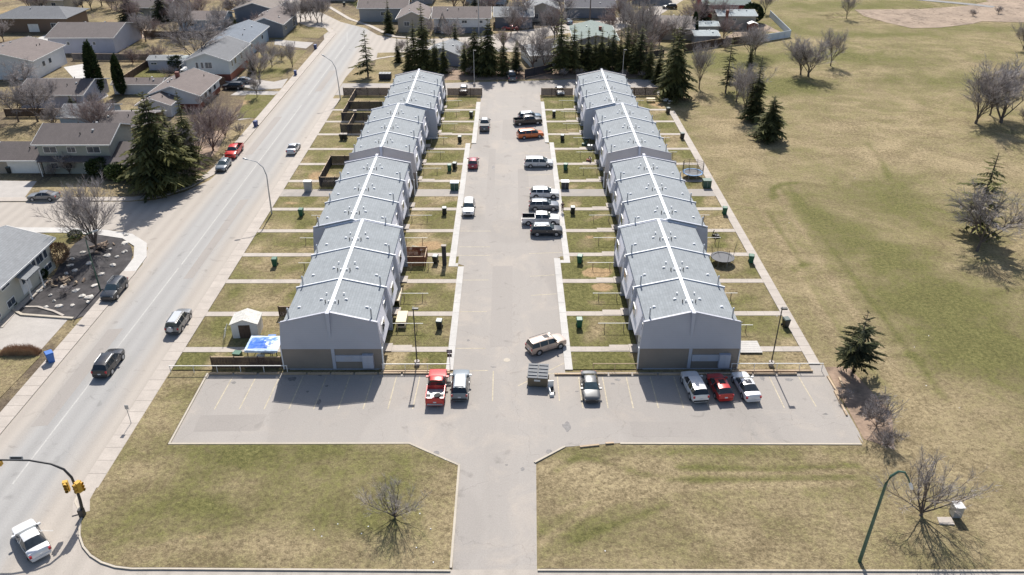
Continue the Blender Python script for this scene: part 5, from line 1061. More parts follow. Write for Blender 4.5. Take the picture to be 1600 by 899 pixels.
def picnic(x, y, label, s=1):
    t = thing('picnic_table', label, 'picnic table', (x, y, .1)); MB().box(-.9, .9, -.4, .4, .7, .76).build('table_top', M['cream'], t)
    for q in (-1, 1): MB().box(-.9, .9, q * .75 - .14, q * .75 + .14, .42, .47).build('bench_seat', M['cream'], t)
    for q in (-1, 1):
        for z in (-1, 1): MB().tube([(q * .7, z * .7, 0), (q * .7, z * .25, .7)], .05, 4).build('leg', M['cream'], t)
picnic(*(30.47, 169.95), 'pale wooden picnic table in the yard behind the alley fence')
t = thing('woodpile', 'heap of cream coloured odds and ends by the fence end', 'rubbish heap', (33.97, 170.88, 0))
for k in range(9): a = gi.uniform(0, 3); MB().box(-.4, .4, -.12, .12, 0, .25).build('plank', M['white' if k % 3 else 'cream'], t).location = (gi.uniform(-.8, .8), gi.uniform(-2.5, 2.5), gi.uniform(0, .5))
for i, p in enumerate([(-9.36, 95.67), (-9.96, 102.43)]): pass
t = thing('notice_post', 'tall dark post with a pale cap on the dry lawn', 'post', (-9.01, 95.67, 0)); MB().box(-.28, .28, -.2, .2, 0, 3.0).build('post', M['darkfence'], t); MB().box(-.34, .34, -.26, .26, 3.0, 3.12).build('cap', M['walk'], t)
t = thing('dumpster', 'grey dumpster behind the railings at the back alley', 'dumpster', (-29.60, 188.14, 0)); MB().box(-1.4, 1.4, -.8, .8, .2, 1.4).build('steel_body', M['darkfence'], t)
for k in range(4): MB().box(-1.4 + k * .7 + .03, -1.4 + k * .7 + .67, -.85, .85, 1.4, 1.5).build('lid', M['dumplid'], t)
t = thing('wall_board', 'pale ramp board leaning by the park side wall', 'board', (26.6, 75.9, .1)); 
for k in range(6): MB().box(-.5, 2.0 - 0, -1.5 + k * .4, -1.12 + k * .4, .12, .2).build('plank', M['newwalk'], t)
# stones scattered on the mulch
gs = random.Random(11)
sp = [(-56.26, 104.92), (-55.50, 102.43), (-54.24, 99.84), (-54.44, 99.45), (-54.76, 98.10), (-56.27, 98.48), (-54.80, 93.16), (-54.25, 95.67), (-54.26, 90.07), (-53.59, 87.14), (-53.17, 85.88), (-54.74, 85.10), (-56.35, 84.95), (-57.88, 84.65), (-56.06, 88.75), (-54.63, 87.46), (-59.51, 93.34), (-58.73, 94.23), (-60.73, 97.53), (-60.11, 99.45), (-58.72, 87.62), (-57.60, 86.19), (-60.77, 88.75), (-58.19, 89.91), (-56.66, 100.43), (-60.11, 95.67), (-57.74, 96.23)]
for i, (x, y) in enumerate(sp):
    bm = bmesh.new(); bmesh.ops.create_icosphere(bm, subdivisions=1, radius=1); r = gs.uniform(.28, .75)
    for v in bm.verts: v.co = Vector((v.co.x * r * gs.uniform(.7, 1.2), v.co.y * r * .8 * gs.uniform(.7, 1.2), v.co.z * .22 * gs.uniform(.7, 1.3)))
    me = bpy.data.meshes.new('stone'); bm.to_mesh(me); bm.free(); me.materials.append(M['rock'])
    o = thing('stone', 'pale flat stone lying on the dark mulch bed at the street corner', 'stone', (x, y, .1), gs.uniform(0, 3), 'pale stones on the mulch bed', me)
def rubble(x, y, rx, ry, label, mat='timber', n=26):
    t = thing('log_pile', label, 'log pile', (x, y, 0))
    for k in range(n):
        a = gs.uniform(0, 2 * PI); q = gs.uniform(0, 1); L = gs.uniform(.4, 1.1); b = gs.uniform(0, 3)
        c = Vector((rx * q * math.cos(a), ry * q * math.sin(a), .15 + .45 * (1 - q))); d2 = Vector((math.cos(b), math.sin(b), gs.uniform(-.3, .5))) * L / 2
        MB().tube([c - d2, c + d2], gs.uniform(.08, .17), 6).build('log', M[mat if k % 3 else 'soil'], t)
rubble(*(-58.51, 91.09), 2.6, 1.4, 'heap of brown logs and stones across the mulch bed'); rubble(*(-58.02, 100.82), 1.6, 2.4, 'heap of tan rocks round the foot of the bare tree', 'reed')

# person on the east walkway
def skin(name, J, E, mat, parent, sub=1):
    me = bpy.data.meshes.new(name); me.from_pydata([j[:3] for j in J], E, []); o = link(name, me, parent); sm = o.modifiers.new('s', 'SKIN')
    for v, j in zip(me.skin_vertices[0].data, J): v.radius = (j[3], j[3] if len(j) < 5 else j[4])
    me.skin_vertices[0].data[0].use_root = True; ss = o.modifiers.new('d', 'SUBSURF'); ss.levels = sub; ss.render_levels = sub; me.materials.append(mat); return o
M['skin'] = pbr('skin', (.50, .31, .22), .05, 3, .6); M['shirt'] = pbr('dark_shirt', (.06, .045, .045), .1, 5, .9); M['jeans'] = pbr('brown_trousers', (.16, .10, .07), .1, 5, .9); M['hair'] = pbr('dark_hair', (.04, .028, .02), .1, 8, .8)
t = thing('person', 'person in dark top and brown trousers walking past the parked cars', 'person', (*(8.05, 112.73), .12), R(80))
bo = skin('body', [(0, 0, .95, .12, .15), (0, 0, 1.15, .11, .15), (0, 0, 1.42, .10, .17), (0, 0, 1.52, .05), (.02, 0, 1.60, .075), (.02, 0, 1.72, .085),
  (.02, .19, 1.42, .05), (-.06, .25, 1.15, .038), (.08, .27, .92, .03), (.12, .27, .84, .035), (.02, -.19, 1.42, .05), (.08, -.25, 1.16, .038), (.22, -.25, .96, .03), (.27, -.24, .88, .035),
  (.02, .10, .88, .09), (.12, .10, .50, .06), (-.02, .10, .10, .045), (.12, .10, .05, .04), (.0, -.10, .88, .09), (-.08, -.10, .48, .06), (-.26, -.10, .12, .045), (-.14, -.10, .05, .04)],
  [(0, 1), (1, 2), (2, 3), (3, 4), (4, 5), (2, 6), (6, 7), (7, 8), (8, 9), (2, 10), (10, 11), (11, 12), (12, 13), (0, 14), (14, 15), (15, 16), (16, 17), (0, 18), (18, 19), (19, 20), (20, 21)], M['skin'], t)
for q, yy in ((1, .27), (-1, -.24)):
    for k in range(5): MB().tube([((.12 if q > 0 else .27) + .012 * k - .02, yy, (.84 if q > 0 else .88)), ((.14 if q > 0 else .29) + .018 * k - .02, yy + q * .01, (.76 if q > 0 else .8) + .008 * abs(k - 2))], .009, 5).build('finger', M['skin'], bo)
skin('shirt', [(0, 0, .95, .135, .165), (0, 0, 1.15, .125, .165), (0, 0, 1.44, .11, .18), (.02, .2, 1.43, .062), (-.05, .255, 1.17, .05), (.02, -.2, 1.43, .062), (.07, -.255, 1.18, .05)], [(0, 1), (1, 2), (2, 3), (3, 4), (2, 5), (5, 6)], M['shirt'], t)
skin('trousers', [(0, 0, .96, .13, .155), (.02, .10, .86, .1), (.12, .10, .50, .075), (-.01, .10, .14, .06), (0, -.10, .86, .1), (-.08, -.10, .48, .075), (-.25, -.10, .15, .06)], [(0, 1), (1, 2), (2, 3), (0, 4), (4, 5), (5, 6)], M['jeans'], t)
bm = bmesh.new(); bmesh.ops.create_uvsphere(bm, u_segments=10, v_segments=6, radius=.11); me = bpy.data.meshes.new('hair'); bm.to_mesh(me); bm.free(); me.materials.append(M['hair']); link('hair', me, t, (0, 0, 1.75))
MB().box(.095, .125, -.012, .012, 1.66, 1.70).build('nose', M['skin'], t)

# ---------------------------------------------------------------- trees: each kind modelled once at height 1, then copied
def bare_meshes(seed, trunkh=.18, limbs=6, spread=.42, lv=(6, 6, 7), droop=0, twig=.0022, upright=.6, narrow=1, r0=.02):
    q = random.Random(seed); wood, tw = MB(), MB()
    def limb(p, d, L, r, level):
        pts = [p]; n = 3 if level < 2 else 2 if level == 2 else 1; cur = Vector(p); dd = d.copy()
        for k in range(n):
            dd = (dd + Vector((q.gauss(0, .13), q.gauss(0, .13), q.gauss(.05 if not droop else -droop * .1, .09)))).normalized(); cur = cur + dd * L / n; pts.append(cur.copy())
        rs = [r * (1 - .75 * k / n) for k in range(n + 1)]
        if level < 3: wood.tube(pts, rs, 5 if level < 1 else 4 if level < 2 else 3, cap=False)
        else: tw.tube(pts, [x for x in rs], 3, cap=False)
        if level >= len(lv): return
        c = lv[level]
        for k in range(c):
            t = q.uniform(.22, 1) if k else 1.0
            i = min(n - 1, int(t * n)); f = t * n - i; o = pts[i].lerp(pts[i + 1], min(1, f)); ax = (pts[i + 1] - pts[i]).normalized()
            side = Vector((q.gauss(0, 1), q.gauss(0, 1), q.gauss(0, .6))); side = (side - ax * side.dot(ax)).normalized()
            a = q.uniform(.35, .85) * (1 if k else .3)
            nd = (ax * math.cos(a) + side * math.sin(a) + Vector((0, 0, upright * .25 - droop * .3 * (level > 0)))).normalized()
            limb(o, nd, L * q.uniform(.42, .62), max(twig, r * q.uniform(.38, .5) if level < 2 else twig), level + 1)
    wood.tube([(0, 0, -.02), (q.uniform(-.01, .01), q.uniform(-.01, .01), trunkh * .5), (0, 0, trunkh)], [r0 * 1.35, r0, r0 * .9], 7, cap=False)
    for k in range(limbs):
        a = 2 * PI * k / limbs + q.uniform(-.4, .4); s = spread * q.uniform(.45, 1.15) * (0.25 if k == 0 else 1)
        d = Vector((math.cos(a) * s, math.sin(a) * s, 1)).normalized()
        limb(Vector((0, 0, trunkh * q.uniform(.7, 1))), d, (.52 + .12 * q.random()), r0 * q.uniform(.45, .75), 0)
    for mb in (wood, tw):
        zmax = max(v[2] for v in wood.v + tw.v); 
    for mb in (wood, tw): mb.v = [(x * narrow / zmax, y * narrow / zmax, z / zmax) for x, y, z in mb.v]
    return wood, tw
def bare_proto(name, seed, bark='bark', twm='twig', **k):
    w, t_ = bare_meshes(seed, **k); o = thing(name, '', 'bare tree', (0, 0, 0)); w.build('limbs', M[bark], o, smooth=True); t_.build('twigs', M[twm], o); return o
BT = {
 'v': bare_proto('bare_tree', 1, trunkh=.10, limbs=9, spread=.62, lv=(7, 8, 9), twig=.0022),
 'r': bare_proto('bare_tree', 2, trunkh=.2, limbs=7, spread=.5, lv=(7, 7, 9), twig=.0024),
 'n': bare_proto('bare_tree', 3, trunkh=.12, limbs=6, spread=.28, lv=(7, 7, 9), twig=.0024),
 'w': bare_proto('bare_tree', 4, trunkh=.22, limbs=7, spread=.65, lv=(7, 8, 9), twig=.0022, droop=.5),
 'p': bare_proto('bare_tree', 5, 'barkred', 'twigred', trunkh=.06, limbs=9, spread=.55, lv=(7, 7, 9), twig=.0022),
 's': bare_proto('bare_shrub', 6, 'bark', 'twig', trunkh=.04, limbs=12, spread=.85, lv=(6, 5, 4), twig=.005, r0=.012),
 'd': bare_proto('bare_tree', 8, 'bark', 'twig', trunkh=.06, limbs=8, spread=.8, lv=(5, 7, 7), twig=.0017, r0=.018, upright=1.0),
}
def conifer_meshes(seed, rad=.2, layers=30, per=10, start=.06, droop=.35, dens=5, gap=0, shape=1.0, leafw=.34):
    q = random.Random(seed); tr, fo = MB(), MB(); tone = []
    tr.tube([(0, 0, -.01), (0, 0, .5), (0, 0, .99)], [.016, .010, .002], 7, cap=False)
    for l in range(layers):
        f = (l + q.uniform(-.3, .3)) / layers; z = start + (1 - start) * f; rr = rad * (1 - f) ** shape * (1 if f > .08 else .8) + .006
        n = max(4, int(per * (1 - f * .55))); lay = q.uniform(.66, 1.25); sk = q.uniform(0, 6.28)
        for k in range(n):
            if q.random() < gap: continue
            a = 2 * PI * (k + q.random()) / n; lay2 = 1 + .18 * math.sin(a * 2 + sk); L = lay2 * rr * q.uniform(.5, 1.12) * lay; dx, dy = math.cos(a), math.sin(a); dz = -droop * L * q.uniform(.6, 1.2)
            if f > .8: dz = L * .3
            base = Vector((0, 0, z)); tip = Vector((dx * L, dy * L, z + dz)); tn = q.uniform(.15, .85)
            if L > .03: tr.tube([base, base.lerp(tip, .7)], [.0035, .001], 3, cap=False)
            perp = Vector((-dy, dx, 0))
            for j in range(dens):
                u = (j + .6) / dens; c = base.lerp(tip, u) + Vector((0, 0, .05 * L * math.sin(u * 3)))
                wl = L * leafw * (1.15 - u * .75) * q.uniform(.7, 1.2)
                for s in (-1, 1):
                    e = c + perp * s * wl + (tip - base) * .22 + Vector((0, 0, -wl * .35 * q.random()))
                    w2 = (tip - base) * (.6 / dens) ; up = Vector((0, 0, q.uniform(.10, .28) * wl))
                    o = len(fo.v); fo.v += [tuple(c - w2 * .6), tuple(c + w2 * .8 + up), tuple(e + w2 * .5), tuple(e - w2 * .4 - up)]
                    fo.f.append((o, o + 1, o + 2, o + 3)); fo.m.append(0); tone += [max(0, min(1, tn - .2 + .3 * u + q.uniform(-.15, .15)))] * 4  # random per bough, plus sunlit tips and shaded interior painted into the tone
            c = tip; o = len(fo.v); w2 = perp * L * .13; bk = (tip - base) * .3
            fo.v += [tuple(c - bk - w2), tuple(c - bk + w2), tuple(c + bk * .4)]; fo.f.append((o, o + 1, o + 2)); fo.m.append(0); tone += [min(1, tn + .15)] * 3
    return tr, fo, tone
def no_fix(mb, name, mat, tone, parent):
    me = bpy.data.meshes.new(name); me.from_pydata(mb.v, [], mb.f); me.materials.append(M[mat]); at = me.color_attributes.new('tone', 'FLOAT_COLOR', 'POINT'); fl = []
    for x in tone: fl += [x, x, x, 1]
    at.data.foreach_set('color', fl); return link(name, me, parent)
def conifer_proto(name, seed, mat='needle', **k):
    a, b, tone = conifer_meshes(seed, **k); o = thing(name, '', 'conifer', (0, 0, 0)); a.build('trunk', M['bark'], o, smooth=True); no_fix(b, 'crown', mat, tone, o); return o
def blob_proto(name, mat, seed, n=1500, rx=.5, rz=.5, leaf=.05, taper=0, cat='shrub', stems=True):
    """a crown of many small leaf sprays through its volume"""
    q = random.Random(seed); fo = MB(); tone = []; lob = [(q.gauss(0, 1), q.gauss(0, 1), q.gauss(0, 1), q.uniform(.82, 1.12)) for k in range(14)]
    lob = [(Vector(l[:3]).normalized(), l[3]) for l in lob]
    for k in range(n):
        d3 = Vector((q.gauss(0, 1), q.gauss(0, 1), q.gauss(0, 1))).normalized(); best = max(lob, key=lambda l: l[0].dot(d3)); rr = best[1] * (q.uniform(.55, 1) ** .4)
        zz = .5 + d3.z * .5 * rr; tp = 1 - taper * max(0, zz); c = Vector((d3.x * rx * rr * tp, d3.y * rx * rr * tp, .02 + zz * rz * 2 * .98))
        a = q.uniform(0, 6.28); u = (Vector((math.cos(a), math.sin(a), 0)) * .5 + d3 * .8 + Vector((0, 0, .5))).normalized() * leaf * q.uniform(.6, 1.4); v = u.cross(Vector((q.gauss(0, 1), q.gauss(0, 1), q.gauss(0, 1)))).normalized() * leaf * .45
        o = len(fo.v); fo.v += [tuple(c - u * .5 - v), tuple(c - u * .5 + v), tuple(c + u + v * .4), tuple(c + u - v * .4)]; fo.f.append((o, o + 1, o + 2, o + 3)); fo.m.append(0)
        tone += [max(0, min(1, (best[1] - .82) * 2 + q.uniform(-.1, .35)))] * 4
    o = thing(name, '', cat, (0, 0, 0)); no_fix(fo, 'foliage', mat, tone, o)
    MB().tube([(0, 0, -.01), (0, 0, rz * 1.1)], [.03, .01], 6, cap=False).build('stem', M['bark'], o); return o
CT = {
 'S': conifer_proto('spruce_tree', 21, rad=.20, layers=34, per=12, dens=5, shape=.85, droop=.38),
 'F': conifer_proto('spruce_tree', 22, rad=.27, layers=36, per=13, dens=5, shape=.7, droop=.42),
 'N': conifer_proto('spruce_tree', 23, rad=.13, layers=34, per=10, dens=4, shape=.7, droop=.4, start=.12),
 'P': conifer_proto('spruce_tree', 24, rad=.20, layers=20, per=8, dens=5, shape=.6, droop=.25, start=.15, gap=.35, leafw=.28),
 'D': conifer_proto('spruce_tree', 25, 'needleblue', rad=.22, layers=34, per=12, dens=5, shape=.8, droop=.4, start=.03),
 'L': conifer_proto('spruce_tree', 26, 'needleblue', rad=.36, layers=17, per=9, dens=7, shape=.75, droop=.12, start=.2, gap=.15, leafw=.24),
 'G': blob_proto('shrub', 'bushleaf', 31, 1700, .55, .5, .06), 'O': blob_proto('cedar_tree', 'cedar', 32, 2600, .15, .5, .035, .5, 'cedar'),
 'H': blob_proto('dark_shrub', 'cedar', 33, 2200, .5, .5, .055), 'Y': blob_proto('dry_shrub', 'drybush', 34, 1800, .5, .5, .05),
}
T = {**BT, **CT}; firsts = set()
def plant(k, p, h, label, w=None, group=None, rot=None, lean=None):
    """p ground point, h height in metres, w crown width as a multiple of the kind's own"""
    w = (w or 1) * (1.28 if k in 'SNFD' else 1); sc = (h * w, h * w, h); rz = rnd.uniform(0, 6.28) if rot is None else rot
    if k not in firsts: firsts.add(k); o = T[k]; o['label'] = label
    else: o = copy_tree(T[k], (0, 0, 0), label=label)
    o.location = (*p, 0); o.scale = sc; o.rotation_euler = (0, 0, rz)
    if lean: o.rotation_euler = (R(lean[0]), R(lean[1]), rz)
    if group: o['group'] = group
    elif 'group' in o: del o['group']
    return o
g1 = 'conifers behind the back alley'; g2 = 'bare trees on the park lawn'; g3 = 'trees among the houses west of the street'
# by the alley and beyond
plant('P', (-33.96, 189.81), 11.31, 'lone open branched spruce at the alley corner by the street', 1.25, g1)
plant('S', (-24.86, 196.14), 8.90, 'shorter spruce at the left edge of the dark conifer group', .85, g1)
plant('N', (-23.82, 199.76), 11.74, 'narrow dark spruce just behind the tallest conifer', 1, g1)
plant('S', (-21.36, 197.34), 16.04, 'tallest dark spruce behind the west row', .9, g1)
plant('S', (-18.32, 194.97), 9.46, 'spruce at the right foot of the tallest conifer', .85, g1)
plant('S', (-35.07, 236.66), 9.57, 'dark spruce on the corner lawn where the street bends', .95, g1)
plant('D', (-10.67, 248.70), 9.59, 'broad dark spruce in front of the pale pole across the crescent', 1.3, g1)
plant('N', (-14.35, 212.67), 8.50, 'slim isolated spruce in front of the small grey garage', 1.1, g1)
plant('F', (-8.57, 193.80), 10.89, 'light green bushy spruce beside the small grey garage', .8, g1)
plant('F', (-5.24, 191.50), 13.40, 'tall yellow green spruce above the alley, west of the drive', .72, g1)
plant('S', (-1.70, 191.50), 10.51, 'spruce at the east end of the light green pair', .8, g1)
plant('G', (-13.84, 254.21), 3.6, 'round green bush against the white fronted house', 1.2, g1)
for (b, tp, lab, k, w) in ((((12.08, 192.64), 14.33), 0, 'tall thin spruce, first of the row behind the east row', 'N', 1.25), (((15.26, 193.80), 11.48), 0, 'open spruce, second of the row behind the east row', 'N', 1.4), (((18.88, 196.14), 10.40), 0, 'dense dark spruce, third of the row behind the east row', 'S', .95), (((22.19, 196.14), 10.54), 0, 'dense dark spruce, fourth of the row behind the east row', 'S', 1.0),
    (((25.02, 196.14), 10.69), 0, 'pale thin spruce, fifth of the row behind the east row', 'N', 1.3), (((28.18, 194.97), 11.68), 0, 'narrow spruce, sixth of the row behind the east row', 'N', 1.2), (((30.98, 191.50), 12.25), 0, 'narrow dark spruce, last of the row, over the pale lamp', 'N', 1.3)):
    plant(k, b[0], b[1], lab, w, g1)
plant('S', (36.18, 179.67), 13.89, 'left one of the two big spruces at the alley end', .9, g1)
plant('F', (35.90, 172.29), 15.45, 'big full spruce at the top of the park path', .72, g1)
plant('O', (51.78, 230.23), 7.32, 'dark columnar cedar beside the brown roofed house', 1.0, g1)
plant('D', (57.62, 245.15), 9.83, 'large black green spruce in front of the red house', 1.1, g1)
plant('H', (73.78, 250.52), 5.98, 'round dark green tree at the end of the pale fence', 1.1, g1)
plant('P', (48.32, 176.65), 13.18, 'open spruce on the park edge below the brown fence', 1.0, g1)
plant('N', (58.39, 194.97), 7.06, 'thin scraggly spruce rising behind the grey bare trees', 1.1, g1)
plant('S', (49.53, 157.77), 13.05, 'narrow spruce in the clump on the park lawn', .95, g1)
plant('F', (49.44, 146.26), 8.46, 'short bushy spruce at the front of the park clump', 1.15, g1)
plant('L', (37.26, 70.36), 8.46, 'dark spreading spruce beside the lot and park path', 1.05, None, 2.0)
plant('P', (68.12, 105.34), 12.69, 'sparse tall spruce beside the big grey bare tree in the park', 1.6, g1)
# park bare trees
plant('w', (65.80, 99.64), 11.02, 'big spreading grey bare tree on the park lawn', 1.1, g2, None, (0, -9))
plant('s', (36.52, 61.81), 4.2, 'grey bare bush overhanging the edge of the lot', 1.1, g2)
plant('s', (36.36, 58.78), 2.6, 'low bare bush at the corner of the lot', 1.2, g2)
plant('s', (34.71, 66.22), 1.6, 'small brown shrub below the dark spreading spruce', 1.2, g2)
plant('d', (35.69, 50.03), 8.42, 'bare tree fanning out beside the grey utility box on the verge', 1.2, None)
plant('d', (-10.06, 49.74), 5.34, 'small bare tree on the dry lawn south of the west row', 1.35, None)
plant('r', (43.15, 180.18), 11.30, 'bare tree between the big spruce and the park', .75, g2)
plant('r', (48.22, 159.84), 11.53, 'grey bare tree with crooked stem in the park clump', .85, g2); plant('n', (49.12, 169.95), 8.57, 'pale bare tree at the back of the park clump', 1.2, g2)
plant('n', (69.82, 191.50), 9.04, 'left stem of the bare pair on the far park lawn', 1.5, g2); plant('n', (71.13, 189.81), 10.29, 'right stem of the bare pair on the far park lawn', 1.6, g2)
plant('r', (79.73, 199.15), 9.76, 'bare tree with round crown beside the bare pair', .9, g2)
plant('r', (104.50, 256.09), 7.95, 'single bare tree at the top of the park by the dry reeds', .8, g2)
plant('n', (136.79, 215.43), 8.26, 'bare tree at the right edge of the park', 1.2, g2)
plant('n', (93.18, 154.16), 12.36, 'left trunk of the three dark bare trees in the park', 1.5, g2); plant('r', (98.61, 159.42), 11.77, 'middle trunk of the three dark bare trees in the park', .95, g2); plant('n', (98.26, 154.56), 13.72, 'right trunk of the three dark bare trees in the park', 1.7, g2)
plant('s', (104.48, 156.96), 3.6, 'grey bush at the right of the three bare trees', 1.0, g2)
plant('r', (81.38, 263.88), 7.19, 'bare tree beyond the end of the pale fence', .9, g2)
plant('s', (145.84, 259.93), 2.5, 'brown shrub standing in the dry reeds', 1.2, g2); plant('s', (156.01, 263.88), 2.8, 'second brown shrub standing in the dry reeds', 1.2, g2)
# bare trees behind the alley
plant('w', (5.48, 194.97), 12.12, 'large pale bare tree behind the middle of the alley', .95, g1); plant('r', (8.30, 194.97), 9.46, 'smaller bare tree right of the large pale one', 1, g1)
plant('v', (32.32, 202.23), 19.12, 'very tall bare tree behind the east row conifers', .75, g1); plant('r', (34.04, 230.23), 10.38, 'bare tree over the green roofed house', 1, g1); plant('p', (35.37, 208.65), 8.06, 'brown bare thicket at the foot of the very tall tree', 1.3, g1); plant('p', (40.95, 222.61), 8.46, 'brown bare tree left of the brown roofed house', 1.1, g1)
plant('p', (-10.83, 202.23), 7.10, 'low plum coloured bare tree beside the grey garage', 1.1, g1); plant('r', (0.18, 234.21), 9.66, 'bare tree over the parked truck on the crescent', .9, g1); plant('p', (13.22, 230.23), 10.38, 'bare tree in the front yard on the crescent', .9, g1); plant('s', (-28.70, 214.04), 4, 'pale bush beside the conifers at the crescent corner', 1, g1)
plant('p', (60.29, 230.23), 6.63, 'bare shrubs before the brick chimney house', 1.2, g1); plant('s', (56.42, 222.61), 3, 'low bare shrubs inside the brown fence', 1.2, g1); plant('p', (-7.49, 260.91), 7.69, 'bare tree by the houses across the crescent', 1, g1); plant('r', (-52.00, 285.34), 8.67, 'bare tree at the top bend', 1, g1); plant('G', (-44.25, 270.01), 4, 'small round evergreen on the bend lawn', .9, g1)
for i, (x, y) in enumerate([(-14.25, 192.64), (-9.56, 191.50), (-4.47, 191.50), (16.65, 191.50), (22.04, 191.50), (27.30, 190.37), (31.73, 189.25), (12.73, 190.37)]): plant('s', (x, y), rnd.uniform(1.6, 2.6), 'low bare scrub under the conifers behind the alley', 1.3, 'scrub under the conifers')
# west side
plant('v', (-58.57, 100.43), 11.81, 'big fanning bare tree at the corner of the mulch bed', 1.02, g3)
plant('F', (-60.22, 125.32), 12.39, 'lower spruce at the left skirt of the big pair', .95, g3); plant('F', (-54.75, 124.21), 10.85, 'lower spruce at the right skirt of the big pair', .95, g3)
plant('F', (-56.84, 121.50), 16.63, 'biggest full spruce at the street junction', .86, g3); plant('S', (-55.95, 131.73), 13.87, 'second big spruce right of the biggest one', .8, g3); plant('S', (-62.72, 140.35), 8.47, 'spruce filling in behind the two big ones', 1, g3)
plant('p', (-55.01, 140.35), 10.22, 'plum coloured multi stemmed bare tree beside the street', 1.1, g3); plant('p', (-56.08, 135.45), 8.85, 'darker bare tree crowding the big spruces', 1.1, g3); plant('p', (-54.93, 147.35), 6.91, 'bare tree with reddish twigs by the driveway lawn', .9, g3); plant('p', (-53.64, 125.04), 4.5, 'low plum thicket at the junction corner', 1.2, g3)
plant('s', (-52.63, 149.19), 2.6, 'round bare shrub at the driveway edge', 1.1, g3); plant('H', (-70.00, 127.88), 3.48, 'dark green shrub under the porch', 1.3, g3); plant('G', (-66.30, 125.88), 2.99, 'light green round shrub beside the porch', 1.1, g3)
plant('v', (-75.91, 128.75), 4.64, 'bare shrub tree against the two storey house', 1.0, g3); plant('s', (-78.58, 127.88), 2.5, 'bare bush at the garage corner', 1.1, g3)
plant('w', (-76.72, 197.34), 13.70, 'great pale bare tree behind the grey gabled houses', 1.15, g3); plant('r', (-91.80, 230.23), 10.38, 'bare tree at the back of the pale lawn', 1, g3); plant('p', (-88.72, 202.23), 6.01, 'dim bare tree above the dark shed fence', 1.2, g3)
plant('D', (-115.92, 251.43), 11.12, 'dark spruce left of the small blue shed', 1.2, g3); plant('D', (-107.18, 254.21), 10.67, 'dark spruce right of the small blue shed', 1.1, g3); plant('H', (-82.10, 197.34), 3.44, 'green leafy tree over the red patio yard', 1.3, g3)
plant('S', (-62.44, 193.22), 4.76, 'small spruce in front of the grey gabled house', 1.2, g3); plant('D', (-91.72, 163.24), 3.68, 'dark spruce behind the two storey house roof', 1.3, g3)
plant('O', (-91.45, 174.69), 12.00, 'tall dark cedar column, left of the pair', 1.1, g3); plant('O', (-86.39, 175.18), 9.17, 'tall dark cedar column, right of the pair', 1.1, g3)
for i, (b, h) in enumerate([((-65.97, 250.52), 7.82), ((-64.24, 252.35), 8.23), ((-62.87, 253.28), 6.22), ((-61.50, 254.21), 7.54), ((-58.75, 250.52), 8.91), ((-57.76, 252.35), 8.23)]): plant('n', b, h, f'{ORD[i]} trunk from the left in the row of bare trees at the street bend', 1.25, 'bare trees in a row at the street bend')
plant('r', (-59.32, 199.15), 6.71, 'bare tree over the wild garden beyond the driveways', 1, g3); plant('s', (-58.48, 205.39), 3.6, 'dense bare thicket in the wild garden', 1.2, g3); plant('n', (-54.21, 199.15), 7.02, 'thin sapling on the wild garden lawn', 1, g3); plant('r', (-56.00, 173.73), 5.66, 'small bare street tree on the green driveway lawn', .8, g3); plant('p', (-63.93, 208.65), 4.55, 'brown bare tree near the grey roof', 1.1, g3)
plant('w', (-99.80, 156.96), 9.13, 'bare tree in the dim back yard behind the garage', 1.1, g3); plant('r', (-95.89, 156.96), 9.38, 'second bare tree in the back yard behind the garage', 1.2, g3); plant('v', (-90.68, 152.99), 6.46, 'third bare tree in the back yard behind the garage', 1.2, g3)
plant('p', (-153.78, 265.90), 9.73, 'bare tree beside the road at the far left', 1, g3); plant('s', (-127.11, 230.23), 3, 'bare bush by the far driveway', 1, g3); plant('n', (-141.18, 274.23), 10.36, 'bare tree beyond the far hip roof', 1.2, g3); plant('n', (-135.79, 276.39), 10.03, 'another bare tree beyond the far hip roof', 1.2, g3)
plant('Y', (-61.69, 96.23), 3.34, 'orange tan shrub at the corner of the grey bungalow', .9, g3); plant('G', (-63.38, 104.08), 1.24, 'green juniper at the edge of the corner lawn', 1.5, g3); plant('H', (-62.07, 91.94), 1.55, 'dark shrub under the bungalow windows', 1.2, g3); plant('H', (-62.60, 89.24), 0.96, 'reddish dark shrub beside the bungalow door', 1.3, g3); plant('s', (-55.40, 92.99), 1.3, 'low bare shrub in the middle of the mulch bed', 1.5, g3); plant('s', (-57.07, 87.94), 1.3, 'low bare shrub by the log heap', 1.5, g3)
plant('s', (-63.79, 165.42), 4, 'reddish bush beside the brick house wall', 1, g3); plant('H', (-62.28, 85.10), .9, 'low dark plant at the bungalow foot', 1.5, g3); plant('H', (-62.49, 87.62), .8, 'small dark plant by the bungalow wall', 1.5, g3); plant('s', (-81.58, 190.37), 3, 'dark brush behind the long shed', 1.5, g3)
plant('p', (-104.11, 230.23), 6.63, 'bare bush by the sandy back yard', 1.2, g3); plant('p', (-95.18, 202.23), 4.76, 'purple brush beside the back yards', 1.3, g3); plant('r', (-85.71, 242.55), 7.26, 'bare tree before the far red fence', 1, g3); plant('G', (-83.81, 246.92), 2.60, 'small green bush near the far fence', 1, g3)
# clipped hedge of dry stems
t = thing('hedge', 'dry orange brown hedge beside the driveway', 'hedge', (*(-55.74, 74.75), 0)); fo = MB(); q = random.Random(9)
for k in range(1500):
    x, y = q.uniform(-2.2, 2.2), q.uniform(-.55, .55); h = 1.15 * (1 - (x / 2.4) ** 4) * q.uniform(.7, 1); fo.tube([(x, y, 0), (x + q.uniform(-.12, .12), y + q.uniform(-.1, .1), h)], [.022, .008], 3, cap=False)
fo.build('stems', M['orangetwig'], t)

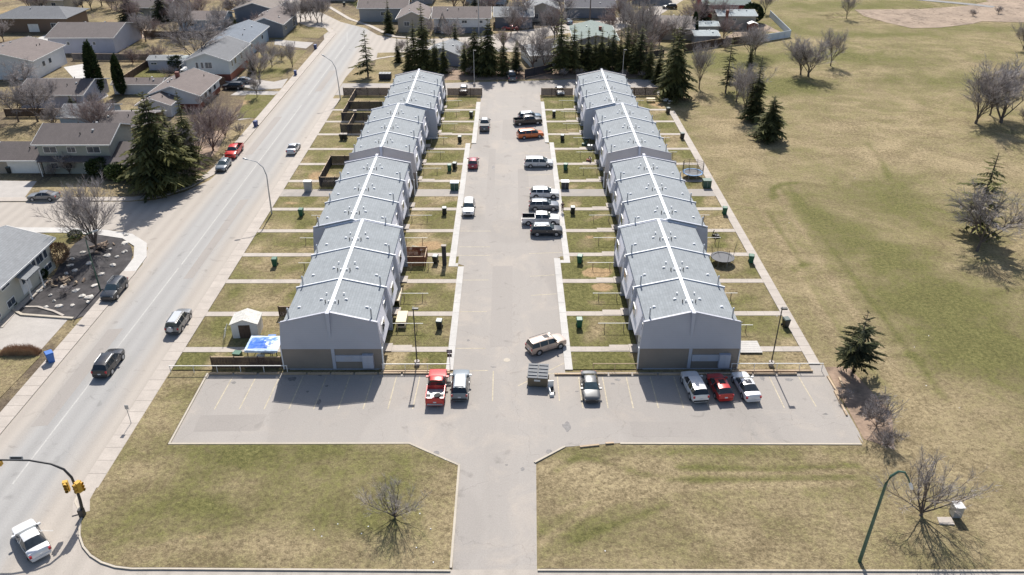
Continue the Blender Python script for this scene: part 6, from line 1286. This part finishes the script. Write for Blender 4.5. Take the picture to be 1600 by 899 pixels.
# the thicket of yard trees that fills the suburb
q = random.Random(77)
BOX = [(-76.5, -61, 160, 230), (-95, -60, 118, 142), (-128, -104, 186, 232), (-90, -77, 174, 182), (-148, -126, 235, 252)]
def free(x, y): return not any(a - 1.5 < x < b + 1.5 and c - 1.5 < y < d + 1.5 for a, b, c, d in BOX) and x < -56 - max(0, (y - 245)) * .9 and not (y < 120)
n = 0
while n < 62:
    x, y = q.uniform(-150, -56), q.uniform(122, 300)
    if not free(x, y): continue
    k = q.choice('rrpwsspn'); hh = q.uniform(5, 10) if k != 's' else q.uniform(2, 3.6)
    plant(k, (x, y), hh, 'bare yard tree or bush in the suburb west of the street', 1.15, 'bare trees scattered over the western back yards'); n += 1
n = 0
while n < 46:
    x, y = q.uniform(-24, 66), q.uniform(189, 300)
    if (y < 200 and abs(x + 2) < 3) or (x > 40 and y < 205): continue
    k = q.choice('rrpwsspn'); hh = q.uniform(5, 10) if k != 's' else q.uniform(2, 3.6)
    if k == 's' or q.random() < .7 or y > 215: plant(k, (x, y), hh, 'bare yard tree or bush in the suburb behind the alley', 1.15, 'bare trees scattered behind the alley'); n += 1

for (b, lab, k, w) in ((((-16.04, 193.80), 7.93), 'low spruce between the tallest conifer and the grey garage', 'S', 1), (((-11.00, 192.64), 7.60), 'low spruce at the right wall of the grey garage', 'N', 1.4), (((-7.04, 194.97), 9.46), 'thin spruce wedged between the light green pair', 'N', 1.3), (((1.39, 192.64), 8.19), 'small spruce by the old truck at the alley', 'N', 1.5),
    (((13.62, 194.97), 9.16), 'small spruce between the first and second of the east row', 'N', 1.5), (((17.24, 197.34), 9.24), 'spruce behind the gap of the second and third of the east row', 'S', .9), (((20.72, 197.34), 8.94), 'spruce behind the gap of the third and fourth of the east row', 'S', .9), (((23.89, 197.34), 8.64), 'spruce behind the gap of the fourth and fifth of the east row', 'S', .9),
    (((26.75, 196.14), 9.50), 'spruce behind the gap of the fifth and sixth of the east row', 'S', .9), (((29.75, 193.80), 10.30), 'spruce just left of the last one of the east row', 'S', .9), (((32.96, 189.25), 8.96), 'low spruce right of the pale lamp at the alley', 'S', 1), (((34.54, 184.89), 8.81), 'low spruce leaning on the big one at the alley end', 'S', 1), (((-28.43, 203.48), 6.35), 'low spruce at the left end of the dark conifer group', 'S', .9)):
    plant(k, b[0], b[1], lab, w, g1)

# ---------------------------------------------------------------- the houses around
def roofmat(name, c): return shingle(name, c)
RM = dict(grey=shingle('roof_grey', (.155, .16, .17)), blue=shingle('roof_blue_grey', (.155, .18, .215)), brown=shingle('roof_brown', (.165, .135, .125)), light=shingle('roof_pale', (.235, .245, .255)), taupe=shingle('roof_taupe', (.125, .105, .10)), green=shingle('roof_green_grey', (.20, .245, .225)), dark=shingle('roof_dark', (.10, .10, .115)), pale=shingle('roof_silver', (.36, .40, .41)), tan=shingle('roof_tan', (.20, .17, .15)))
WM = dict(white=siding('w_white', (.66, .67, .68)), pale=siding('w_pale', (.56, .60, .60)), grey=siding('w_grey', (.30, .31, .32)), sage=siding('w_sage', (.30, .32, .285)), tan=siding('w_tan', (.38, .34, .29)), blue=siding('w_blue', (.34, .42, .50)), brick=siding('w_brick', (.24, .08, .055), .1), lilac=siding('w_lilac', (.46, .47, .55)), slate=siding('w_slate', (.18, .20, .24)), red=siding('w_red', (.26, .035, .03)), cream=siding('w_cream', (.52, .50, .42)), brown=siding('w_brown', (.16, .11, .08)))
def house(x0, x1, y0, y1, h, rh, ridge, roof, wall, label, feats=(), rz=0, over=.55, hip=0, name='house', base=None, chim=None, lower=None, group=None, cat='house', fascia='white'):
    """footprint given by its world edges; ridge along 'x' or 'y'; feats: (side, along 0..1, z, width, height, kind)"""
    cx, cy = (x0 + x1) / 2, (y0 + y1) / 2; a, b = (x1 - x0) / 2, (y1 - y0) / 2
    t = thing(name, label, cat, (cx, cy, 0), R(rz), group or ('houses west of the street' if x1 < -55 else 'houses beyond the back alley'))
    wm = WM[wall]
    MB().box(-a, a, -b, b, lower[0] if lower else 0, h).build('wall', wm, t)
    if lower: MB().box(-a + .03, a - .03, -b + .03, b - .03, 0, lower[0]).build('lower_wall', WM[lower[1]], t)
    U, V_ = (b, a) if ridge == 'y' else (a, b)     # U along the ridge, V across
    mk = (lambda u, v, z: (v, u, z)) if ridge == 'y' else (lambda u, v, z: (u, v, z))
    oh = over; ez = h - rh * oh / V_ + .02
    hh = hip * U
    m = MB(); th = .14
    for s in (-1, 1):
        P = [mk(-U - oh, s * (V_ + oh), ez), mk(U + oh, s * (V_ + oh), ez), mk(U + oh - hh - (0 if not hip else oh), 0, h + rh), mk(-U - oh + hh + (0 if not hip else oh), 0, h + rh)]
        m.add([(x, y, z + .06) for x, y, z in P] + [(x, y, z - th + .06) for x, y, z in P], [(0, 1, 2, 3), (7, 6, 5, 4), (0, 4, 5, 1), (1, 5, 6, 2), (3, 2, 6, 7), (0, 3, 7, 4)])
    if hip:
        for s in (-1, 1):
            P = [mk(s * (U + oh), -V_ - oh, ez), mk(s * (U + oh), V_ + oh, ez), mk(s * (U + oh - hh - oh), 0, h + rh)]
            m.add([(x, y, z + .06) for x, y, z in P] + [(x, y, z - th + .06) for x, y, z in P], [(0, 1, 2), (5, 4, 3), (0, 3, 4, 1)])
    rf = m.build('roof', RM[roof], t)
    if not hip:
        for s in (-1, 1):
            g = MB(); u0, u1 = s * (U - .08), s * U; g.add([mk(u0, -V_, h), mk(u0, V_, h), mk(u0, 0, h + rh - .1), mk(u1, -V_, h), mk(u1, V_, h), mk(u1, 0, h + rh - .1)], [(0, 1, 2), (5, 4, 3), (0, 3, 4, 1), (1, 4, 5, 2), (2, 5, 3, 0)]); g.build('gable', wm, t)
            f = MB(); e = s * (U + oh + .02)
            for q in (-1, 1): f.add([mk(e, q * (V_ + oh), ez + .09), mk(e, 0, h + rh + .09), mk(e, 0, h + rh - .12), mk(e, q * (V_ + oh), ez - .12), mk(e + s * .05, q * (V_ + oh), ez + .09), mk(e + s * .05, 0, h + rh + .09), mk(e + s * .05, 0, h + rh - .12), mk(e + s * .05, q * (V_ + oh), ez - .12)], [(0, 1, 2, 3), (7, 6, 5, 4), (0, 4, 5, 1), (2, 6, 7, 3)])
            f.build('barge_board', M[fascia], t)
    for s in (-1, 1):
        f = MB(); P = [mk(-U - oh, s * (V_ + oh), 0), mk(U + oh, s * (V_ + oh + .07), 0)]; xa, xb = sorted((P[0][0], P[1][0])); ya, yb = sorted((P[0][1], P[1][1])); f.box(xa, xb, ya, yb, ez - .13, ez + .07).build('gutter', M[fascia], t)
    hr = random.Random(int(abs(x0 * 7 + y0 * 3)))
    for k in range(4):
        s = hr.choice((-1, 1)); v = hr.uniform(.2, .6); u = hr.uniform(-.7, .7) * (U - hh * .6); z = h + rh * (1 - v); p = mk(u, s * v * V_, z)
        (MB().cyl(0, 0, 0, .45, .09, 6) if k % 2 else MB().box(-.18, .18, -.18, .18, 0, .3)).build('roof_vent', M['black' if k % 2 else 'galv'], rf).location = p
    if chim: MB().box(chim[0] - .4, chim[0] + .4, chim[1] - .35, chim[1] + .35, 0 if chim[2] == 'g' else h, h + rh + .7).build('chimney', WM['brick'], rf)
    for (sd, u, z, w, hh_, kd) in feats:
        ax = {'S': (0, -1), 'N': (0, 1), 'E': (1, 0), 'W': (-1, 0)}[sd]
        if sd in 'SN': p = (-a + 2 * a * u, ax[1] * b, z); rot = 0 if sd == 'S' else PI
        else: p = (ax[0] * a, -b + 2 * b * u, z); rot = PI / 2 if sd == 'E' else -PI / 2
        fr = {'win': 'window', 'door': 'door', 'garage': 'garage_door', 'deck': 'deck', 'porch': 'porch_roof'}[kd]
        if kd == 'win':
            o = MB().box(-w / 2, w / 2, -.06, .03, -hh_ / 2, hh_ / 2).build(fr, M['white'], t)
            n = max(1, round(w / 1.0)); pw = (w - .12) / n
            for k in range(n): MB().box(-w / 2 + .09 + k * pw, -w / 2 + .06 + (k + 1) * pw - .03, -.075, -.061, -hh_ / 2 + .1, hh_ / 2 - .1).build('pane', M['pane'], o)
        elif kd == 'door': o = MB().box(-w / 2, w / 2, -.07, .02, -hh_ / 2, hh_ / 2).build(fr, M['white'], t); MB().box(-w * .3, w * .3, -.085, -.071, .1, hh_ * .4).build('pane', M['pane'], o)
        elif kd == 'garage':
            o = MB().box(-w / 2, w / 2, -.05, .02, -hh_ / 2, hh_ / 2).build(fr, M['white'], t)
            for k in range(4):
                for j in range(4): MB().box(-w / 2 + .1 + j * (w - .1) / 4, -w / 2 + (j + 1) * (w - .1) / 4, -.075, -.051, -hh_ / 2 + .06 + k * (hh_ - .06) / 4, -hh_ / 2 + (k + 1) * (hh_ - .06) / 4).build('door_panel', M['white'], o)
        elif kd == 'deck':
            o = MB().box(-w / 2, w / 2, -hh_, -.0, -.1, .1).build(fr, M['white'], t)
            for k in (-1, 1): MB().box(k * w / 2 - .06, k * w / 2 + .06, -hh_, -hh_ + .1, -z, 0).build('post', M['white'], o)
            MB().box(-w / 2, w / 2, -hh_, -hh_ + .06, .95, 1.03).build('rail', M['white'], o)
        elif kd == 'porch':
            o = MB().add([(-w / 2, .02, .55), (w / 2, .02, .55), (w / 2, -hh_, 0), (-w / 2, -hh_, 0), (-w / 2, .02, .42), (w / 2, .02, .42), (w / 2, -hh_, -.13), (-w / 2, -hh_, -.13)], [(0, 3, 2, 1), (4, 5, 6, 7), (0, 4, 7, 3), (1, 2, 6, 5), (3, 7, 6, 2)]).build(fr, RM[roof], t)
            for k in (-1, 1): MB().box(k * (w / 2 - .2) - .07, k * (w / 2 - .2) + .07, -hh_ + .1, -hh_ + .24, -z, -.1).build('post', M['white'], o)
        o.location = p; o.rotation_euler = (0, 0, rot)
    return t
# grey bungalow at the left edge
house(-72.5, -61.8, 74.5, 95.2, 4.3, 1.6, 'y', 'light', 'cream', 'grey roofed bungalow with white framed windows beside the mulch bed', [('E', .93, 3.1, .9, 1.7, 'win'), ('E', .86, 3.1, 1.7, 1.7, 'win'), ('E', .79, 3.1, .9, 1.7, 'win'), ('E', .92, 1.0, 1.8, .9, 'win'), ('E', .66, 1.6, 2.0, 2.3, 'door'), ('E', .66, 3.0, 3.4, 1.4, 'porch'), ('E', .48, 3.4, 1.8, .8, 'win'), ('E', .38, 3.4, 1.4, .8, 'win'), ('E', .48, 1.0, 1.7, 1.0, 'win'), ('E', .32, 1.0, 1.7, 1.0, 'win'), ('E', .16, 1.0, 1.7, 1.0, 'win')], over=.75, name='bungalow')
# two storey house with garage
house(-80.3, -68.2, 129.0, 138.5, 5.6, 1.8, 'x', 'taupe', 'sage', 'two storey house with sage siding and white windows behind the side street', [('S', .17, 4.35, 2.3, 1.2, 'win'), ('S', .47, 4.35, 1.5, 1.1, 'win'), ('S', .78, 4.35, 2.3, 1.2, 'win'), ('S', .17, 1.5, 1.3, 1.1, 'win'), ('S', .37, 1.5, 1.3, 1.1, 'win'), ('S', .62, 1.15, 1.0, 2.1, 'door'), ('S', .5, 2.75, 12.0, 1.5, 'porch')], over=.6)
house(-68.1, -62.5, 128.6, 137.6, 2.7, 1.6, 'x', 'taupe', 'sage', 'low side wing of the sage house, next to the big spruce', [('S', .4, 2.55, 6, 1.8, 'porch')], over=.7, name='house_wing')
house(-88.2, -80.6, 129.1, 137.0, 2.75, 1.6, 'x', 'taupe', 'tan', 'attached garage with white door and brown roof', [('S', .58, 1.25, 5.2, 2.3, 'garage')], over=.6, name='garage')
# along the street to the north
house(-76.2, -65.6, 165.2, 178.6, 3.1, 1.9, 'y', 'brown', 'white', 'brown roofed bungalow with brick base beside two dark cars', [('E', .3, 1.9, 1.6, 1.3, 'win'), ('E', .75, 1.9, 1.4, 1.2, 'win'), ('E', .5, 1.6, 1.6, 1.6, 'win')], lower=(1.1, 'brick'), chim=(-1.6, 1.5, 'r'), name='bungalow')
house(-76.4, -69.8, 160.0, 165.1, 2.6, 1.2, 'y', 'brown', 'white', 'lower front wing of the brown roofed bungalow', [('S', .5, 1.2, 4.6, 2.0, 'garage')], over=.4, name='house_wing')
house(-88.5, -77.8, 176.0, 180.5, 2.3, .8, 'x', 'brown', 'white', 'long low white shed with brown roof beside the cedar columns', [('S', .2, 1.1, .8, 1.9, 'door')], over=.3, name='long_shed')
house(-75.4, -65.6, 186.6, 203.0, 4.9, 1.7, 'y', 'grey', 'pale', 'grey gabled house with pale blue end wall and small deck', [('S', .25, 3.7, .7, 1.5, 'win'), ('S', .37, 3.7, .7, 1.5, 'win'), ('S', .52, 3.7, 1.7, 1.5, 'win'), ('E', .15, 3.6, .8, 1.6, 'win'), ('E', .3, 3.6, 1.2, 1.6, 'win'), ('E', .6, 3.6, 1.2, 1.6, 'win'), ('W', .12, 2.4, 3, 2.0, 'deck')], lower=(1.6, 'brick'))
house(-80.5, -75.8, 196, 200, 2.6, .3, 'x', 'pale', 'white', 'small white flat roofed annex behind the grey gabled house', over=.3, name='annex')
house(-77.5, -67.6, 208.0, 228.0, 3.8, 1.6, 'y', 'blue', 'blue', 'blue grey roofed bungalow up the street', [('E', .2, 2.2, 1.4, 1.2, 'win'), ('E', .7, 2.2, 1.4, 1.2, 'win')], name='bungalow')
house(-73.5, -64.2, 231.0, 248.0, 3.8, 1.7, 'y', 'brown', 'slate', 'taupe roofed bungalow with dark blue walls near the bend', [('E', .2, 2.2, 1.4, 1.2, 'win'), ('E', .75, 1.6, 2.6, 2.2, 'win')], name='bungalow')
house(-84, -72, 252.0, 268.0, 3.8, 1.8, 'y', 'tan', 'slate', 'tan roofed house at the top of the bend', [('E', .5, 2.2, 1.4, 1.2, 'win')])
house(-97, -84, 240.0, 250.0, 3.2, 1.4, 'x', 'brown', 'blue', 'low brown roofed house behind the red brown fence', [('S', .3, 1.8, 1.4, 1.0, 'win'), ('S', .7, 1.8, 1.4, 1.0, 'win')], name='bungalow')
house(-88.5, -81.5, 196, 200.5, 2.6, .5, 'x', 'light', 'lilac', 'small pale shed under the great bare tree', [('S', .2, 1.7, 1.5, .6, 'win')], over=.2, name='shed', cat='shed')
house(-113.5, -109.5, 224, 227.5, 2.4, .9, 'y', 'light', 'blue', 'small blue shed between two dark spruces', [('S', .5, 1.1, 1.2, 1.8, 'door')], over=.3, name='shed', cat='shed')
house(-148, -128, 237.5, 250, 4.4, 1.8, 'x', 'grey', 'brown', 'far hip roofed house with brown walls and white pillars', [('S', .5, 1.3, 3.0, 2.2, 'garage'), ('S', .8, 2, 1.6, 1.4, 'win')], hip=.45, over=.9)
house(-121, -104.0, 213, 230, 4.2, 2.0, 'x', 'taupe', 'lilac', 'grey house with lilac gable and small square windows left of the cedars', [('S', .3, 2.6, .8, .9, 'win'), ('S', .7, 2.6, .8, .9, 'win')])
house(-128.5, -112, 188, 203, 4.5, 2.0, 'y', 'brown', 'white', 'large taupe roofed house at the left edge with a roof vent', [('E', .3, 2.6, 1.3, 1.3, 'win'), ('E', .5, 2.6, 1.3, 1.3, 'win')])
house(-104, -90.5, 166, 178, 3.0, 1.6, 'x', 'taupe', 'lilac', 'brown roofed house wing behind the bare back yard trees', [('S', .3, 1.6, 1.3, 1.0, 'win')])
house(-88.5, -80, 152, 160, 2.7, 1.3, 'x', 'grey', 'blue', 'grey roofed building just behind the sage house', [('E', .4, 1.5, 1.3, 1.0, 'win')], over=.4)
house(-79, -69.5, 146.5, 155.5, 2.7, 1.2, 'x', 'taupe', 'brown', 'low brown gabled carport behind the big spruces', over=.6, name='carport')
# beyond the alley
house(-20.5, -11.5, 200.5, 209.5, 2.9, 1.5, 'y', 'light', 'lilac', 'small grey garage with gable behind the slim spruce', over=.4, name='garage', rz=-14)
house(3.8, 12.8, 199.5, 210.5, 2.9, 1.1, 'x', 'light', 'pale', 'white garage with pale roof behind the dark alley fence', [('S', .15, 1.6, .8, .8, 'win')], over=.3, name='garage', rz=12)
house(-46, -31.5, 252, 262, 4.2, 1.9, 'x', 'brown', 'grey', 'brown roofed house just past the bend on the crescent', [('S', .5, 2.4, 1.6, 1.3, 'win')])
house(-32.5, -24.0, 237.5, 252, 4.0, 1.9, 'y', 'brown', 'tan', 'grey brown house with projecting gable on the crescent', [('S', .3, 2.4, 1.6, 1.3, 'win'), ('E', .3, 2.4, 1.6, 1.3, 'win')])
house(-22.0, -6.0, 236.5, 247, 4.4, 2.0, 'x', 'brown', 'white', 'white fronted house with steep brown gambrel porch', [('S', .55, 3.2, 1.6, .9, 'win'), ('S', .85, 3.2, 1.0, .9, 'win'), ('S', .16, 1.3, 1.4, 2.2, 'door')], lower=(1.7, 'slate'))
t = thing('porch_gable', 'steep dark A shaped porch front on the white fronted house', 'porch', (-19.4, 235.6, 0), group='houses beyond the back alley')
for s in (-1, 1): MB().add([(0, -.9, 6.0), (s * 2.2, -.9, .2), (s * 2.2, 1.0, .2), (0, 1.0, 6.0), (0, -.9, 5.6), (s * 1.95, -.9, .2), (s * 1.95, 1.0, .2), (0, 1.0, 5.6)], [(0, 1, 2, 3), (7, 6, 5, 4), (0, 4, 5, 1), (2, 6, 7, 3)]).build('porch_roof', RM['taupe'], t)
MB().box(-.55, .55, .3, .4, .1, 2.3).build('door', M['white'], t)
house(-4.5, 6.5, 243, 254, 3.5, 1.6, 'x', 'light', 'slate', 'pale roofed bungalow behind the broad dark spruce', [('S', .5, 1.8, 1.6, 1.2, 'win')], name='bungalow')
house(5, 14.5, 252, 262, 3.9, 1.8, 'y', 'light', 'tan', 'pale roofed house with small front gable and porch', [('S', .3, 1.6, 1.6, 1.6, 'win'), ('S', .7, 1.6, 1.4, 1.8, 'win')])
house(17.5, 32.5, 257, 267, 3.4, 1.5, 'x', 'dark', 'slate', 'dark roofed long house above the tan lawn', [('S', .85, 1.5, 1.4, 1.4, 'win')])
house(17.0, 28.0, 212, 229, 3.6, 1.4, 'y', 'green', 'grey', 'green grey roofed house behind the row of spruces', over=.6, chim=(1.5, -2, 'r'))
house(40, 52, 228, 243, 3.3, 1.8, 'x', 'tan', 'tan', 'tan brown roofed house behind the bare thicket', [('S', .8, 1.6, 1.2, 1.2, 'win')], rz=-10)
house(50.5, 57, 222.5, 229, 2.4, .6, 'x', 'pale', 'grey', 'low grey shed beside the columnar cedar', over=.3, name='shed', cat='shed')
house(61.2, 72.2, 242, 250.5, 3.8, .9, 'x', 'pale', 'tan', 'silver roofed house with a tall brick chimney', [('S', .42, 2.8, 1.2, .6, 'win'), ('S', .2, 1.2, .9, 2, 'door')], chim=(-3.2, -4.5, 'g'), over=.4, lower=(1.9, 'tan'))
house(60, 74, 256.5, 268, 4.4, 1.9, 'x', 'green', 'red', 'red walled house with a green framed roof at the top', [], over=.6)
house(53, 59.5, 226.5 + 7, 240, 2.6, .6, 'x', 'pale', 'grey', 'pale flat roofed annex under the black green spruce', over=.3, name='annex')
shed(*(70.60, 239.15), 2.6, 2.2, 2.2, .4, 'small red shed with white roof inside the pale fence', 'redwood', 'white', doorm='redwood')
# back rows so the suburb goes on beyond the frame
fr = random.Random(17)
k = 0
for (xx, yy) in [(-170, 205), (-172, 250), (-150, 275), (-112, 262), (-120, 292), (-60, 290), (-32, 285), (-8, 285), (20, 292), (48, 285), (80, 296), (-96, 300)]:
    w = fr.uniform(11, 15); roofn = fr.choice(['grey', 'brown', 'taupe', 'tan', 'light']); wl = fr.choice(['white', 'tan', 'grey', 'cream', 'blue'])
    wc = {'white': 'white', 'tan': 'tan', 'grey': 'grey', 'cream': 'cream', 'blue': 'pale blue'}[wl]
    house(xx - w / 2, xx + w / 2, yy - 5, yy + 5, 3.4, 1.7, 'x', roofn, wl, f"far {roofn} roofed house with {wc} walls, {ORD[k]} of those along the far suburb", [('S', .3, 1.8, 1.5, 1.2, 'win'), ('S', .7, 1.8, 1.5, 1.2, 'win')], rz=fr.uniform(-8, 8)); k += 1
# yard patches among the houses
def patch(nm, pts, mat, z=.03): sheet(nm, pts, z, M[mat])
lawn([(-58.97, 175.67), (-52.40, 175.18), (-51.68, 159.42), (-56.04, 158.59)], .95, (), [(*(-57.75, 169.95), 1.8, 3.2, 0, .6)], .6, .05)
lawn([(-67.33, 216.83), (-54.29, 216.13), (-54.75, 190.37), (-60.11, 187.59)], .55, [(*(-57.45, 194.97), 4, 3, 0, .5)], (), .8, .05)
lawn([(-66.86, 246.92), (-52.53, 242.55), (-54.14, 230.23), (-65.03, 231.80)], .45, (), (), .8, .05)
lawn([(-93.56, 202.23), (-84.84, 202.23), (-82.69, 189.25), (-90.78, 190.37)], 1.0, (), (), .8, .05)
lawn([(-77.01, 117.11), (-78.43, 127.59), (-64.43, 125.04), (-58.75, 120.97), (-63.74, 118.89), (-69.81, 118.12)], .12, (), (), .8, .04)
lawn([(-57.93, 74.37), (-53.22, 74.25), (-53.59, 66.54)], .3, (), (), .6, .06)
lawn([(-68.93, 106.19), (-62.77, 106.19), (-63.35, 102.84), (-64.44, 99.45)], .65, (), (), .6, .05)
lawn([(-35.05, 213.36), (-26.66, 214.04), (-24.84, 197.34), (-33.50, 194.97)], .25, (), (), .8, .05)
lawn([(-55.09, 284.20), (-42.75, 281.93), (-42.20, 265.90), (-49.64, 271.05)], 1.0, (), (), .8, .05)
lawn([(13.47, 267.94), (27.57, 267.94), (24.32, 254.21), (12.69, 250.52)], .1, [], [(*(17.75, 259.93), 5, 4, 0, .35)], .8, .05)
lawn([(24.99, 221.14), (35.68, 222.61), (34.18, 211.99), (25.84, 212.67)], .9, (), (), .8, .05)
lawn([(47.56, 224.10), (52.11, 225.60), (48.61, 216.83), (45.94, 215.43)], .7, (), (), .8, .05)
lawn([(-30.06, 245.15), (-16.17, 243.41), (-17.67, 231.80), (-26.25, 230.23)], .2, (), (), .8, .05)
lawn([(-94.58, 258.00), (-90.17, 259.93), (-86.12, 246.92), (-90.36, 245.15)], .5, (), (), .8, .05)
patch('dirt_yard', [(-111.17, 246.92), (-107.02, 245.15), (-100.97, 228.67), (-105.56, 230.23)], 'reed'); patch('patio', [(-133.03, 236.66), (-121.50, 231.80), (-123.85, 218.25), (-134.81, 222.61)], 'newwalk'); patch('patio', [(-111.14, 199.15), (-107.78, 202.23), (-89.31, 174.69), (-90.03, 169.95)], 'newwalk')
# snowbird odds and ends: patio set and covered barbecue in the green yard
t = thing('patio_chairs', 'red patio chairs on the green back lawn', 'patio chairs', (-89.85, 199.76, 0))
for kx in range(5): 
    p = (fr.uniform(-2, 2), fr.uniform(-1.5, 1.5)); s_ = MB().box(-.3, .3, -.3, .3, .35, .45).build('seat', M['p_maroon'], t); s_.location = (*p, 0); b_ = MB().box(-.3, .3, .25, .32, .45, 1.0).build('backrest', M['p_maroon'], t); b_.location = (*p, 0)
    for sx in (-1, 1): l_ = MB().box(sx * .25 - .03, sx * .25 + .03, -.25, .25, 0, .35).build('leg', M['p_maroon'], t); l_.location = (*p, 0)

for i, (a, b) in enumerate([((-104, 160), (-92, 160)), ((-92, 160), (-92, 176)), ((-90, 183), (-90, 205)), ((-90, 205), (-112, 206)), ((-78.5, 183.5), (-66, 183.5)), ((-79, 205), (-68, 205.5)), ((-104, 232), (-84, 229)), ((-84, 229), (-78, 230))]):
    board_fence([a, b], f"weathered grey yard fence between back yards, {ORD[i]} counted from the side street", 1.7, 'greyfence' if i % 2 else 'woodfence')
for i, (a, b) in enumerate([((-8, 199), (2, 198)), ((2, 212), (2, 222)), ((15, 201), (30, 205)), ((30, 205), (40, 210)), ((33, 206), (34, 226))]):
    board_fence([a, b], f"dark yard fence behind the back alley, {ORD[i]} counted from the west", 1.7, 'darkfence' if i % 2 else 'woodfence')

# say of each yard tree which house it stands by
HS = [o for o in bpy.data.objects if o.get('category') == 'house']
seen = {}
for o in [o for o in bpy.data.objects if str(o.get('group', '')).startswith('bare trees scattered')]:
    h = min(HS, key=lambda q: (q.location - o.location).length); d = o.location - h.location
    wd = ('behind' if d.y > 0 else 'in front of') if abs(d.y) > abs(d.x) else ('left of' if d.x < 0 else 'right of')
    far = 'a few steps' if d.length < 10 else 'well'
    kd = 'low bare bush' if 'shrub' in o.name else ('tall bare tree' if o.scale.z > 7.5 else 'small bare tree')
    words = h['label'].split(' '); short = ' '.join(words[:6])
    while short.split(' ')[-1] in ('with', 'and', 'of', 'the', 'a', 'behind', 'beside', 'in', 'at', 'white', 'brown', 'by', 'front', 'small', 'pale', 'to'): short = ' '.join(short.split(' ')[:-1])
    o['label'] = f"{kd} {far} {wd} the {short}"

same = {}
for o in bpy.data.objects:
    if str(o.get('group', '')).startswith('bare trees scattered'): same.setdefault(o['label'], []).append(o)
for l, os_ in same.items():
    if len(os_) > 1:
        for o, q in zip(sorted(os_, key=lambda o: o.location.y), ('nearest', 'next', 'farthest', 'hindmost')): o['label'] = l + ', ' + q
